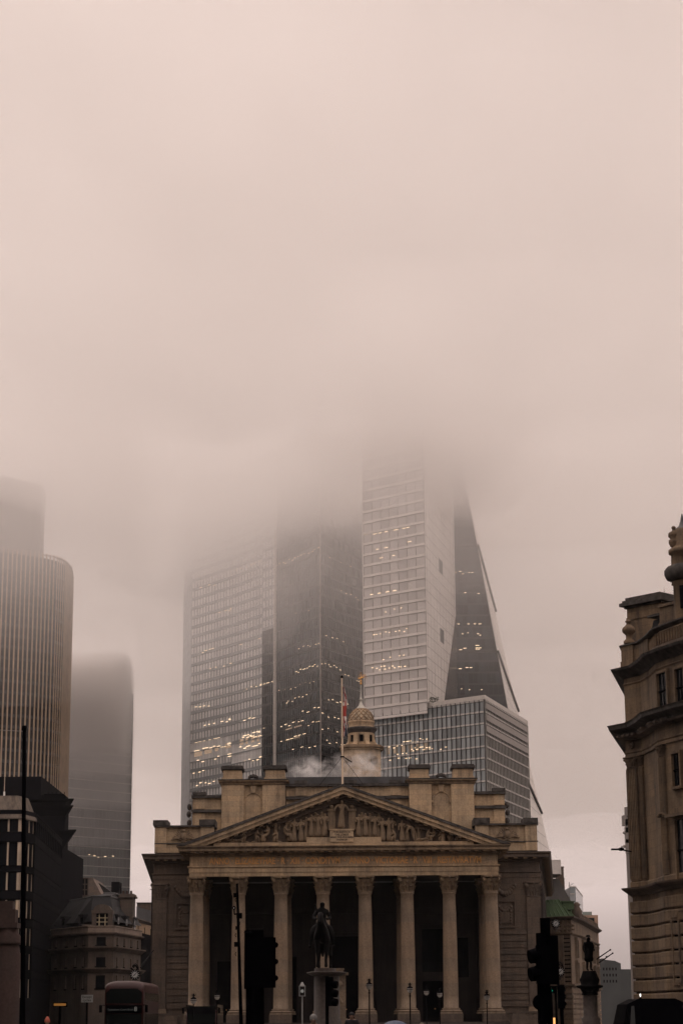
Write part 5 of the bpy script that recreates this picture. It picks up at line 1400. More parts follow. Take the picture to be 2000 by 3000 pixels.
# turret at the frame edge
zq2 = lambda y: az(y, 119, 2000)
tc = (ax(2006, 119, 1700), 119.0); px1 = FPX / (119 * .97 + 7)
r_ = lambda px: (2006 - px) / px1
m = MB(); m.lathe([(r_(1984), zq2(1889)), (r_(1976), zq2(1840)), (r_(1971), zq2(1800)), (r_(1971), zq2(1716)), (r_(1966), zq2(1712)), (r_(1968), zq2(1704))], (tc[0], tc[1], 0), 28); tu = m.build('turret', M['rightstone'], rb_)
m = MB(); m.lathe([(r_(1966), zq2(1703)), (r_(1953), zq2(1697)), (r_(1947), zq2(1684)), (r_(1947), zq2(1672)), (r_(1955), zq2(1662)), (r_(1968), zq2(1656))], (tc[0], tc[1], 0), 28); m.build('turret_cornice', M['grime'], tu)
m = MB(); m.lathe([(r_(1968), zq2(1655.5)), (r_(1969), zq2(1625)), (r_(1962), zq2(1622)), (r_(1962), zq2(1612)), (r_(1968), zq2(1608)), (r_(1976), zq2(1600)), (r_(1977), zq2(1560)), (r_(1985), zq2(1550))], (tc[0], tc[1], 0), 28); m.build('turret_drum', M['rightstone'], tu)
for k in range(4):
    a = -PI * .66 + .07 * PI * k; d = Vector((math.cos(a), math.sin(a), 0)); s_ = Vector((-d.y, d.x, 0))
    m = MB(); m.obox(Vector((tc[0], tc[1], zq2(1755))) + d * r_(1971), s_, d, (0, 0, 1), .11, .05, .7); m.build('turret_window', M['darkglass'], tu)
a = -PI * .97; cc = Vector((tc[0] + r_(1972) * math.cos(a), tc[1] + r_(1972) * math.sin(a), 0))
m = MB(); m.lathe([(.24, zq2(1603)), (.34, zq2(1592)), (.34, zq2(1584)), (.22, zq2(1580)), (.36, zq2(1572)), (.33, zq2(1562)), (.16, zq2(1558)), (.10, zq2(1555)), (.09, zq2(1552)), (.13, zq2(1549)), (.14, zq2(1546)), (.09, zq2(1543)), (.01, zq2(1541.5))], (cc.x + .15, cc.y, 0), 16); m.build('finial_vase', M['rightcarved'], tu)
m = MB(); m.lathe([(r_(1985), zq2(1549.5)), (r_(1995), zq2(1541)), (r_(2000), zq2(1528)), (.03, zq2(1505))], (tc[0], tc[1], 0), 20); m.build('turret_roof', M['lead'], tu)
# plant climbing the far flank
m = MB()
sc_ = thing('scaffold', 'pale ornate metal frame peeping past the edge of the tall stone corner building', 'scaffold', (ax(1836, 150, 2450), 150, 0))
x0, x1 = ax(1831, 150, 2450), ax(1846, 150, 2450)
for y0_, y1_, px_ in ((2365, 2395, 1834), (2390, 2420, 1822), (2400, 2440, 1831), (2425, 2470, 1830), (2460, 2500, 1832)):
    m.box(ax(px_, 150, y0_), x1, 150, 150.4, az(y1_, 150, 1835), az(y0_, 150, 1835))
m.box(ax(1833, 150, 2450), x1, 150.05, 150.35, 0, az(2365, 150, 1835)); m.build('frame', M['t_joint'], sc_)
for py in (2392, 2440, 2480): m = MB(); m.ball((ax(1829, 150, py), 150.2, az(py, 150, 1829)), .12, 8, 6); m.build('knob', M['t_joint'], sc_)
la = thing('street_light', 'dark flat street-light head on an arm reaching left from the tall stone corner building', 'street light', (ax(1850, 124, 2490), 124, az(2491, 124, 1850)))
z = az(2489, 124, 1815); xs_ = [ax(p, 124, 2490) for p in (1790, 1812, 1826, 1850)]
m = MB(); m.tube((xs_[2], 124, z - .06), (xs_[3], 124.3, z - .12), .045, .045, 8); m.build('arm', M['black'], la)
m = MB(); m.box(xs_[0], xs_[1], 123.85, 124.15, z - .05, z + .04); m.ball(((xs_[1] + xs_[2]) / 2, 124, z), .2, 10, 8, (1.0, .7, .55)); m.tube(((xs_[1] + xs_[2]) / 2 + .05, 124, z + .08), ((xs_[1] + xs_[2]) / 2 + .05, 124, z + .2), .04, .03, 6); m.build('lamp_head', M['black'], la)

# ------------------------------------------------------------------ right: street of buildings running back
M['copper'] = stone('green_copper', (0.075, .11, .058), soot=(.05, .09, .05), dirt=.8, course=9, blockw=.5, joint=.05, tint=(.7, .9, .6))
M['cornstone'] = stone('street_stone', (0.19, .145, .105), dirt=.65, course=.8, blockw=1.6, joint=.02)
gc = thing('corner_building', 'carved stone corner building with a green copper roof and banded ground floor', 'building', (27.5, 232, 0))
cp_ = [plan(1592, 232, 2800), plan(1672, 230, 2800), plan(1700, 238, 2800), plan(1752, 268, 2800)]
zc = lambda y: az(y, 230, 1660)
m = MB(); m.prism(cp_ + [(cp_[-1][0] + .5, 300), (cp_[0][0], 300)], 0, zc(2692)); m.build('wall', M['cornstone'], gc)
m = MB(); m.sweep(cp_, [(-.3, zc(2697)), (.1, zc(2697)), (.25, zc(2694)), (.55, zc(2690)), (.6, zc(2686)), (-.3, zc(2684))]); m.build('cornice', M['soot_and_shade'], gc)
m = MB(); m.sweep(cp_, [(-.3, zc(2740)), (.12, zc(2740)), (.3, zc(2736)), (.3, zc(2733)), (-.3, zc(2733))]); m.sweep(cp_, [(-.3, zc(2893)), (.12, zc(2893)), (.35, zc(2888)), (.35, zc(2884)), (-.3, zc(2884))]); m.build('string_course', M['cornstone'], gc)
fg = Face(cp_[0], cp_[1]); tl = lambda px: fg.L * (px - 1592) / 80
m = MB()
for k in range(11): fg.bar(m, tl(1653), tl(1674), zc(2752 + 12.6 * k), zc(2748.5 + 12.6 * k), .002, .03)
m.build('recessed_joint', M['black'], gc)
m = MB(); fg.bar(m, tl(1634), tl(1652.5), zc(2884), zc(2740), .003, .16); fg.bar(m, tl(1674.5), fg.L, zc(2884), zc(2740), .003, .16); m.build('pilaster', M['cornstone'], gc)
m = MB()
for px_ in (1640, 1652, 1664, 1676): fg.bar(m, tl(px_) - .12, tl(px_) + .12, zc(2732), zc(2697), .004, .22); m.ball(fg.p(tl(px_) + .25, zc(2712), .1), .17, 8, 6); m.ball(fg.p(tl(px_) + .25, zc(2724), .1), .2, 8, 6, (1, .6, .7))
m.build('carved_frieze', M['cornstone'], gc)
for i in (1, 2):
    f = Face(cp_[i], cp_[i + 1])
    n = 1 if i == 1 else 5
    for a, b in ((2880, 2820), (2805, 2752)):
        for k in range(n):
            c = f.L * (k + .5) / n; mm = MB(); f.bar(mm, c - .7, c - .5, zc(a), zc(b), .004, .3); f.bar(mm, c + .5, c + .7, zc(a), zc(b), .004, .3); f.bar(mm, c - .8, c + .8, zc(b) + .003, zc(b) + .3, .003, .35); w_ = mm.build('window', M['cornstone'], gc)
            g = MB(); f.bar(g, c - .5, c + .5, zc(a), zc(b), .005, .04); g.build('pane', M['darkglass'], w_)
    mm = MB()
    for k in range(7): f.bar(mm, 0, f.L + .1, zc(2900 + 15 * k + 11), zc(2900 + 15 * k), .005, .12)
    mm.build('rusticated_course', M['cornstone'], gc)
mm = MB()
for k in range(7): fg.bar(mm, 0, fg.L + .1, zc(2900 + 15 * k + 11), zc(2900 + 15 * k), .005, .12)
mm.build('rusticated_course', M['cornstone'], gc)
# copper roof: hipped slope with standing ridges
g0, g1, g2_ = Vector((cp_[0][0], cp_[0][1], zc(2686))), Vector((cp_[1][0], cp_[1][1], zc(2686))), Vector((cp_[2][0], cp_[2][1], zc(2690)))
h0, h1, h2_ = Vector((cp_[0][0], cp_[0][1] + 4, zc(2630))), Vector((ax(1634, 234), 234, zc(2630))), Vector((cp_[2][0] - .5, cp_[2][1] + 6, zc(2640)))
m = MB(); m.add([g0, g1, h1, h0], [(0, 1, 2, 3)]); m.add([g1, g2_, h2_, h1], [(0, 1, 2, 3)])
for k in range(7):
    t = k / 6; m.tube(g0.lerp(g1, t), h0.lerp(h1, t), .07, .07, 5); m.tube(g1.lerp(g2_, t), h1.lerp(h2_, t), .07, .07, 5)
m.build('copper_roof', M['copper'], gc)
m = MB(); d0, d1 = ax(1641, 236), ax(1673, 236); m.box(d0, d1, 234, 240, zc(2660), zc(2638)); d_ = m.build('copper_dormer', M['copper'], gc); m = MB(); m.box(d0 - .1, d1 + .1, 233.8, 240, zc(2637.8), zc(2635)); m.build('dormer_roof', M['copper'], d_)
m = MB(); m.lathe([(.3, zc(2686)), (.55, zc(2675)), (.6, zc(2660)), (.3, zc(2645)), (.45, zc(2640)), (.15, zc(2632))], (cp_[2][0] - .2, cp_[2][1] + .4, 0), 12); m.build('corner_finial', M['soot_and_shade'], gc)
m = MB()
for k in range(14): p = Vector(cp_[2]).lerp(Vector(cp_[3]), k / 13); m.lathe([(.16, 0), (.22, .2), (.1, .5), (.14, .6), (.05, .8)], (p.x, p.y, zc(2684)), 8)
m.build('parapet_finial', M['soot_and_shade'], gc)

gb = thing('grey_building', 'grey stepped building with louvred rooftop plant and a chimney above the copper roof', 'building', (29, 262, 0))
zg = lambda y: az(y, 262, 1640)
m = MB(); X = lambda p: ax(p, 262, 2600)
m.xz([(X(1600), 0), (X(1712), 0), (X(1692), zg(2690)), (X(1670), zg(2640)), (X(1636), zg(2575)), (X(1600), zg(2575))], 262, 290); m.build('wall', plain('grey_render', (.07, .066, .062), rough=.8, var=.2, scale=.3), gb)
m = MB(); m.box(X(1600), X(1634.5), 258, 264, zg(2570), zg(2527)); m.build('plant_box', plain('plant_housing', (.10, .10, .10), var=.2), gb)
m = MB()
for k in range(13): z = zg(2566) + (zg(2530) - zg(2566)) * k / 12; m.box(X(1602), X(1633), 257.85, 257.99, z - .075, z + .075)
m.box(X(1632.3), X(1634.5), 257.8, 257.99, zg(2570), zg(2527)); m.box(X(1600), X(1632), 257.8, 257.985, zg(2529.5), zg(2527)); m.build('louvre', M['t_fin'], gb)
m = MB(); m.box(X(1642), X(1657), 264, 268, zg(2640), zg(2540)); m.box(X(1641), X(1658), 263.8, 268.2, zg(2540) + .003, zg(2536.5)); m.box(X(1657.005), X(1661), 265, 267, zg(2640), zg(2568)); m.build('chimney', M['soot_and_shade'], gb)
gx = thing('glazed_rooftop', 'small glass-walled rooftop extension with an aerial above the copper-roofed building', 'building', (33, 272, 0))
X = lambda p: ax(p, 270, 2620); zg = lambda y: az(y, 270, 1690)
g0, g1, g2_ = (X(1669), 270), (X(1683), 270), plan(1704, 292, 2620)
m = MB(); m.prism([g0, g1, g2_, (g2_[0] - 3, 296), (g0[0], 290)], 0, zg(2600)); m.build('wall', M['t_grey'], gx)
m = MB(); Face(g0, g1).bar(m, .05, Face(g0, g1).L, zg(2618), zg(2601), .003, .1); Face(g1, g2_).bar(m, .05, Face(g1, g2_).L, zg(2650), zg(2601), .003, .1); m.build('glazing', M['pod'], gx)
m = MB(); Face(g0, g1).bar(m, 0, .6, zg(2621), zg(2618.5), .0, .14); m.sweep([g0, g1, g2_], [(-.3, zg(2600) + .002), (.15, zg(2600) + .002), (.15, zg(2597)), (-.3, zg(2597))]); m.build('edge_trim', M['t_fin'], gx)
m = MB(); m.tube((X(1669), 271, zg(2598)), (X(1671), 271, zg(2584)), .05, .04, 5); m.tube((X(1671), 271, zg(2594)), (X(1683), 271, zg(2588)), .03, .03, 5); m.build('aerial', M['t_mull'], gx)
pk = thing('framed_building', 'slim pinkish framed building with dark blue glazing beside the two slanting flagpoles', 'building', (41, 300, 0))
X = lambda p: ax(p, 300, 2720); zg = lambda y: az(y, 300, 1735)
m = MB(); m.box(X(1700), X(1748), 300.3, 330, 0, zg(2687)); m.build('glazing', glass('blue_black_glass', (.035, .05, .06), var=.2), pk)
m = MB(); m.box(X(1742), X(1752), 300, 331, 0, zg(2682)); m.box(X(1700), X(1741.9), 300, 300.29, zg(2690), zg(2682.2)); m.box(X(1729), X(1741.9), 300, 300.29, zg(2729), zg(2725)); m.build('frame', stone('pink_frame', (.42, .29, .22), dirt=.3, course=1.6, blockw=3), pk)
m = MB(); m.box(X(1704), X(1742), 303, 320, zg(2681.8), zg(2669)); m.build('glass_top', glass('pale_green_glass', (.25, .28, .25), var=.1), pk)
fb = thing('far_block', 'plain dark grey block closing the far end of the right-hand street', 'building', (52, 420, 0))
X = lambda p: ax(p, 420, 2830); zg = lambda y: az(y, 420, 1790)
m = MB(); m.xz([(X(1740), 0), (X(1818), 0), (X(1818), zg(2824)), (X(1800), zg(2816)), (X(1755), zg(2811)), (X(1740), zg(2811))], 420, 450); m.box(X(1818) + .01, X(1880), 420.5, 452, 0, zg(2841)); m.build('wall', plain('grey_wall', (.05, .055, .055), var=.3, scale=.1), fb)
m = MB()
for k in range(5):
    for j in range(3): m.box(X(1765 + 9 * k), X(1769 + 9 * k), 419.9, 419.99, zg(2880 - 18 * j), zg(2872 - 18 * j))
m.build('window_bank', M['darkglass'], fb)
m = MB(); m.box(X(1770), X(1782), 425, 430, zg(2812), zg(2807)); m.box(X(1800), X(1812), 425, 430, zg(2820), zg(2814)); m.build('roof_plant', M['t_mull'], fb)
for i, (a, b) in enumerate((((1746, 2812), (1787, 2784)), ((1754, 2822), (1794, 2794)))):
    p, q = at(a[0], a[1], 262), at(b[0], b[1], 261)
    lb = 'upper of two bare flagpoles slanting out over the right-hand street' if i == 0 else 'lower of two bare flagpoles slanting out over the right-hand street, with a small cleat'
    fpo = thing('slanting_flagpole', lb, 'flagpole', p, 'bare slanting flagpoles')
    m = MB(); m.tube(p, q, .09, .06, 6); m.build('pole', M['bronze'], fpo); m = MB(); m.ball(q, .12, 8, 6); m.build('finial', M['bronze'], fpo)
    if i: m = MB(); m.ball(p.lerp(q, .55) + Vector((0, 0, .1)), .12, 8, 6); m.build('cleat', M['bronze'], fpo)
# ------------------------------------------------------------------ statues
GP = thing('statue_pedestal', 'tall round-ended stone pedestal with broad moulded cap under the horseman', 'pedestal', (ax(957, 137, 2900), 137, 0))
cx = ax(957, 137, 2900); zq = lambda y: az(y, 137, 957)
m = MB(); m.lathe([(.98, 0), (.98, zq(2995)), (.86, zq(2985)), (.84, zq(2862))], (cx, 137, 0), 28, sq=(1.0, 1.9)); m.build('die', M['granite'], GP)
m = MB(); m.lathe([(.86, zq(2861.5)), (1.1, zq(2858)), (1.30, zq(2853)), (1.32, zq(2850)), (1.1, zq(2848.5))], (cx, 137, 0), 28, sq=(1.0, 1.9)); m.build('cap', M['granite'], GP)
m = MB(); m.lathe([(.72, zq(2848)), (.72, zq(2838.5))], (cx - .1, 137, 0), 24, sq=(1, 2.2)); m.build('bronze_base', M['granite'], GP)
hx, hz, S = ax(943, 137, 2800), zq(2838.5), 1.62
hs_ = thing('horseman_statue', 'black bronze horse and rider standing on the round-ended pedestal before the portico', 'statue', (hx, 137, hz))
J = {'rump': (0, 1.0, 1.38, .30), 'mid': (0, .25, 1.30, .34), 'chest': (0, -.5, 1.32, .32), 'nk1': (-.02, -.8, 1.66, .19, .22), 'nk2': (-.04, -1.0, 1.98, .13, .18), 'poll': (-.05, -1.08, 2.16, .12), 'face': (-.05, -1.3, 1.98, .10), 'muz': (-.05, -1.45, 1.72, .075)}
B = [('rump', 'mid'), ('mid', 'chest'), ('chest', 'nk1'), ('nk1', 'nk2'), ('nk2', 'poll'), ('poll', 'face'), ('face', 'muz')]
for s_ in (-1, 1):
    n_ = str(s_)
    for kq, q in {'sh': (.19, -.55, 1.08, .15), 'kn': (.17 + .02 * s_, -.62, .56, .085), 'cn': (.165, -.60, .34, .06), 'fe': (.17, -.62, .15, .062), 'ho': (.17, -.68, .02, .09)}.items(): J[kq + n_] = (s_ * q[0],) + q[1:]
    for kq, q in {'hp': (.2, .95, 1.15, .19), 'st': (.21, .72, .85, .13), 'hk': (.24, 1.08, .55, .085), 'hc': (.24, 1.04, .32, .06), 'hf': (.24, 1.0, .14, .06), 'hh': (.24, .95, .02, .085)}.items(): J[kq + n_] = (s_ * q[0] + .10,) + q[1:]
    B += [('chest', 'sh' + n_), ('sh' + n_, 'kn' + n_), ('kn' + n_, 'cn' + n_), ('cn' + n_, 'fe' + n_), ('fe' + n_, 'ho' + n_), ('rump', 'hp' + n_), ('hp' + n_, 'st' + n_), ('st' + n_, 'hk' + n_), ('hk' + n_, 'hc' + n_), ('hc' + n_, 'hf' + n_), ('hf' + n_, 'hh' + n_)]
J['tl'] = (0, 1.35, 1.35, .09); J['tl2'] = (.02, 1.5, .9, .10); J['tl3'] = (.02, 1.5, .5, .05); B += [('rump', 'tl'), ('tl', 'tl2'), ('tl2', 'tl3')]
link_mesh('horse', skin_mesh(J, B, 'horse', M['bronze'], 2, 1, Matrix.Scale(S, 4)), hs_)
J = {'pel': (0, .12, 1.70, .19), 'wst': (0, .10, 1.95, .17), 'chs': (0, .08, 2.22, .21, .16), 'nec': (.01, .06, 2.44, .075), 'hd': (.02, .03, 2.55, .115), 'cr': (.02, .04, 2.68, .10)}
B = [('pel', 'wst'), ('wst', 'chs'), ('chs', 'nec'), ('nec', 'hd'), ('hd', 'cr')]
for s_ in (-1, 1):
    n_ = str(s_); J.update({'sho' + n_: (s_ * .22, .08, 2.30, .095), 'elb' + n_: (s_ * .34, -.02, 2.02, .08), 'han' + n_: (s_ * .20, -.32, 1.98, .05), 'thi' + n_: (s_ * .34, -.08, 1.60, .13), 'kne' + n_: (s_ * .42, -.24, 1.30, .10), 'ank' + n_: (s_ * .46, -.05, .92, .065), 'toe' + n_: (s_ * .50, -.28, .84, .06)})
    B += [('chs', 'sho' + n_), ('sho' + n_, 'elb' + n_), ('elb' + n_, 'han' + n_), ('pel', 'thi' + n_), ('thi' + n_, 'kne' + n_), ('kne' + n_, 'ank' + n_), ('ank' + n_, 'toe' + n_)]
link_mesh('rider', skin_mesh(J, B, 'rider', M['bronze'], 2, 0, Matrix.Scale(S, 4)), hs_)
m = MB(); c = Vector((hx, 137, hz))
m.tube(c + Vector((-.21, .1, 2.3)) * S, c + Vector((-.27, -.05, 2.58)) * S, .07, .06, 8); m.build('cloak_collar', M['bronze'], hs_)

wm = thing('memorial_pedestal', 'pale stone memorial pedestal with bright stepped top just behind the horseman', 'pedestal', (ax(995, 148, 2900), 148, 0))
zq = lambda y: az(y, 148, 995); cx = ax(993, 148, 2900); k = FPX / 144
M['memstone'] = stone('memorial_stone', (.26, .205, .15), dirt=.6, course=1.2, blockw=2.5)
m = MB(); m.box(cx - .78, cx + .48, 147.4, 149, 0, zq(2858)); m.box(cx - .9, cx + .6, 147.2, 149.1, 0, zq(2985)); m.build('die', M['memstone'], wm)
m = MB(); m.box(cx - .9, cx + .68, 147.2, 149.2, zq(2857.6), zq(2851)); m.box(cx - .5, cx + .32, 147.5, 148.8, zq(2850.6), zq(2843)); m.box(cx - .56, cx + .38, 147.45, 148.85, zq(2842.6), zq(2838)); m.build('stepped_top', M['memstone'], wm)
m = MB(); m.ball((cx - .1, 147.4, zq(2886)), .32, 10, 8, (1.2, .5, .9)); m.tube((cx - .3, 147.38, zq(2900)), (cx + .2, 147.38, zq(2940)), .12, .09, 8); m.build('carved_lion', M['memstone'], wm)

sp_ = thing('statue_pedestal', 'pale drum-shaped stone pedestal below the bronze standing man on the right', 'pedestal', (ax(1729, 95, 2950), 95, 0))
zq = lambda y: az(y, 95, 1729); cx = ax(1729, 95, 2950)
m = MB(); m.lathe([(.42, 0), (.42, zq(2984)), (.33, zq(2978)), (.33, zq(2918))], (cx, 95, 0), 24); m.build('drum', M['granite'], sp_)
m = MB(); m.lathe([(.34, zq(2917.5)), (.40, zq(2914)), (.36, zq(2910)), (.44, zq(2898)), (.62, zq(2893)), (.62, zq(2889)), (.4, zq(2886)), (.46, zq(2872)), (.38, zq(2860)), (.3, zq(2846))], (cx, 95, 0), 24); m.build('bronze_cap', M['bronze'], sp_)
def standing(name, mat, xf, coat=True):
    J = {'pel': (0, 0, .95, .16, .12), 'wst': (0, 0, 1.12, .15, .11), 'chs': (0, 0, 1.34, .19, .13), 'nec': (0, -.01, 1.49, .06), 'hd': (0, -.05, 1.60, .095, .105), 'cr': (0, -.03, 1.70, .08)}
    B = [('pel', 'wst'), ('wst', 'chs'), ('chs', 'nec'), ('nec', 'hd'), ('hd', 'cr')]
    for s_ in (-1, 1):
        n_ = str(s_)
        J.update({'sh' + n_: (s_ * .2, 0, 1.40, .075), 'el' + n_: (s_ * .30, .02, 1.12, .058), 'wr' + n_: (s_ * (.22 if s_ > 0 else .28), -.20 if s_ > 0 else -.1, 1.02 if s_ > 0 else .88, .04), 'pa' + n_: (s_ * (.16 if s_ > 0 else .28), -.27 if s_ > 0 else -.14, 1.04 if s_ > 0 else .79, .036, .022),
                  'th' + n_: (s_ * .10, 0, .86, .11), 'kn' + n_: (s_ * .11, -.02, .48, .075), 'an' + n_: (s_ * .12, .02, .09, .05), 'to' + n_: (s_ * .14, -.14, .035, .04)})
        B += [('chs', 'sh' + n_), ('sh' + n_, 'el' + n_), ('el' + n_, 'wr' + n_), ('wr' + n_, 'pa' + n_), ('pel', 'th' + n_), ('th' + n_, 'kn' + n_), ('kn' + n_, 'an' + n_), ('an' + n_, 'to' + n_)]
    me = skin_mesh(J, B, name, mat, 2, 0)
    bm = bmesh.new(); bm.from_mesh(me)
    for s_ in (-1, 1):                       # fingers and thumb, nose and ears
        w_, p_ = Vector(J['wr' + str(s_)][:3]), Vector(J['pa' + str(s_)][:3]); d = (p_ - w_).normalized(); sd2 = d.cross(Vector((0, 1, .3))).normalized()
        for i, ln in enumerate((.07, .08, .075, .06)):
            q = p_ + sd2 * (.012 + .02 * (i - 2)); mb = MB(); e = q + d * ln * .6 + Vector((0, -.01, 0)); mb.tube(q, e, .010, .009, 6); mb.tube(e, e + d * ln * .5 + Vector((0, -.02, -.01)), .009, .007, 6)
            t_ = mb.mesh('f', None); bm.from_mesh(t_); bpy.data.meshes.remove(t_)
        mb = MB(); q = w_.lerp(p_, .5) + sd2 * .03; mb.tube(q, q + sd2 * .035 + d * .03, .011, .009, 6); t_ = mb.mesh('f', None); bm.from_mesh(t_); bpy.data.meshes.remove(t_)
    mb = MB(); mb.tube((0, -.145, 1.63), (0, -.17, 1.585), .012, .018, 6); mb.ball((-.095, -.04, 1.60), .03, 6, 5, (.4, 1, 1.3)); mb.ball((.095, -.04, 1.60), .03, 6, 5, (.4, 1, 1.3)); mb.ball((-.036, -.138, 1.622), .012, 6, 5); mb.ball((.036, -.138, 1.622), .012, 6, 5); mb.tube((-.025, -.142, 1.55), (.025, -.142, 1.55), .008, .008, 5)
    t_ = mb.mesh('f', None); bm.from_mesh(t_); bpy.data.meshes.remove(t_); bm.to_mesh(me); bm.free()
    if xf is not None: me.transform(xf)
    return me
def coat_mesh(mat, r=1.0, hem=.55, name='coat'):
    J = {'hem': (0, 0, hem, .24 * r, .18 * r), 'pel': (0, 0, .92, .20 * r, .155 * r), 'chs': (0, 0, 1.33, .22 * r, .16 * r), 'col': (0, 0, 1.46, .10, .09)}
    B = [('hem', 'pel'), ('pel', 'chs'), ('chs', 'col')]
    for s_ in (-1, 1):
        n_ = str(s_); J.update({'sh' + n_: (s_ * .21, 0, 1.39, .095), 'el' + n_: (s_ * .30, .02, 1.12, .078), 'wr' + n_: (s_ * (.23 if s_ > 0 else .28), -.18 if s_ > 0 else -.09, 1.03 if s_ > 0 else .91, .06)})
        B += [('chs', 'sh' + n_), ('sh' + n_, 'el' + n_), ('el' + n_, 'wr' + n_)]
    return skin_mesh(J, B, name, mat, 2, 1)
zt_ = zq(2846); S = (az(2741, 95, 1729) - zt_) / 1.80
st_ = thing('standing_statue', 'black bronze statue of a man in long coat and wide hat on the drum pedestal', 'statue', (cx, 95, zt_))
link_mesh('figure', standing('figure', M['bronze'], Matrix.Scale(S, 4)), st_, rotz=.5)
o = link_mesh('coat', coat_mesh(M['bronze'], 1.25, .42), st_, rotz=.5, scale=(S, S, S))
m = MB(); c = Vector((cx, 95, zt_)); m.lathe([(.19 * S, 1.70 * S), (.18 * S, 1.715 * S), (.11 * S, 1.72 * S), (.10 * S, 1.80 * S), (.05 * S, 1.82 * S)], (c.x, c.y - .03, c.z), 16); m.build('hat', M['bronze'], st_)

# ------------------------------------------------------------------ street furniture
def lamp_post(loc, H, label, parts=True):
    t = thing('street_lamp', label, 'street lamp', loc, 'globe street lamps before the portico')
    x, y, z = loc; k = H / 4.6
    m = MB(); m.lathe([(.16 * k, 0), (.17 * k, .25), (.10 * k, .4), (.09 * k, .9), (.055 * k, 1.1), (.05 * k, H - 1.0), (.09 * k, H - .95), (.05 * k, H - .88), (.05 * k, H - .72)], (x, y, z), 12); m.build('post', M['black'], t)
    m = MB(); m.lathe([(.10, H - .72), (.19, H - .60), (.21, H - .48), (.19, H - .40)], (x, y, z), 14); m.build('glass_globe', plain('lamp_glass', (.42, .40, .37), rough=.25, var=.1), t)
    m = MB(); m.lathe([(.24, H - .50), (.24, H - .46)], (x, y, z), 14); m.lathe([(.22, H - .40), (.20, H - .33), (.08, H - .26), (.06, H - .2), (.10, H - .15), (.05, H - .08), (.12, H - .05), (.02, H)], (x, y, z), 12)
    for a in range(4): m.tube((x + .1 * math.cos(a * 1.57), y + .1 * math.sin(a * 1.57), z + H - .2), (x + .16 * math.cos(a * 1.57), y + .16 * math.sin(a * 1.57), z + H - .02), .02, .01, 5)
    m.build('crown', M['black'], t)
    return t
LP = [(567, 2832, 150, 'globe street lamp at the foot of the leftmost front column'), (636, 2828, 160, 'globe street lamp between the first and second front columns from the left'), (1081, 2866, 140, 'globe street lamp with side bracket before the fifth front column from the left'),
      (1200, 2880, 150, 'tall globe street lamp before the sixth front column from the left'), (1248, 2892, 165, 'globe street lamp between sixth and seventh columns, the one farther from the seventh'), (1287, 2896, 165, 'globe street lamp partly hidden against the left side of the seventh column'), (1425, 2902, 150, 'globe street lamp before the rightmost front column')]
for px_, py_, Y, lb in LP:
    py_ = {567: 2912, 636: 2902, 1081: 2868, 1200: 2880, 1248: 2890, 1287: 2896, 1425: 2902}[px_]
    p = at(px_, py_, Y); lamp_post((p.x, Y, 0), p.z, lb)
def bracket_lantern():
    p = at(885, 2905, 165); t = thing('hanging_lantern', 'small white framed lantern glowing faintly between third and fourth columns', 'lantern', p)
    m = MB()
    for sx in (-.22, .22):
        for sy in (-.22, .22): m.tube(p + Vector((sx, sy, -.35)), p + Vector((sx, sy, .35)), .03, .03, 5)
    m.box(p.x - .26, p.x + .26, p.y - .26, p.y + .26, p.z + .35, p.z + .42); m.lathe([(.2, .42), (.05, .7)], p, 8); m.tube((p.x, p.y, 0), (p.x, p.y, p.z - .35), .05, .05, 8); m.box(p.x - .26, p.x + .26, p.y - .26, p.y + .26, p.z - .4, p.z - .35); m.build('frame', plain('grey_lantern_frame', (.25, .25, .24), var=.1), t)
    m = MB(); m.ball((p.x, p.y, p.z), .14, 10, 8); m.build('bulb', lamp_mat('lantern_bulb', (1, .95, .85), .12), t)
bracket_lantern()

def hooded_head(m, face, tc, zc_, n=3, step=.36, w_=.20, d=.2):
    pass
def signal(loc, label, back, z0, z1, w_, hood_side, rot=0.0, lamp=None):
    """Traffic signal: pole, backing board, three lamps with hoods."""
    x, y, z = loc
    t = thing('traffic_signal', label, 'traffic light', loc, None)
    m = MB(); m.tube((x, y, 0), (x, y, z1 - .1), .06, .06, 10); m.build('pole', M['black'], t)
    u = Vector((math.cos(rot), math.sin(rot), 0)); n = Vector((u.y, -u.x, 0)); c = Vector((x, y, (z0 + z1) / 2))
    m = MB(); m.obox(c - n * .12, u, n, (0, 0, 1), w_ / 2, .015, (z1 - z0) / 2); m.build('backing_board', M['black'], t)
    m = MB(); m.obox(c + n * .02, u, n, (0, 0, 1), min(.17, w_ * .36), .12, (z1 - z0) / 2 - .06); m.build('lamp_housing', M['black'], t)
    h = (z1 - z0 - .2) / 3
    for k in range(3):
        q = c + Vector((0, 0, h * (1 - k)))
        m = MB(); ring = []
        for i in range(11):
            a = -.25 + (PI + .5) * i / 10
            ring.append((math.cos(a), math.sin(a)))
        v = [q + n * o + u * (.13 * a) + Vector((0, 0, .13 * b)) for o in (.14, .36) for a, b in ring]
        m.add(v, [(i, i + 1, 12 + i, 11 + i) for i in range(10)], True)
        hd = m.build('hood', M['black'], t, fix=False); s2 = hd.modifiers.new('t', 'SOLIDIFY'); s2.thickness = .008
        m = MB(); m.tube(q + n * .13, q + n * .15, .10, .10, 14); ln = m.build('lens', lamp if (lamp and k == 2) else M['darkglass'], hd)
    return t
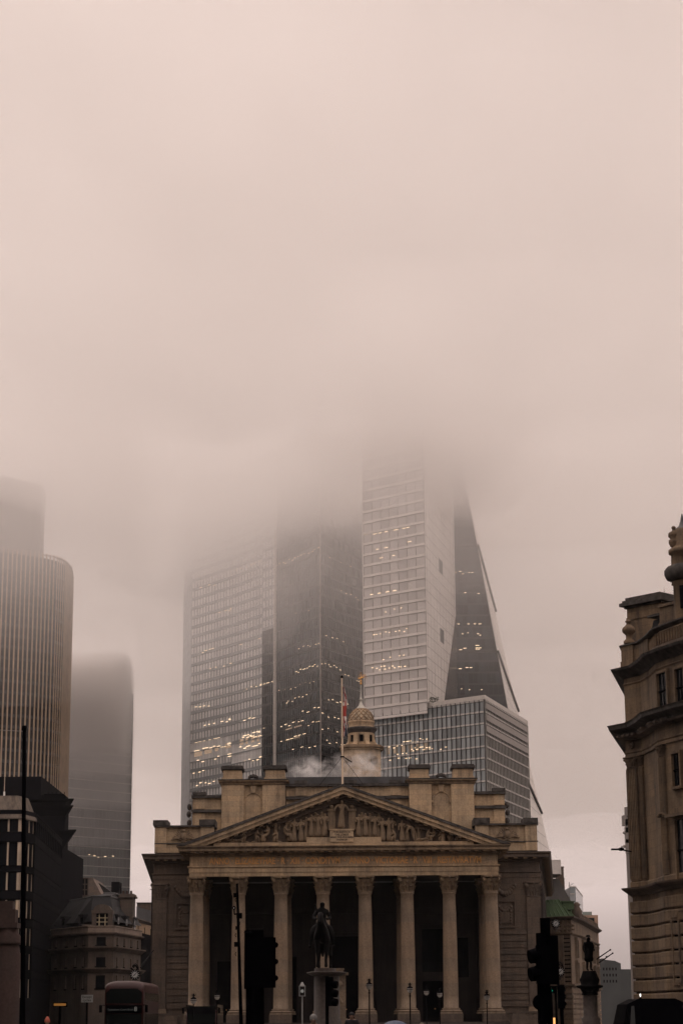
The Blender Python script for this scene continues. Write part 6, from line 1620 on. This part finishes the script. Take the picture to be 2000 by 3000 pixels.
# big dark signal in front of the third column: board seen from behind, hoods showing past its right side
Y = 46
p0, p1 = at(718, 2748, Y), at(811, 2895, Y)
t = thing('traffic_signal', 'large black traffic signal with square backing board covering the gap left of the third column', 'traffic light', ((p0.x + p1.x) / 2, Y, 0))
m = MB(); m.tube((p0.x + .22, Y + .15, 0), (p0.x + .22, Y + .15, p1.z + .5), .22, .2, 12); m.build('pole', M['black'], t)
m = MB(); m.box(p0.x, p1.x - .03, Y - .05, Y + .04, p1.z, p0.z); m.box(p0.x - .02, p0.x + .40, Y + .05, Y + .3, p1.z - .02, p0.z + .16); m.build('backing_board', M['black'], t)
m = MB(); m.box(p0.x + .48, p1.x - .12, Y + .05, Y + .35, p1.z + .05, p0.z - .05); m.build('lamp_housing', M['black'], t)
for py in (2769, 2818, 2866): q = at(811, py, Y); m = MB(); m.ball((q.x - .06, Y + .1, q.z), .09, 10, 8, (1, 1.5, .75)); m.build('hood', M['black'], t)
q = at(725, 2738, Y); m = MB(); m.tube((q.x, Y, p0.z + .1), (q.x, Y, q.z + .05), .09, .07, 10); m.ball((q.x + .05, Y, q.z), .07, 8, 6); m.build('sensor', M['black'], t)
# mid signal before the pedestal
q = at(962, 2905, 70)
t = thing('traffic_signal', 'small traffic signal seen edge-on with hoods to the right before the horseman pedestal', 'traffic light', (q.x, 70, 0))
m = MB(); m.tube((ax(958, 70, 2980), 70, 0), (ax(958, 70, 2950), 70, az(2862, 70, 958)), .06, .06, 10); m.build('pole', M['black'], t)
m = MB(); m.box(ax(955, 70, 2900), ax(976, 70, 2900), 69.9, 70.15, az(2949, 70, 965), az(2864, 70, 965)); m.build('lamp_housing', M['black'], t)
for py in (2885, 2911, 2937):
    c = at(976, py, 70); m = MB(); m.tube((c.x - .02, 70, c.z), (c.x + .14, 69.95, c.z - .02), .14, .12, 12); m.build('hood', M['black'], t)
# big signal group at the right
Y = 46
X = lambda p: ax(p, Y, 2830); Z = lambda y: az(y, Y, 1600)
t = thing('traffic_signal', 'large black traffic signal with stacked hoods standing before the right wing', 'traffic light', (X(1592), Y, 0))
m = MB(); m.tube((X(1590), Y, 0), (X(1590), Y, Z(2735)), .16, .14, 12); m.build('pole', M['black'], t)
m = MB(); m.box(X(1577), X(1636), Y - .04, Y + .04, Z(2886), Z(2742)); m.box(X(1586), X(1615), Y + .05, Y + .1, Z(2744), Z(2690)); m.build('backing_board', M['black'], t)
m = MB(); m.box(X(1568), X(1612), Y - .3, Y - .06, Z(2884), Z(2772)); m.build('lamp_housing', M['black'], t)
for py in (2800, 2852):
    m = MB(); c = Vector((X(1566), Y - .15, Z(py))); m.tube(c + Vector((.06, 0, 0)), c + Vector((-.13, -.05, -.04)), .17, .15, 14); m.build('hood', M['black'], t)
m = MB(); c = Vector((X(1578), Y - .02, Z(2938))); m.tube(c, c + Vector((0, -.1, 0)), .17, .17, 20); m.build('round_sign_back', M['black'], t)
m = MB(); m.tube((X(1602), Y, 0), (X(1602), Y, Z(2890)), .1, .1, 10); m.build('second_pole', M['black'], t)
# slim signal beside the clock
X = lambda p: ax(p, 62, 2900); Z = lambda y: az(y, 62, 1640)
t = thing('traffic_signal', 'slim black traffic signal box on a post below the lower crowned clock', 'traffic light', (X(1642), 62, 0))
m = MB(); m.tube((X(1643), 62, 0), (X(1643), 62, Z(2950)), .06, .06, 10); m.build('pole', M['black'], t)
m = MB(); m.box(X(1633), X(1652), 61.9, 62.15, Z(2956), Z(2886)); m.build('lamp_housing', M['black'], t)
for py in (2900, 2920, 2942): m = MB(); c = Vector((X(1651), 62, Z(py))); m.ball((c.x, 62, c.z), .07, 8, 6); m.build('hood', M['black'], t)
# small pedestrian signal with a green light
X = lambda p: ax(p, 90, 2900); Z = lambda y: az(y, 90, 1614)
t = thing('traffic_signal', 'small pale-edged signal box showing a tiny green light beside the big right-hand signal', 'traffic light', (X(1614), 90, 0))
m = MB(); m.tube((X(1627), 90, 0), (X(1627), 90, Z(2892)), .05, .05, 8); m.build('pole', M['black'], t)
m = MB(); m.box(X(1609), X(1626), 89.9, 90.15, Z(2912), Z(2893)); m.box(X(1607), X(1631), 89.85, 90.1, Z(2892.6), Z(2890.5)); m.build('lamp_housing', M['black'], t)
m = MB(); m.tube((X(1614.5), 89.89, Z(2904)), (X(1614.5), 89.85, Z(2904)), .035, .035, 10); m.build('lens', lamp_mat('green_signal', (.05, 1, .55), 1.6), t)

# camera mast
Y = 84; X = lambda p, y=2760: ax(p, Y, y); Z = lambda y: az(y, Y, 700)
t = thing('camera_mast', 'thin leaning black mast carrying cameras and boxes before the second column', 'mast', (X(709, 2980), Y, 0))
m = MB(); m.tube((X(710, 2990), Y, 0), (X(694.5, 2590), Y, Z(2590)), .085, .05, 10); m.build('pole', M['black'], t)
for y, a, b, h in ((2624, 684, 694, 12), (2684, 693, 709, 16), (2720, 690, 699, 10), (2768, 686, 698, 14), (2706, 694, 703, 9)): m = MB(); m.box(X(a, y), X(b, y), Y - .12, Y + .1, Z(y + h / 2), Z(y - h / 2)); m.build('equipment_box', M['black'], t)
m = MB(); m.ball((X(686, 2660), Y - .1, Z(2661)), .075, 10, 8); m.tube((X(686, 2660), Y - .1, Z(2665)), (X(687, 2680), Y - .1, Z(2680)), .03, .03, 6); m.tube((X(687, 2680), Y - .1, Z(2680)), (X(697, 2678), Y, Z(2678)), .03, .03, 6); cm = m.build('camera', M['black'], t)
m = MB(); m.ball((X(685.5, 2662), Y - .165, Z(2662)), .025, 6, 5); m.build('lens', M['white_paint'], cm)
m = MB()
for y in (2632, 2735, 2790): m.path([(X(692, y), Y - .08, Z(y)), (X(689, y), Y - .1, Z(y + 6)), (X(692, y), Y - .08, Z(y + 12))], .015, 5)
m.build('cable', M['black'], t)
# tall dark lamp column with a wire, far left
Y = 60; X = lambda p, y=2300: ax(p, Y, y); Z = lambda y: az(y, Y, 71)
t = thing('street_pole', 'tall black street pole with a wire running off to the left edge', 'pole', (X(71, 2950), Y, 0))
m = MB(); m.tube((X(71, 2990), Y, 0), (X(71, 2140), Y, Z(2140)), .085, .055, 12); m.build('shaft', M['black'], t)
m = MB(); m.lathe([(.06, 0), (.075, .02), (.075, .12), (.05, .15)], (X(71, 2140), Y, Z(2141)), 12); m.build('cap', M['black'], t)
m = MB(); m.path([(X(68, 2143), Y, Z(2143)), (X(20, 2148), Y - .6, Z(2148)), (X(-60, 2152), Y - 1.5, Z(2152))], .008, 5); m.build('wire', M['t_joint'], t)
# aerial whip on the leaded roof
p = at(12, 2340, 238); q = at(17, 2185, 238)
t = thing('aerial', 'thin pale whip aerial standing on the leaded roof at the left', 'aerial', p); m = MB(); m.tube(p, q, .06, .03, 6); m.build('whip', M['mull_gold'], t); m = MB(); m.tube(p, p + Vector((0, 0, .8)), .12, .1, 8); m.build('mount', M['white_paint'], t)

# clocks hung over the street
M['clockface'] = plain('clock_face', (.36, .36, .35), rough=.5, var=.1)
def clock(px, py, Y, rpx, label, crest=True):
    c = at(px, py, Y); r = rpx / (FPX / (Y * .97 + 3))
    t = thing('street_clock', label, 'clock', c, 'ornate black street clocks')
    m = MB(); m.tube(c + Vector((0, .28, 0)), c + Vector((0, -.2, 0)), r, r, 8); m.tube(c + Vector((0, -.2, 0)), c + Vector((0, -.26, 0)), r * .98, r * .9, 28); m.build('case', M['black'], t)
    m = MB(); m.tube(c + Vector((0, -.262, 0)), c + Vector((0, -.275, 0)), r * .56, r * .56, 24)
    for k in range(12):
        a = PI / 6 * k; q = c + Vector((math.sin(a) * r * .75, -.262, math.cos(a) * r * .75)); m.obox(q, (math.cos(a), 0, -math.sin(a)), (0, 1, 0), (math.sin(a), 0, math.cos(a)), r * .045, .012, r * .11)
    m.build('dial', M['clockface'], t)
    m = MB()
    for a, l_, w_ in ((.72, .52, .05), (4.1, .34, .075)):
        d = Vector((math.sin(a), 0, math.cos(a))); s_ = Vector((d.z, 0, -d.x)); m.obox(c + Vector((0, -.285 - w_ * .1, 0)) + d * (r * l_ * .42), s_, (0, 1, 0), d, r * w_, .005, r * l_ * .55)
    m.build('hand', M['black'], t)
    m = MB(); m.lathe([(r * .08, -r * 1.75), (r * .3, -r * 1.6), (r * .25, -r * 1.4), (r * .55, -r * 1.25), (r * .75, -r * 1.05), (r * .6, -r * .9)], c, 14, sq=(1, .6)); m.build('corbel', M['granite'], t)
    if crest:
        m = MB(); rd = random.Random(px)
        for k in range(14):
            a = PI * k / 13; m.ball((c.x + r * .75 * math.cos(a) * rd.uniform(.4, 1), c.y, c.z + r * 1.0 + r * .95 * math.sin(a) * rd.uniform(.5, 1)), r * .16, 6, 5)
        m.path([(c.x - r * .7, c.y, c.z + r * .8), (c.x - r * .5, c.y, c.z + r * 1.7), (c.x, c.y, c.z + r * 2.1), (c.x + r * .5, c.y, c.z + r * 1.7), (c.x + r * .7, c.y, c.z + r * .8)], r * .06, 6); m.build('crest', M['black'], t)
    return t
clock(1627, 2707, 200, 13, 'upper black street clock below the green copper roof', False)
clock(1640, 2848, 150, 13.5, 'lower black street clock topped with a crest, right of the big signal')
clock(396, 2857, 170, 15, 'black crested street clock above the bus roof on the left')
m_ = MB(); a, b = at(412, 2836, 170), at(450, 2785, 172); m_.tube(a, b, .06, .05, 6)
tag(m_.build('bracket_pole', M['bronze'], None), 'thin dark bracket pole slanting up beside the clock above the bus', 'bracket')

# ------------------------------------------------------------------ vehicles
M['busred'] = plain('bus_red', (.032, .006, .005), rough=.45, var=.1, scale=.5, spec=.3)
M['busglass'] = plain('bus_glass', (.006, .008, .008), rough=.15, var=.1, spec=.15)
def rounded(w2, z0, z1, rr, n=6):
    pts = [(-w2, z0), (w2, z0)]
    for k in range(n + 1): a = PI / 2 * k / n; pts.append((w2 - rr + rr * math.cos(a), z1 - rr * .45 + rr * .45 * math.sin(a)))
    for k in range(n + 1): a = PI / 2 + PI / 2 * k / n; pts.append((-w2 + rr + rr * math.cos(a), z1 - rr * .45 + rr * .45 * math.sin(a)))
    return pts
def make_bus(px, Y, label, H, W=2.52, L=11.0, dest=True):
    c = at(px, 2950, Y); x = c.x
    t = thing('bus', label, 'bus', (x, Y, 0))
    secs = [(Y + .55, .36, H - .55, .93), (Y + .15, .34, H - .30, .97), (Y + .0, .34, H - 1.0, .95)]
    m = MB(); prof_ = rounded(W / 2, .34, H, .8); n = len(prof_)
    ys = [(Y - .02, .95, -.42), (Y + .12, .98, -.16), (Y + .45, 1.0, -.03), (Y + 1.2, 1, 0), (Y + L - .5, 1, 0), (Y + L, .96, -.25)]
    v = []
    for y, s_, dz in ys: v += [(x + q[0] * s_, y, q[1] + (dz if q[1] > H - .6 else 0)) for q in prof_]
    f = [tuple(range(n)), tuple(range(len(v) - 1, len(v) - n - 1, -1))] + [(i * n + j, i * n + (j + 1) % n, (i + 1) * n + (j + 1) % n, (i + 1) * n + j) for i in range(len(ys) - 1) for j in range(n)]
    m.add(v, f, True); m.build('body', M['busred'], t)
    m = MB(); m.xz([(x - 1.12, 2.62), (x + 1.12, 2.62), (x + 1.14, H - .75), (x + .85, H - .5), (x - .85, H - .5), (x - 1.14, H - .75)], Y - .05, Y + .05); m.build('upper_windscreen', M['busglass'], t)
    m = MB(); m.xz([(x - 1.12, 1.0), (x + 1.12, 1.0), (x + 1.12, 1.95), (x - 1.12, 1.95)], Y - .06, Y + .05); m.build('windscreen', M['busglass'], t)
    m = MB(); m.box(x - 1.15, x + 1.15, Y - .07, Y + .05, 2.0, 2.5); bl = m.build('destination_blind', M['black'], t)
    if dest:
        me = text_mesh('8', .40, .004, lamp_mat('blind_digits', (.9, .85, .75), .10), 'route_number'); link_mesh('route_number', me, bl, Vector((x + .75, Y - .075, 2.24)) - Vector(t.location))
        me = text_mesh('Tottenham Court Road', .17, .004, lamp_mat('blind_letters', (.8, .8, .75), .05), 'destination'); link_mesh('destination', me, bl, Vector((x - .22, Y - .075, 2.22)) - Vector(t.location))
    for s_ in (-1, 1):
        m = MB(); m.box(x + s_ * W / 2 - .03 - .0, x + s_ * W / 2 + .012, Y + .5, Y + L - .5, 2.75, H - .75); m.build('side_window', M['busglass'], t)
        m = MB(); m.box(x + s_ * W / 2 - .03, x + s_ * W / 2 + .013, Y + .8, Y + L - .6, 1.15, 2.0); m.build('side_window', M['busglass'], t)
        m = MB(); m.ball((x + s_ * .92, Y - .05, .72), .13, 10, 8, (1, .4, 1)); m.build('headlight', M['clockface'], t)
        m = MB(); m.tube((x + s_ * 1.2, Y + .1, 2.5), (x + s_ * 1.45, Y - .25, 2.5), .03, .03, 6); m.box(x + s_ * 1.45 - .09, x + s_ * 1.45 + .09, Y - .3, Y - .22, 2.05, 2.5); m.build('mirror', M['black'], t)
        for yy in (Y + 2.4, Y + L - 2.6):
            m = MB(); m.tube((x + s_ * (W / 2 - .3), yy, .48), (x + s_ * (W / 2 + .01), yy, .48), .48, .48, 20); wh = m.build('wheel', M['black'], t); m = MB(); m.tube((x + s_ * (W / 2), yy, .48), (x + s_ * (W / 2 + .02), yy, .48), .28, .26, 16); m.build('rim', M['t_grey'], wh)
    return t
b1 = make_bus(363, 132, 'double-decker bus with red-edged roof showing route 8 at the lower left', az(2874, 132, 372))
# second, lower vehicle roof with orange edge: a black cab-like taxi
def taxi(px, Y, label, H, mat, sgn=None):
    c = at(px, 2970, Y); x = c.x
    t = thing('taxi', label, 'taxi', (x, Y, 0))
    m = MB(); sec = [(-.86, .28), (.86, .28), (.90, .75), (.84, 1.05), (.66, H - .12), (.4, H), (-.4, H), (-.66, H - .12), (-.84, 1.05), (-.90, .75)]
    v = []; ys = [(Y, .92, .55), (Y + .25, 1, .62), (Y + 1.3, 1, .64), (Y + 1.9, 1, 1), (Y + 3.6, 1, 1), (Y + 4.5, .95, .72)]
    for y, s_, hh in ys: v += [(x + q[0] * s_, y, q[1] if q[1] < .8 else .8 + (q[1] - .8) * ((hh - .6) / .4 if hh < 1 else 1) if hh > .6 else min(q[1], .85)) for q in sec]
    n = len(sec); f = [tuple(range(n)), tuple(range(len(v) - 1, len(v) - n - 1, -1))] + [(i * n + j, i * n + (j + 1) % n, (i + 1) * n + (j + 1) % n, (i + 1) * n + j) for i in range(len(ys) - 1) for j in range(n)]
    m.add(v, f, False); m.build('body', mat, t)
    m = MB(); m.add([(x - .72, Y + 1.42, 1.06), (x + .72, Y + 1.42, 1.06), (x + .58, Y + 1.84, H - .16), (x - .58, Y + 1.84, H - .16)], [(0, 1, 2, 3)]); m.build('windscreen', M['busglass'], t, fix=False)
    for s_ in (-1, 1):
        m = MB(); m.ball((x + s_ * .66, Y + .02, .66), .12, 10, 8, (1, .4, 1)); m.build('headlight', M['clockface'], t)
        for yy in (Y + .9, Y + 3.6):
            m = MB(); m.tube((x + s_ * .7, yy, .33), (x + s_ * .91, yy, .33), .33, .33, 18); wh = m.build('wheel', M['black'], t); m = MB(); m.tube((x + s_ * .905, yy, .33), (x + s_ * .925, yy, .33), .2, .18, 14); m.build('rim', M['t_grey'], wh)
    return t
b2 = make_bus(590, 168, 'bus beyond the first column whose low orange-edged roof rises over the road', az(2958, 168, 590), dest=False, L=9)
vn = taxi(1965, 44, 'dark van-like taxi filling the lower right corner', az(2924, 44, 1950), M['black'])
p, q = at(158, 2941, 92), at(193, 2948, 92)
t = thing('lit_sign', 'small glowing orange sign bar low on the left, under the dark block', 'sign', ((p.x + q.x) / 2, 92, 0))
m = MB(); m.box(p.x - .05, q.x + .05, 92, 92.12, q.z - .04, p.z + .04); m.build('case', M['black'], t); m = MB(); m.box(p.x, q.x, 91.97, 91.997, q.z, p.z); m.build('lit_panel', lamp_mat('orange_sign', (1, .42, .10), .16), t)
m = MB(); m.tube(((p.x + q.x) / 2, 92.06, 0), ((p.x + q.x) / 2, 92.06, q.z - .04), .05, .05, 8); m.build('post', M['black'], t)
# Except cycles plate
p, q = at(238, 2916, 75), at(272, 2938, 75); t = thing('road_sign', 'small white plate lettered Except cycles on a post', 'road sign', ((p.x + q.x) / 2, 75, 0))
m = MB(); m.box(p.x, q.x, 75, 75.02, q.z, p.z); pl_ = m.build('plate', plain('sign_white', (.30, .30, .28), rough=.6, var=.08), t)
me = text_mesh('Except\ncycles', .125, .002, M['black'], 'lettering', line=.9); link_mesh('lettering', me, pl_, Vector(((p.x + q.x) / 2, 74.996, (p.z + q.z) / 2)) - Vector(t.location))
m = MB(); m.tube(((p.x + q.x) / 2, 75.06, 0), ((p.x + q.x) / 2, 75.06, p.z), .035, .035, 8); m.build('post', M['black'], t)
# amber lamps low on the right
for i, px_ in enumerate((1608, 1623)):
    p = at(px_, 2992, 70); t = thing('amber_lamp', 'left one of two amber lamps glowing at road level below the green signal' if i == 0 else 'right one of two amber lamps glowing at road level, brighter', 'lamp', (p.x, 70, 0), 'amber road lamps')
    m = MB(); m.tube((p.x, 70, 0), (p.x, 70, p.z - .12), .05, .05, 8); m.build('post', M['black'], t); m = MB(); m.tube((p.x, 70, p.z - .12), (p.x, 70, p.z + .1), .035, .035, 8); m.build('bulb', lamp_mat('amber_bulb', (1, .45, .15), .5 + .6 * i), t)
# lit lantern before the right building
p = at(1875, 2917, 90); t = thing('street_lamp', 'dark ornate post with a tiny bright lamp before the rusticated wall', 'street lamp', (p.x, 90, 0))
m = MB(); m.lathe([(.5, 0), (.5, .5), (.42, 1.2), (.30, 1.5), (.24, 1.85), (.16, 2.0), (.10, 2.2), (.06, 2.35), (.05, p.z - .1)], (p.x, 90, 0), 14); m.build('post', M['black'], t); m = MB(); m.ball(p, .05, 8, 6, (.7, .7, 1.5)); m.build('bulb', lamp_mat('white_bulb', (1, .95, .9), 1.4), t)

# ------------------------------------------------------------------ people
M['skin'] = plain('skin', (.34, .20, .14), rough=.6, var=.1)
M['coat_dark'] = plain('dark_coat_cloth', (.015, .015, .018), rough=.9, var=.3, scale=8)
def person(px, py_top, Y, label, hat, hatmat, hgt=None, ang=0.0):
    p = at(px, py_top, Y); H = p.z; k = (H - .08) / 1.76
    t = thing('person', label, 'person', (p.x, Y, 0))
    body = link_mesh('body', standing('body', M['skin'], Matrix.Scale(k, 4)), t, rotz=ang)
    link_mesh('coat', coat_mesh(M['coat_dark'], 1.05, .5), body, scale=(k, k, k))
    J = {'w': (0, 0, .98, .17, .13)}; B = []
    for s_ in (-1, 1):
        n_ = str(s_); J.update({'t' + n_: (s_ * .10, 0, .84, .125), 'k' + n_: (s_ * .11, -.02, .48, .095), 'a' + n_: (s_ * .12, .02, .10, .08)}); B += [('w', 't' + n_), ('t' + n_, 'k' + n_), ('k' + n_, 'a' + n_)]
    link_mesh('trousers', skin_mesh(J, B, 'trousers', M['coat_dark'], 2, 0), body, scale=(k, k, k))
    m = MB()
    if hat == 'pointed': m.lathe([(.125, 1.60), (.135, 1.66), (.115, 1.74), (.07, 1.82), (.03, 1.87)], (0, -.03, 0), 16)
    elif hat == 'beanie': m.lathe([(.12, 1.60), (.125, 1.66), (.11, 1.74), (.06, 1.79), (.01, 1.80)], (0, -.03, 0), 16)
    else: m.ball((0, -.02, 1.68), .115, 12, 8, (.95, 1.05, .9))
    link_mesh('hat' if hat != 'hair' else 'hair', m.mesh('hat', hatmat), body, scale=(k, k, k))
    return t, p
person(139, 2981, 92, 'person in an orange pointed woolly hat at the lower left edge of the road', 'pointed', plain('orange_wool', (.55, .15, .10), rough=.9, var=.15, scale=20))
person(918, 2968, 66, 'person in dark coat and grey hat walking before the horseman pedestal', 'beanie', plain('grey_wool', (.22, .21, .20), rough=.9, var=.2, scale=20))
person(1030, 2962, 92, 'person with dark hair and dark coat standing between fourth and fifth columns', 'hair', M['coat_dark'])
person(1235, 2992, 80, 'person with fair hair low between the sixth and seventh columns', 'hair', plain('fair_hair', (.20, .16, .12), rough=.8, var=.2))
t, p = person(1152, 2997, 60, 'person in dark clothes under the blue umbrella', 'hair', M['coat_dark'])
c = at(1157, 2991, 60); u_ = thing('umbrella', 'open dark blue umbrella just showing above the bottom edge', 'umbrella', (c.x, 60, 1.0))
m = MB(); pr = [(.02, c.z), (.2, c.z - .03), (.4, c.z - .14), (.52, c.z - .3)]; v = [(c.x + r_ * math.cos(2 * PI * i / 16), 60 + r_ * math.sin(2 * PI * i / 16), z_) for r_, z_ in pr for i in range(16)]
m.add(v, [(j * 16 + i, j * 16 + (i + 1) % 16, (j + 1) * 16 + (i + 1) % 16, (j + 1) * 16 + i) for j in range(3) for i in range(16)], True); m.build('canopy', plain('blue_nylon', (.035, .06, .12), rough=.6, var=.1), u_)
m = MB(); m.tube((c.x, 60, c.z + .04), (c.x, 60, c.z - .85), .01, .01, 6); m.path([(c.x, 60, c.z - .85), (c.x + .02, 60, c.z - .92), (c.x + .06, 60, c.z - .92), (c.x + .07, 60, c.z - .86)], .012, 6); m.build('handle', M['black'], u_)
# ------------------------------------------------------------------ unseen blocks added beside and behind the viewer, heightened to shade the junction
def shade_block(name, label, x0, x1, y0, y1, H, mat):
    t = thing(name, label, 'building', ((x0 + x1) / 2, (y0 + y1) / 2, 0))
    plan_ = [(x0, y0), (x1, y0), (x1, y1), (x0, y1)]
    m = MB(); m.prism(plan_, 0, H); m.build('wall', mat, t)
    for zb in (5.2, H - 5.5, H - 1.0):
        m = MB(); m.sweep(plan_, [(-.3, zb), (.1, zb), (.5, zb + .6), (.55, zb + .8), (-.3, zb + .85)], True); m.build('string_cornice', mat, t)
    m = MB()
    for (a, b) in zip(plan_, plan_[1:] + plan_[:1]):
        f = Face(a, b); n = int(f.L / 4.5)
        for i in range(n):
            for r_ in range(int((H - 7) / 4)):
                c = f.L * (i + .5) / n; f.bar(m, c - .7, c + .7, 6.5 + 4 * r_, 9.0 + 4 * r_, .002, .05)
    m.build('window_bank', M['darkglass'], t); return t
SB = stone('shade_block_stone', (.07, .056, .046), dirt=.7, course=.7, blockw=1.6)  # dark stone for the added blocks, so they return little light
shade_block('shade_block', 'unseen dark stone block added left of the viewer to shade the junction', -90, -34, -30, 150, 48, SB)
shade_block('shade_block', 'unseen dark stone block added right of the viewer to shade the junction', 24.5, 80, -30, 108, 48, SB)
shade_block('shade_block', 'unseen dark stone block added behind the viewer to shade the junction', -80, 75, -80, -35, 60, SB)
# ------------------------------------------------------------------ ground
m = MB(); m.add([(-2500, -900, 0), (2500, -900, 0), (2500, 3000, 0), (-2500, 3000, 0)], [(0, 1, 2, 3)])
tag(m.build('ground', M['asphalt'], None), kind='structure')
m = MB(); m.add([(-40, -20, .004), (40, -20, .004), (40, 128, .004), (-40, 128, .004)], [(0, 1, 2, 3)])
tag(m.build('road', plain('worn_asphalt', (.042, .042, .044), rough=.8, var=.3, scale=2, bump=.15), None), kind='structure')
m = MB(); m.box(-17, 17, 128, 187, -.2, .12); tag(m.build('pavement', M['paving'], None), kind='structure')
m = MB(); m.box(-17.2, 17.2, 127.7, 127.997, -.2, .125); tag(m.build('kerb', M['granite'], None), kind='structure')
m = MB()
for k in range(12): m.box(-.06, .06, 10 + 9 * k, 14 + 9 * k, .006, .012)
tag(m.build('road_marking', M['white_paint'], None), kind='structure')
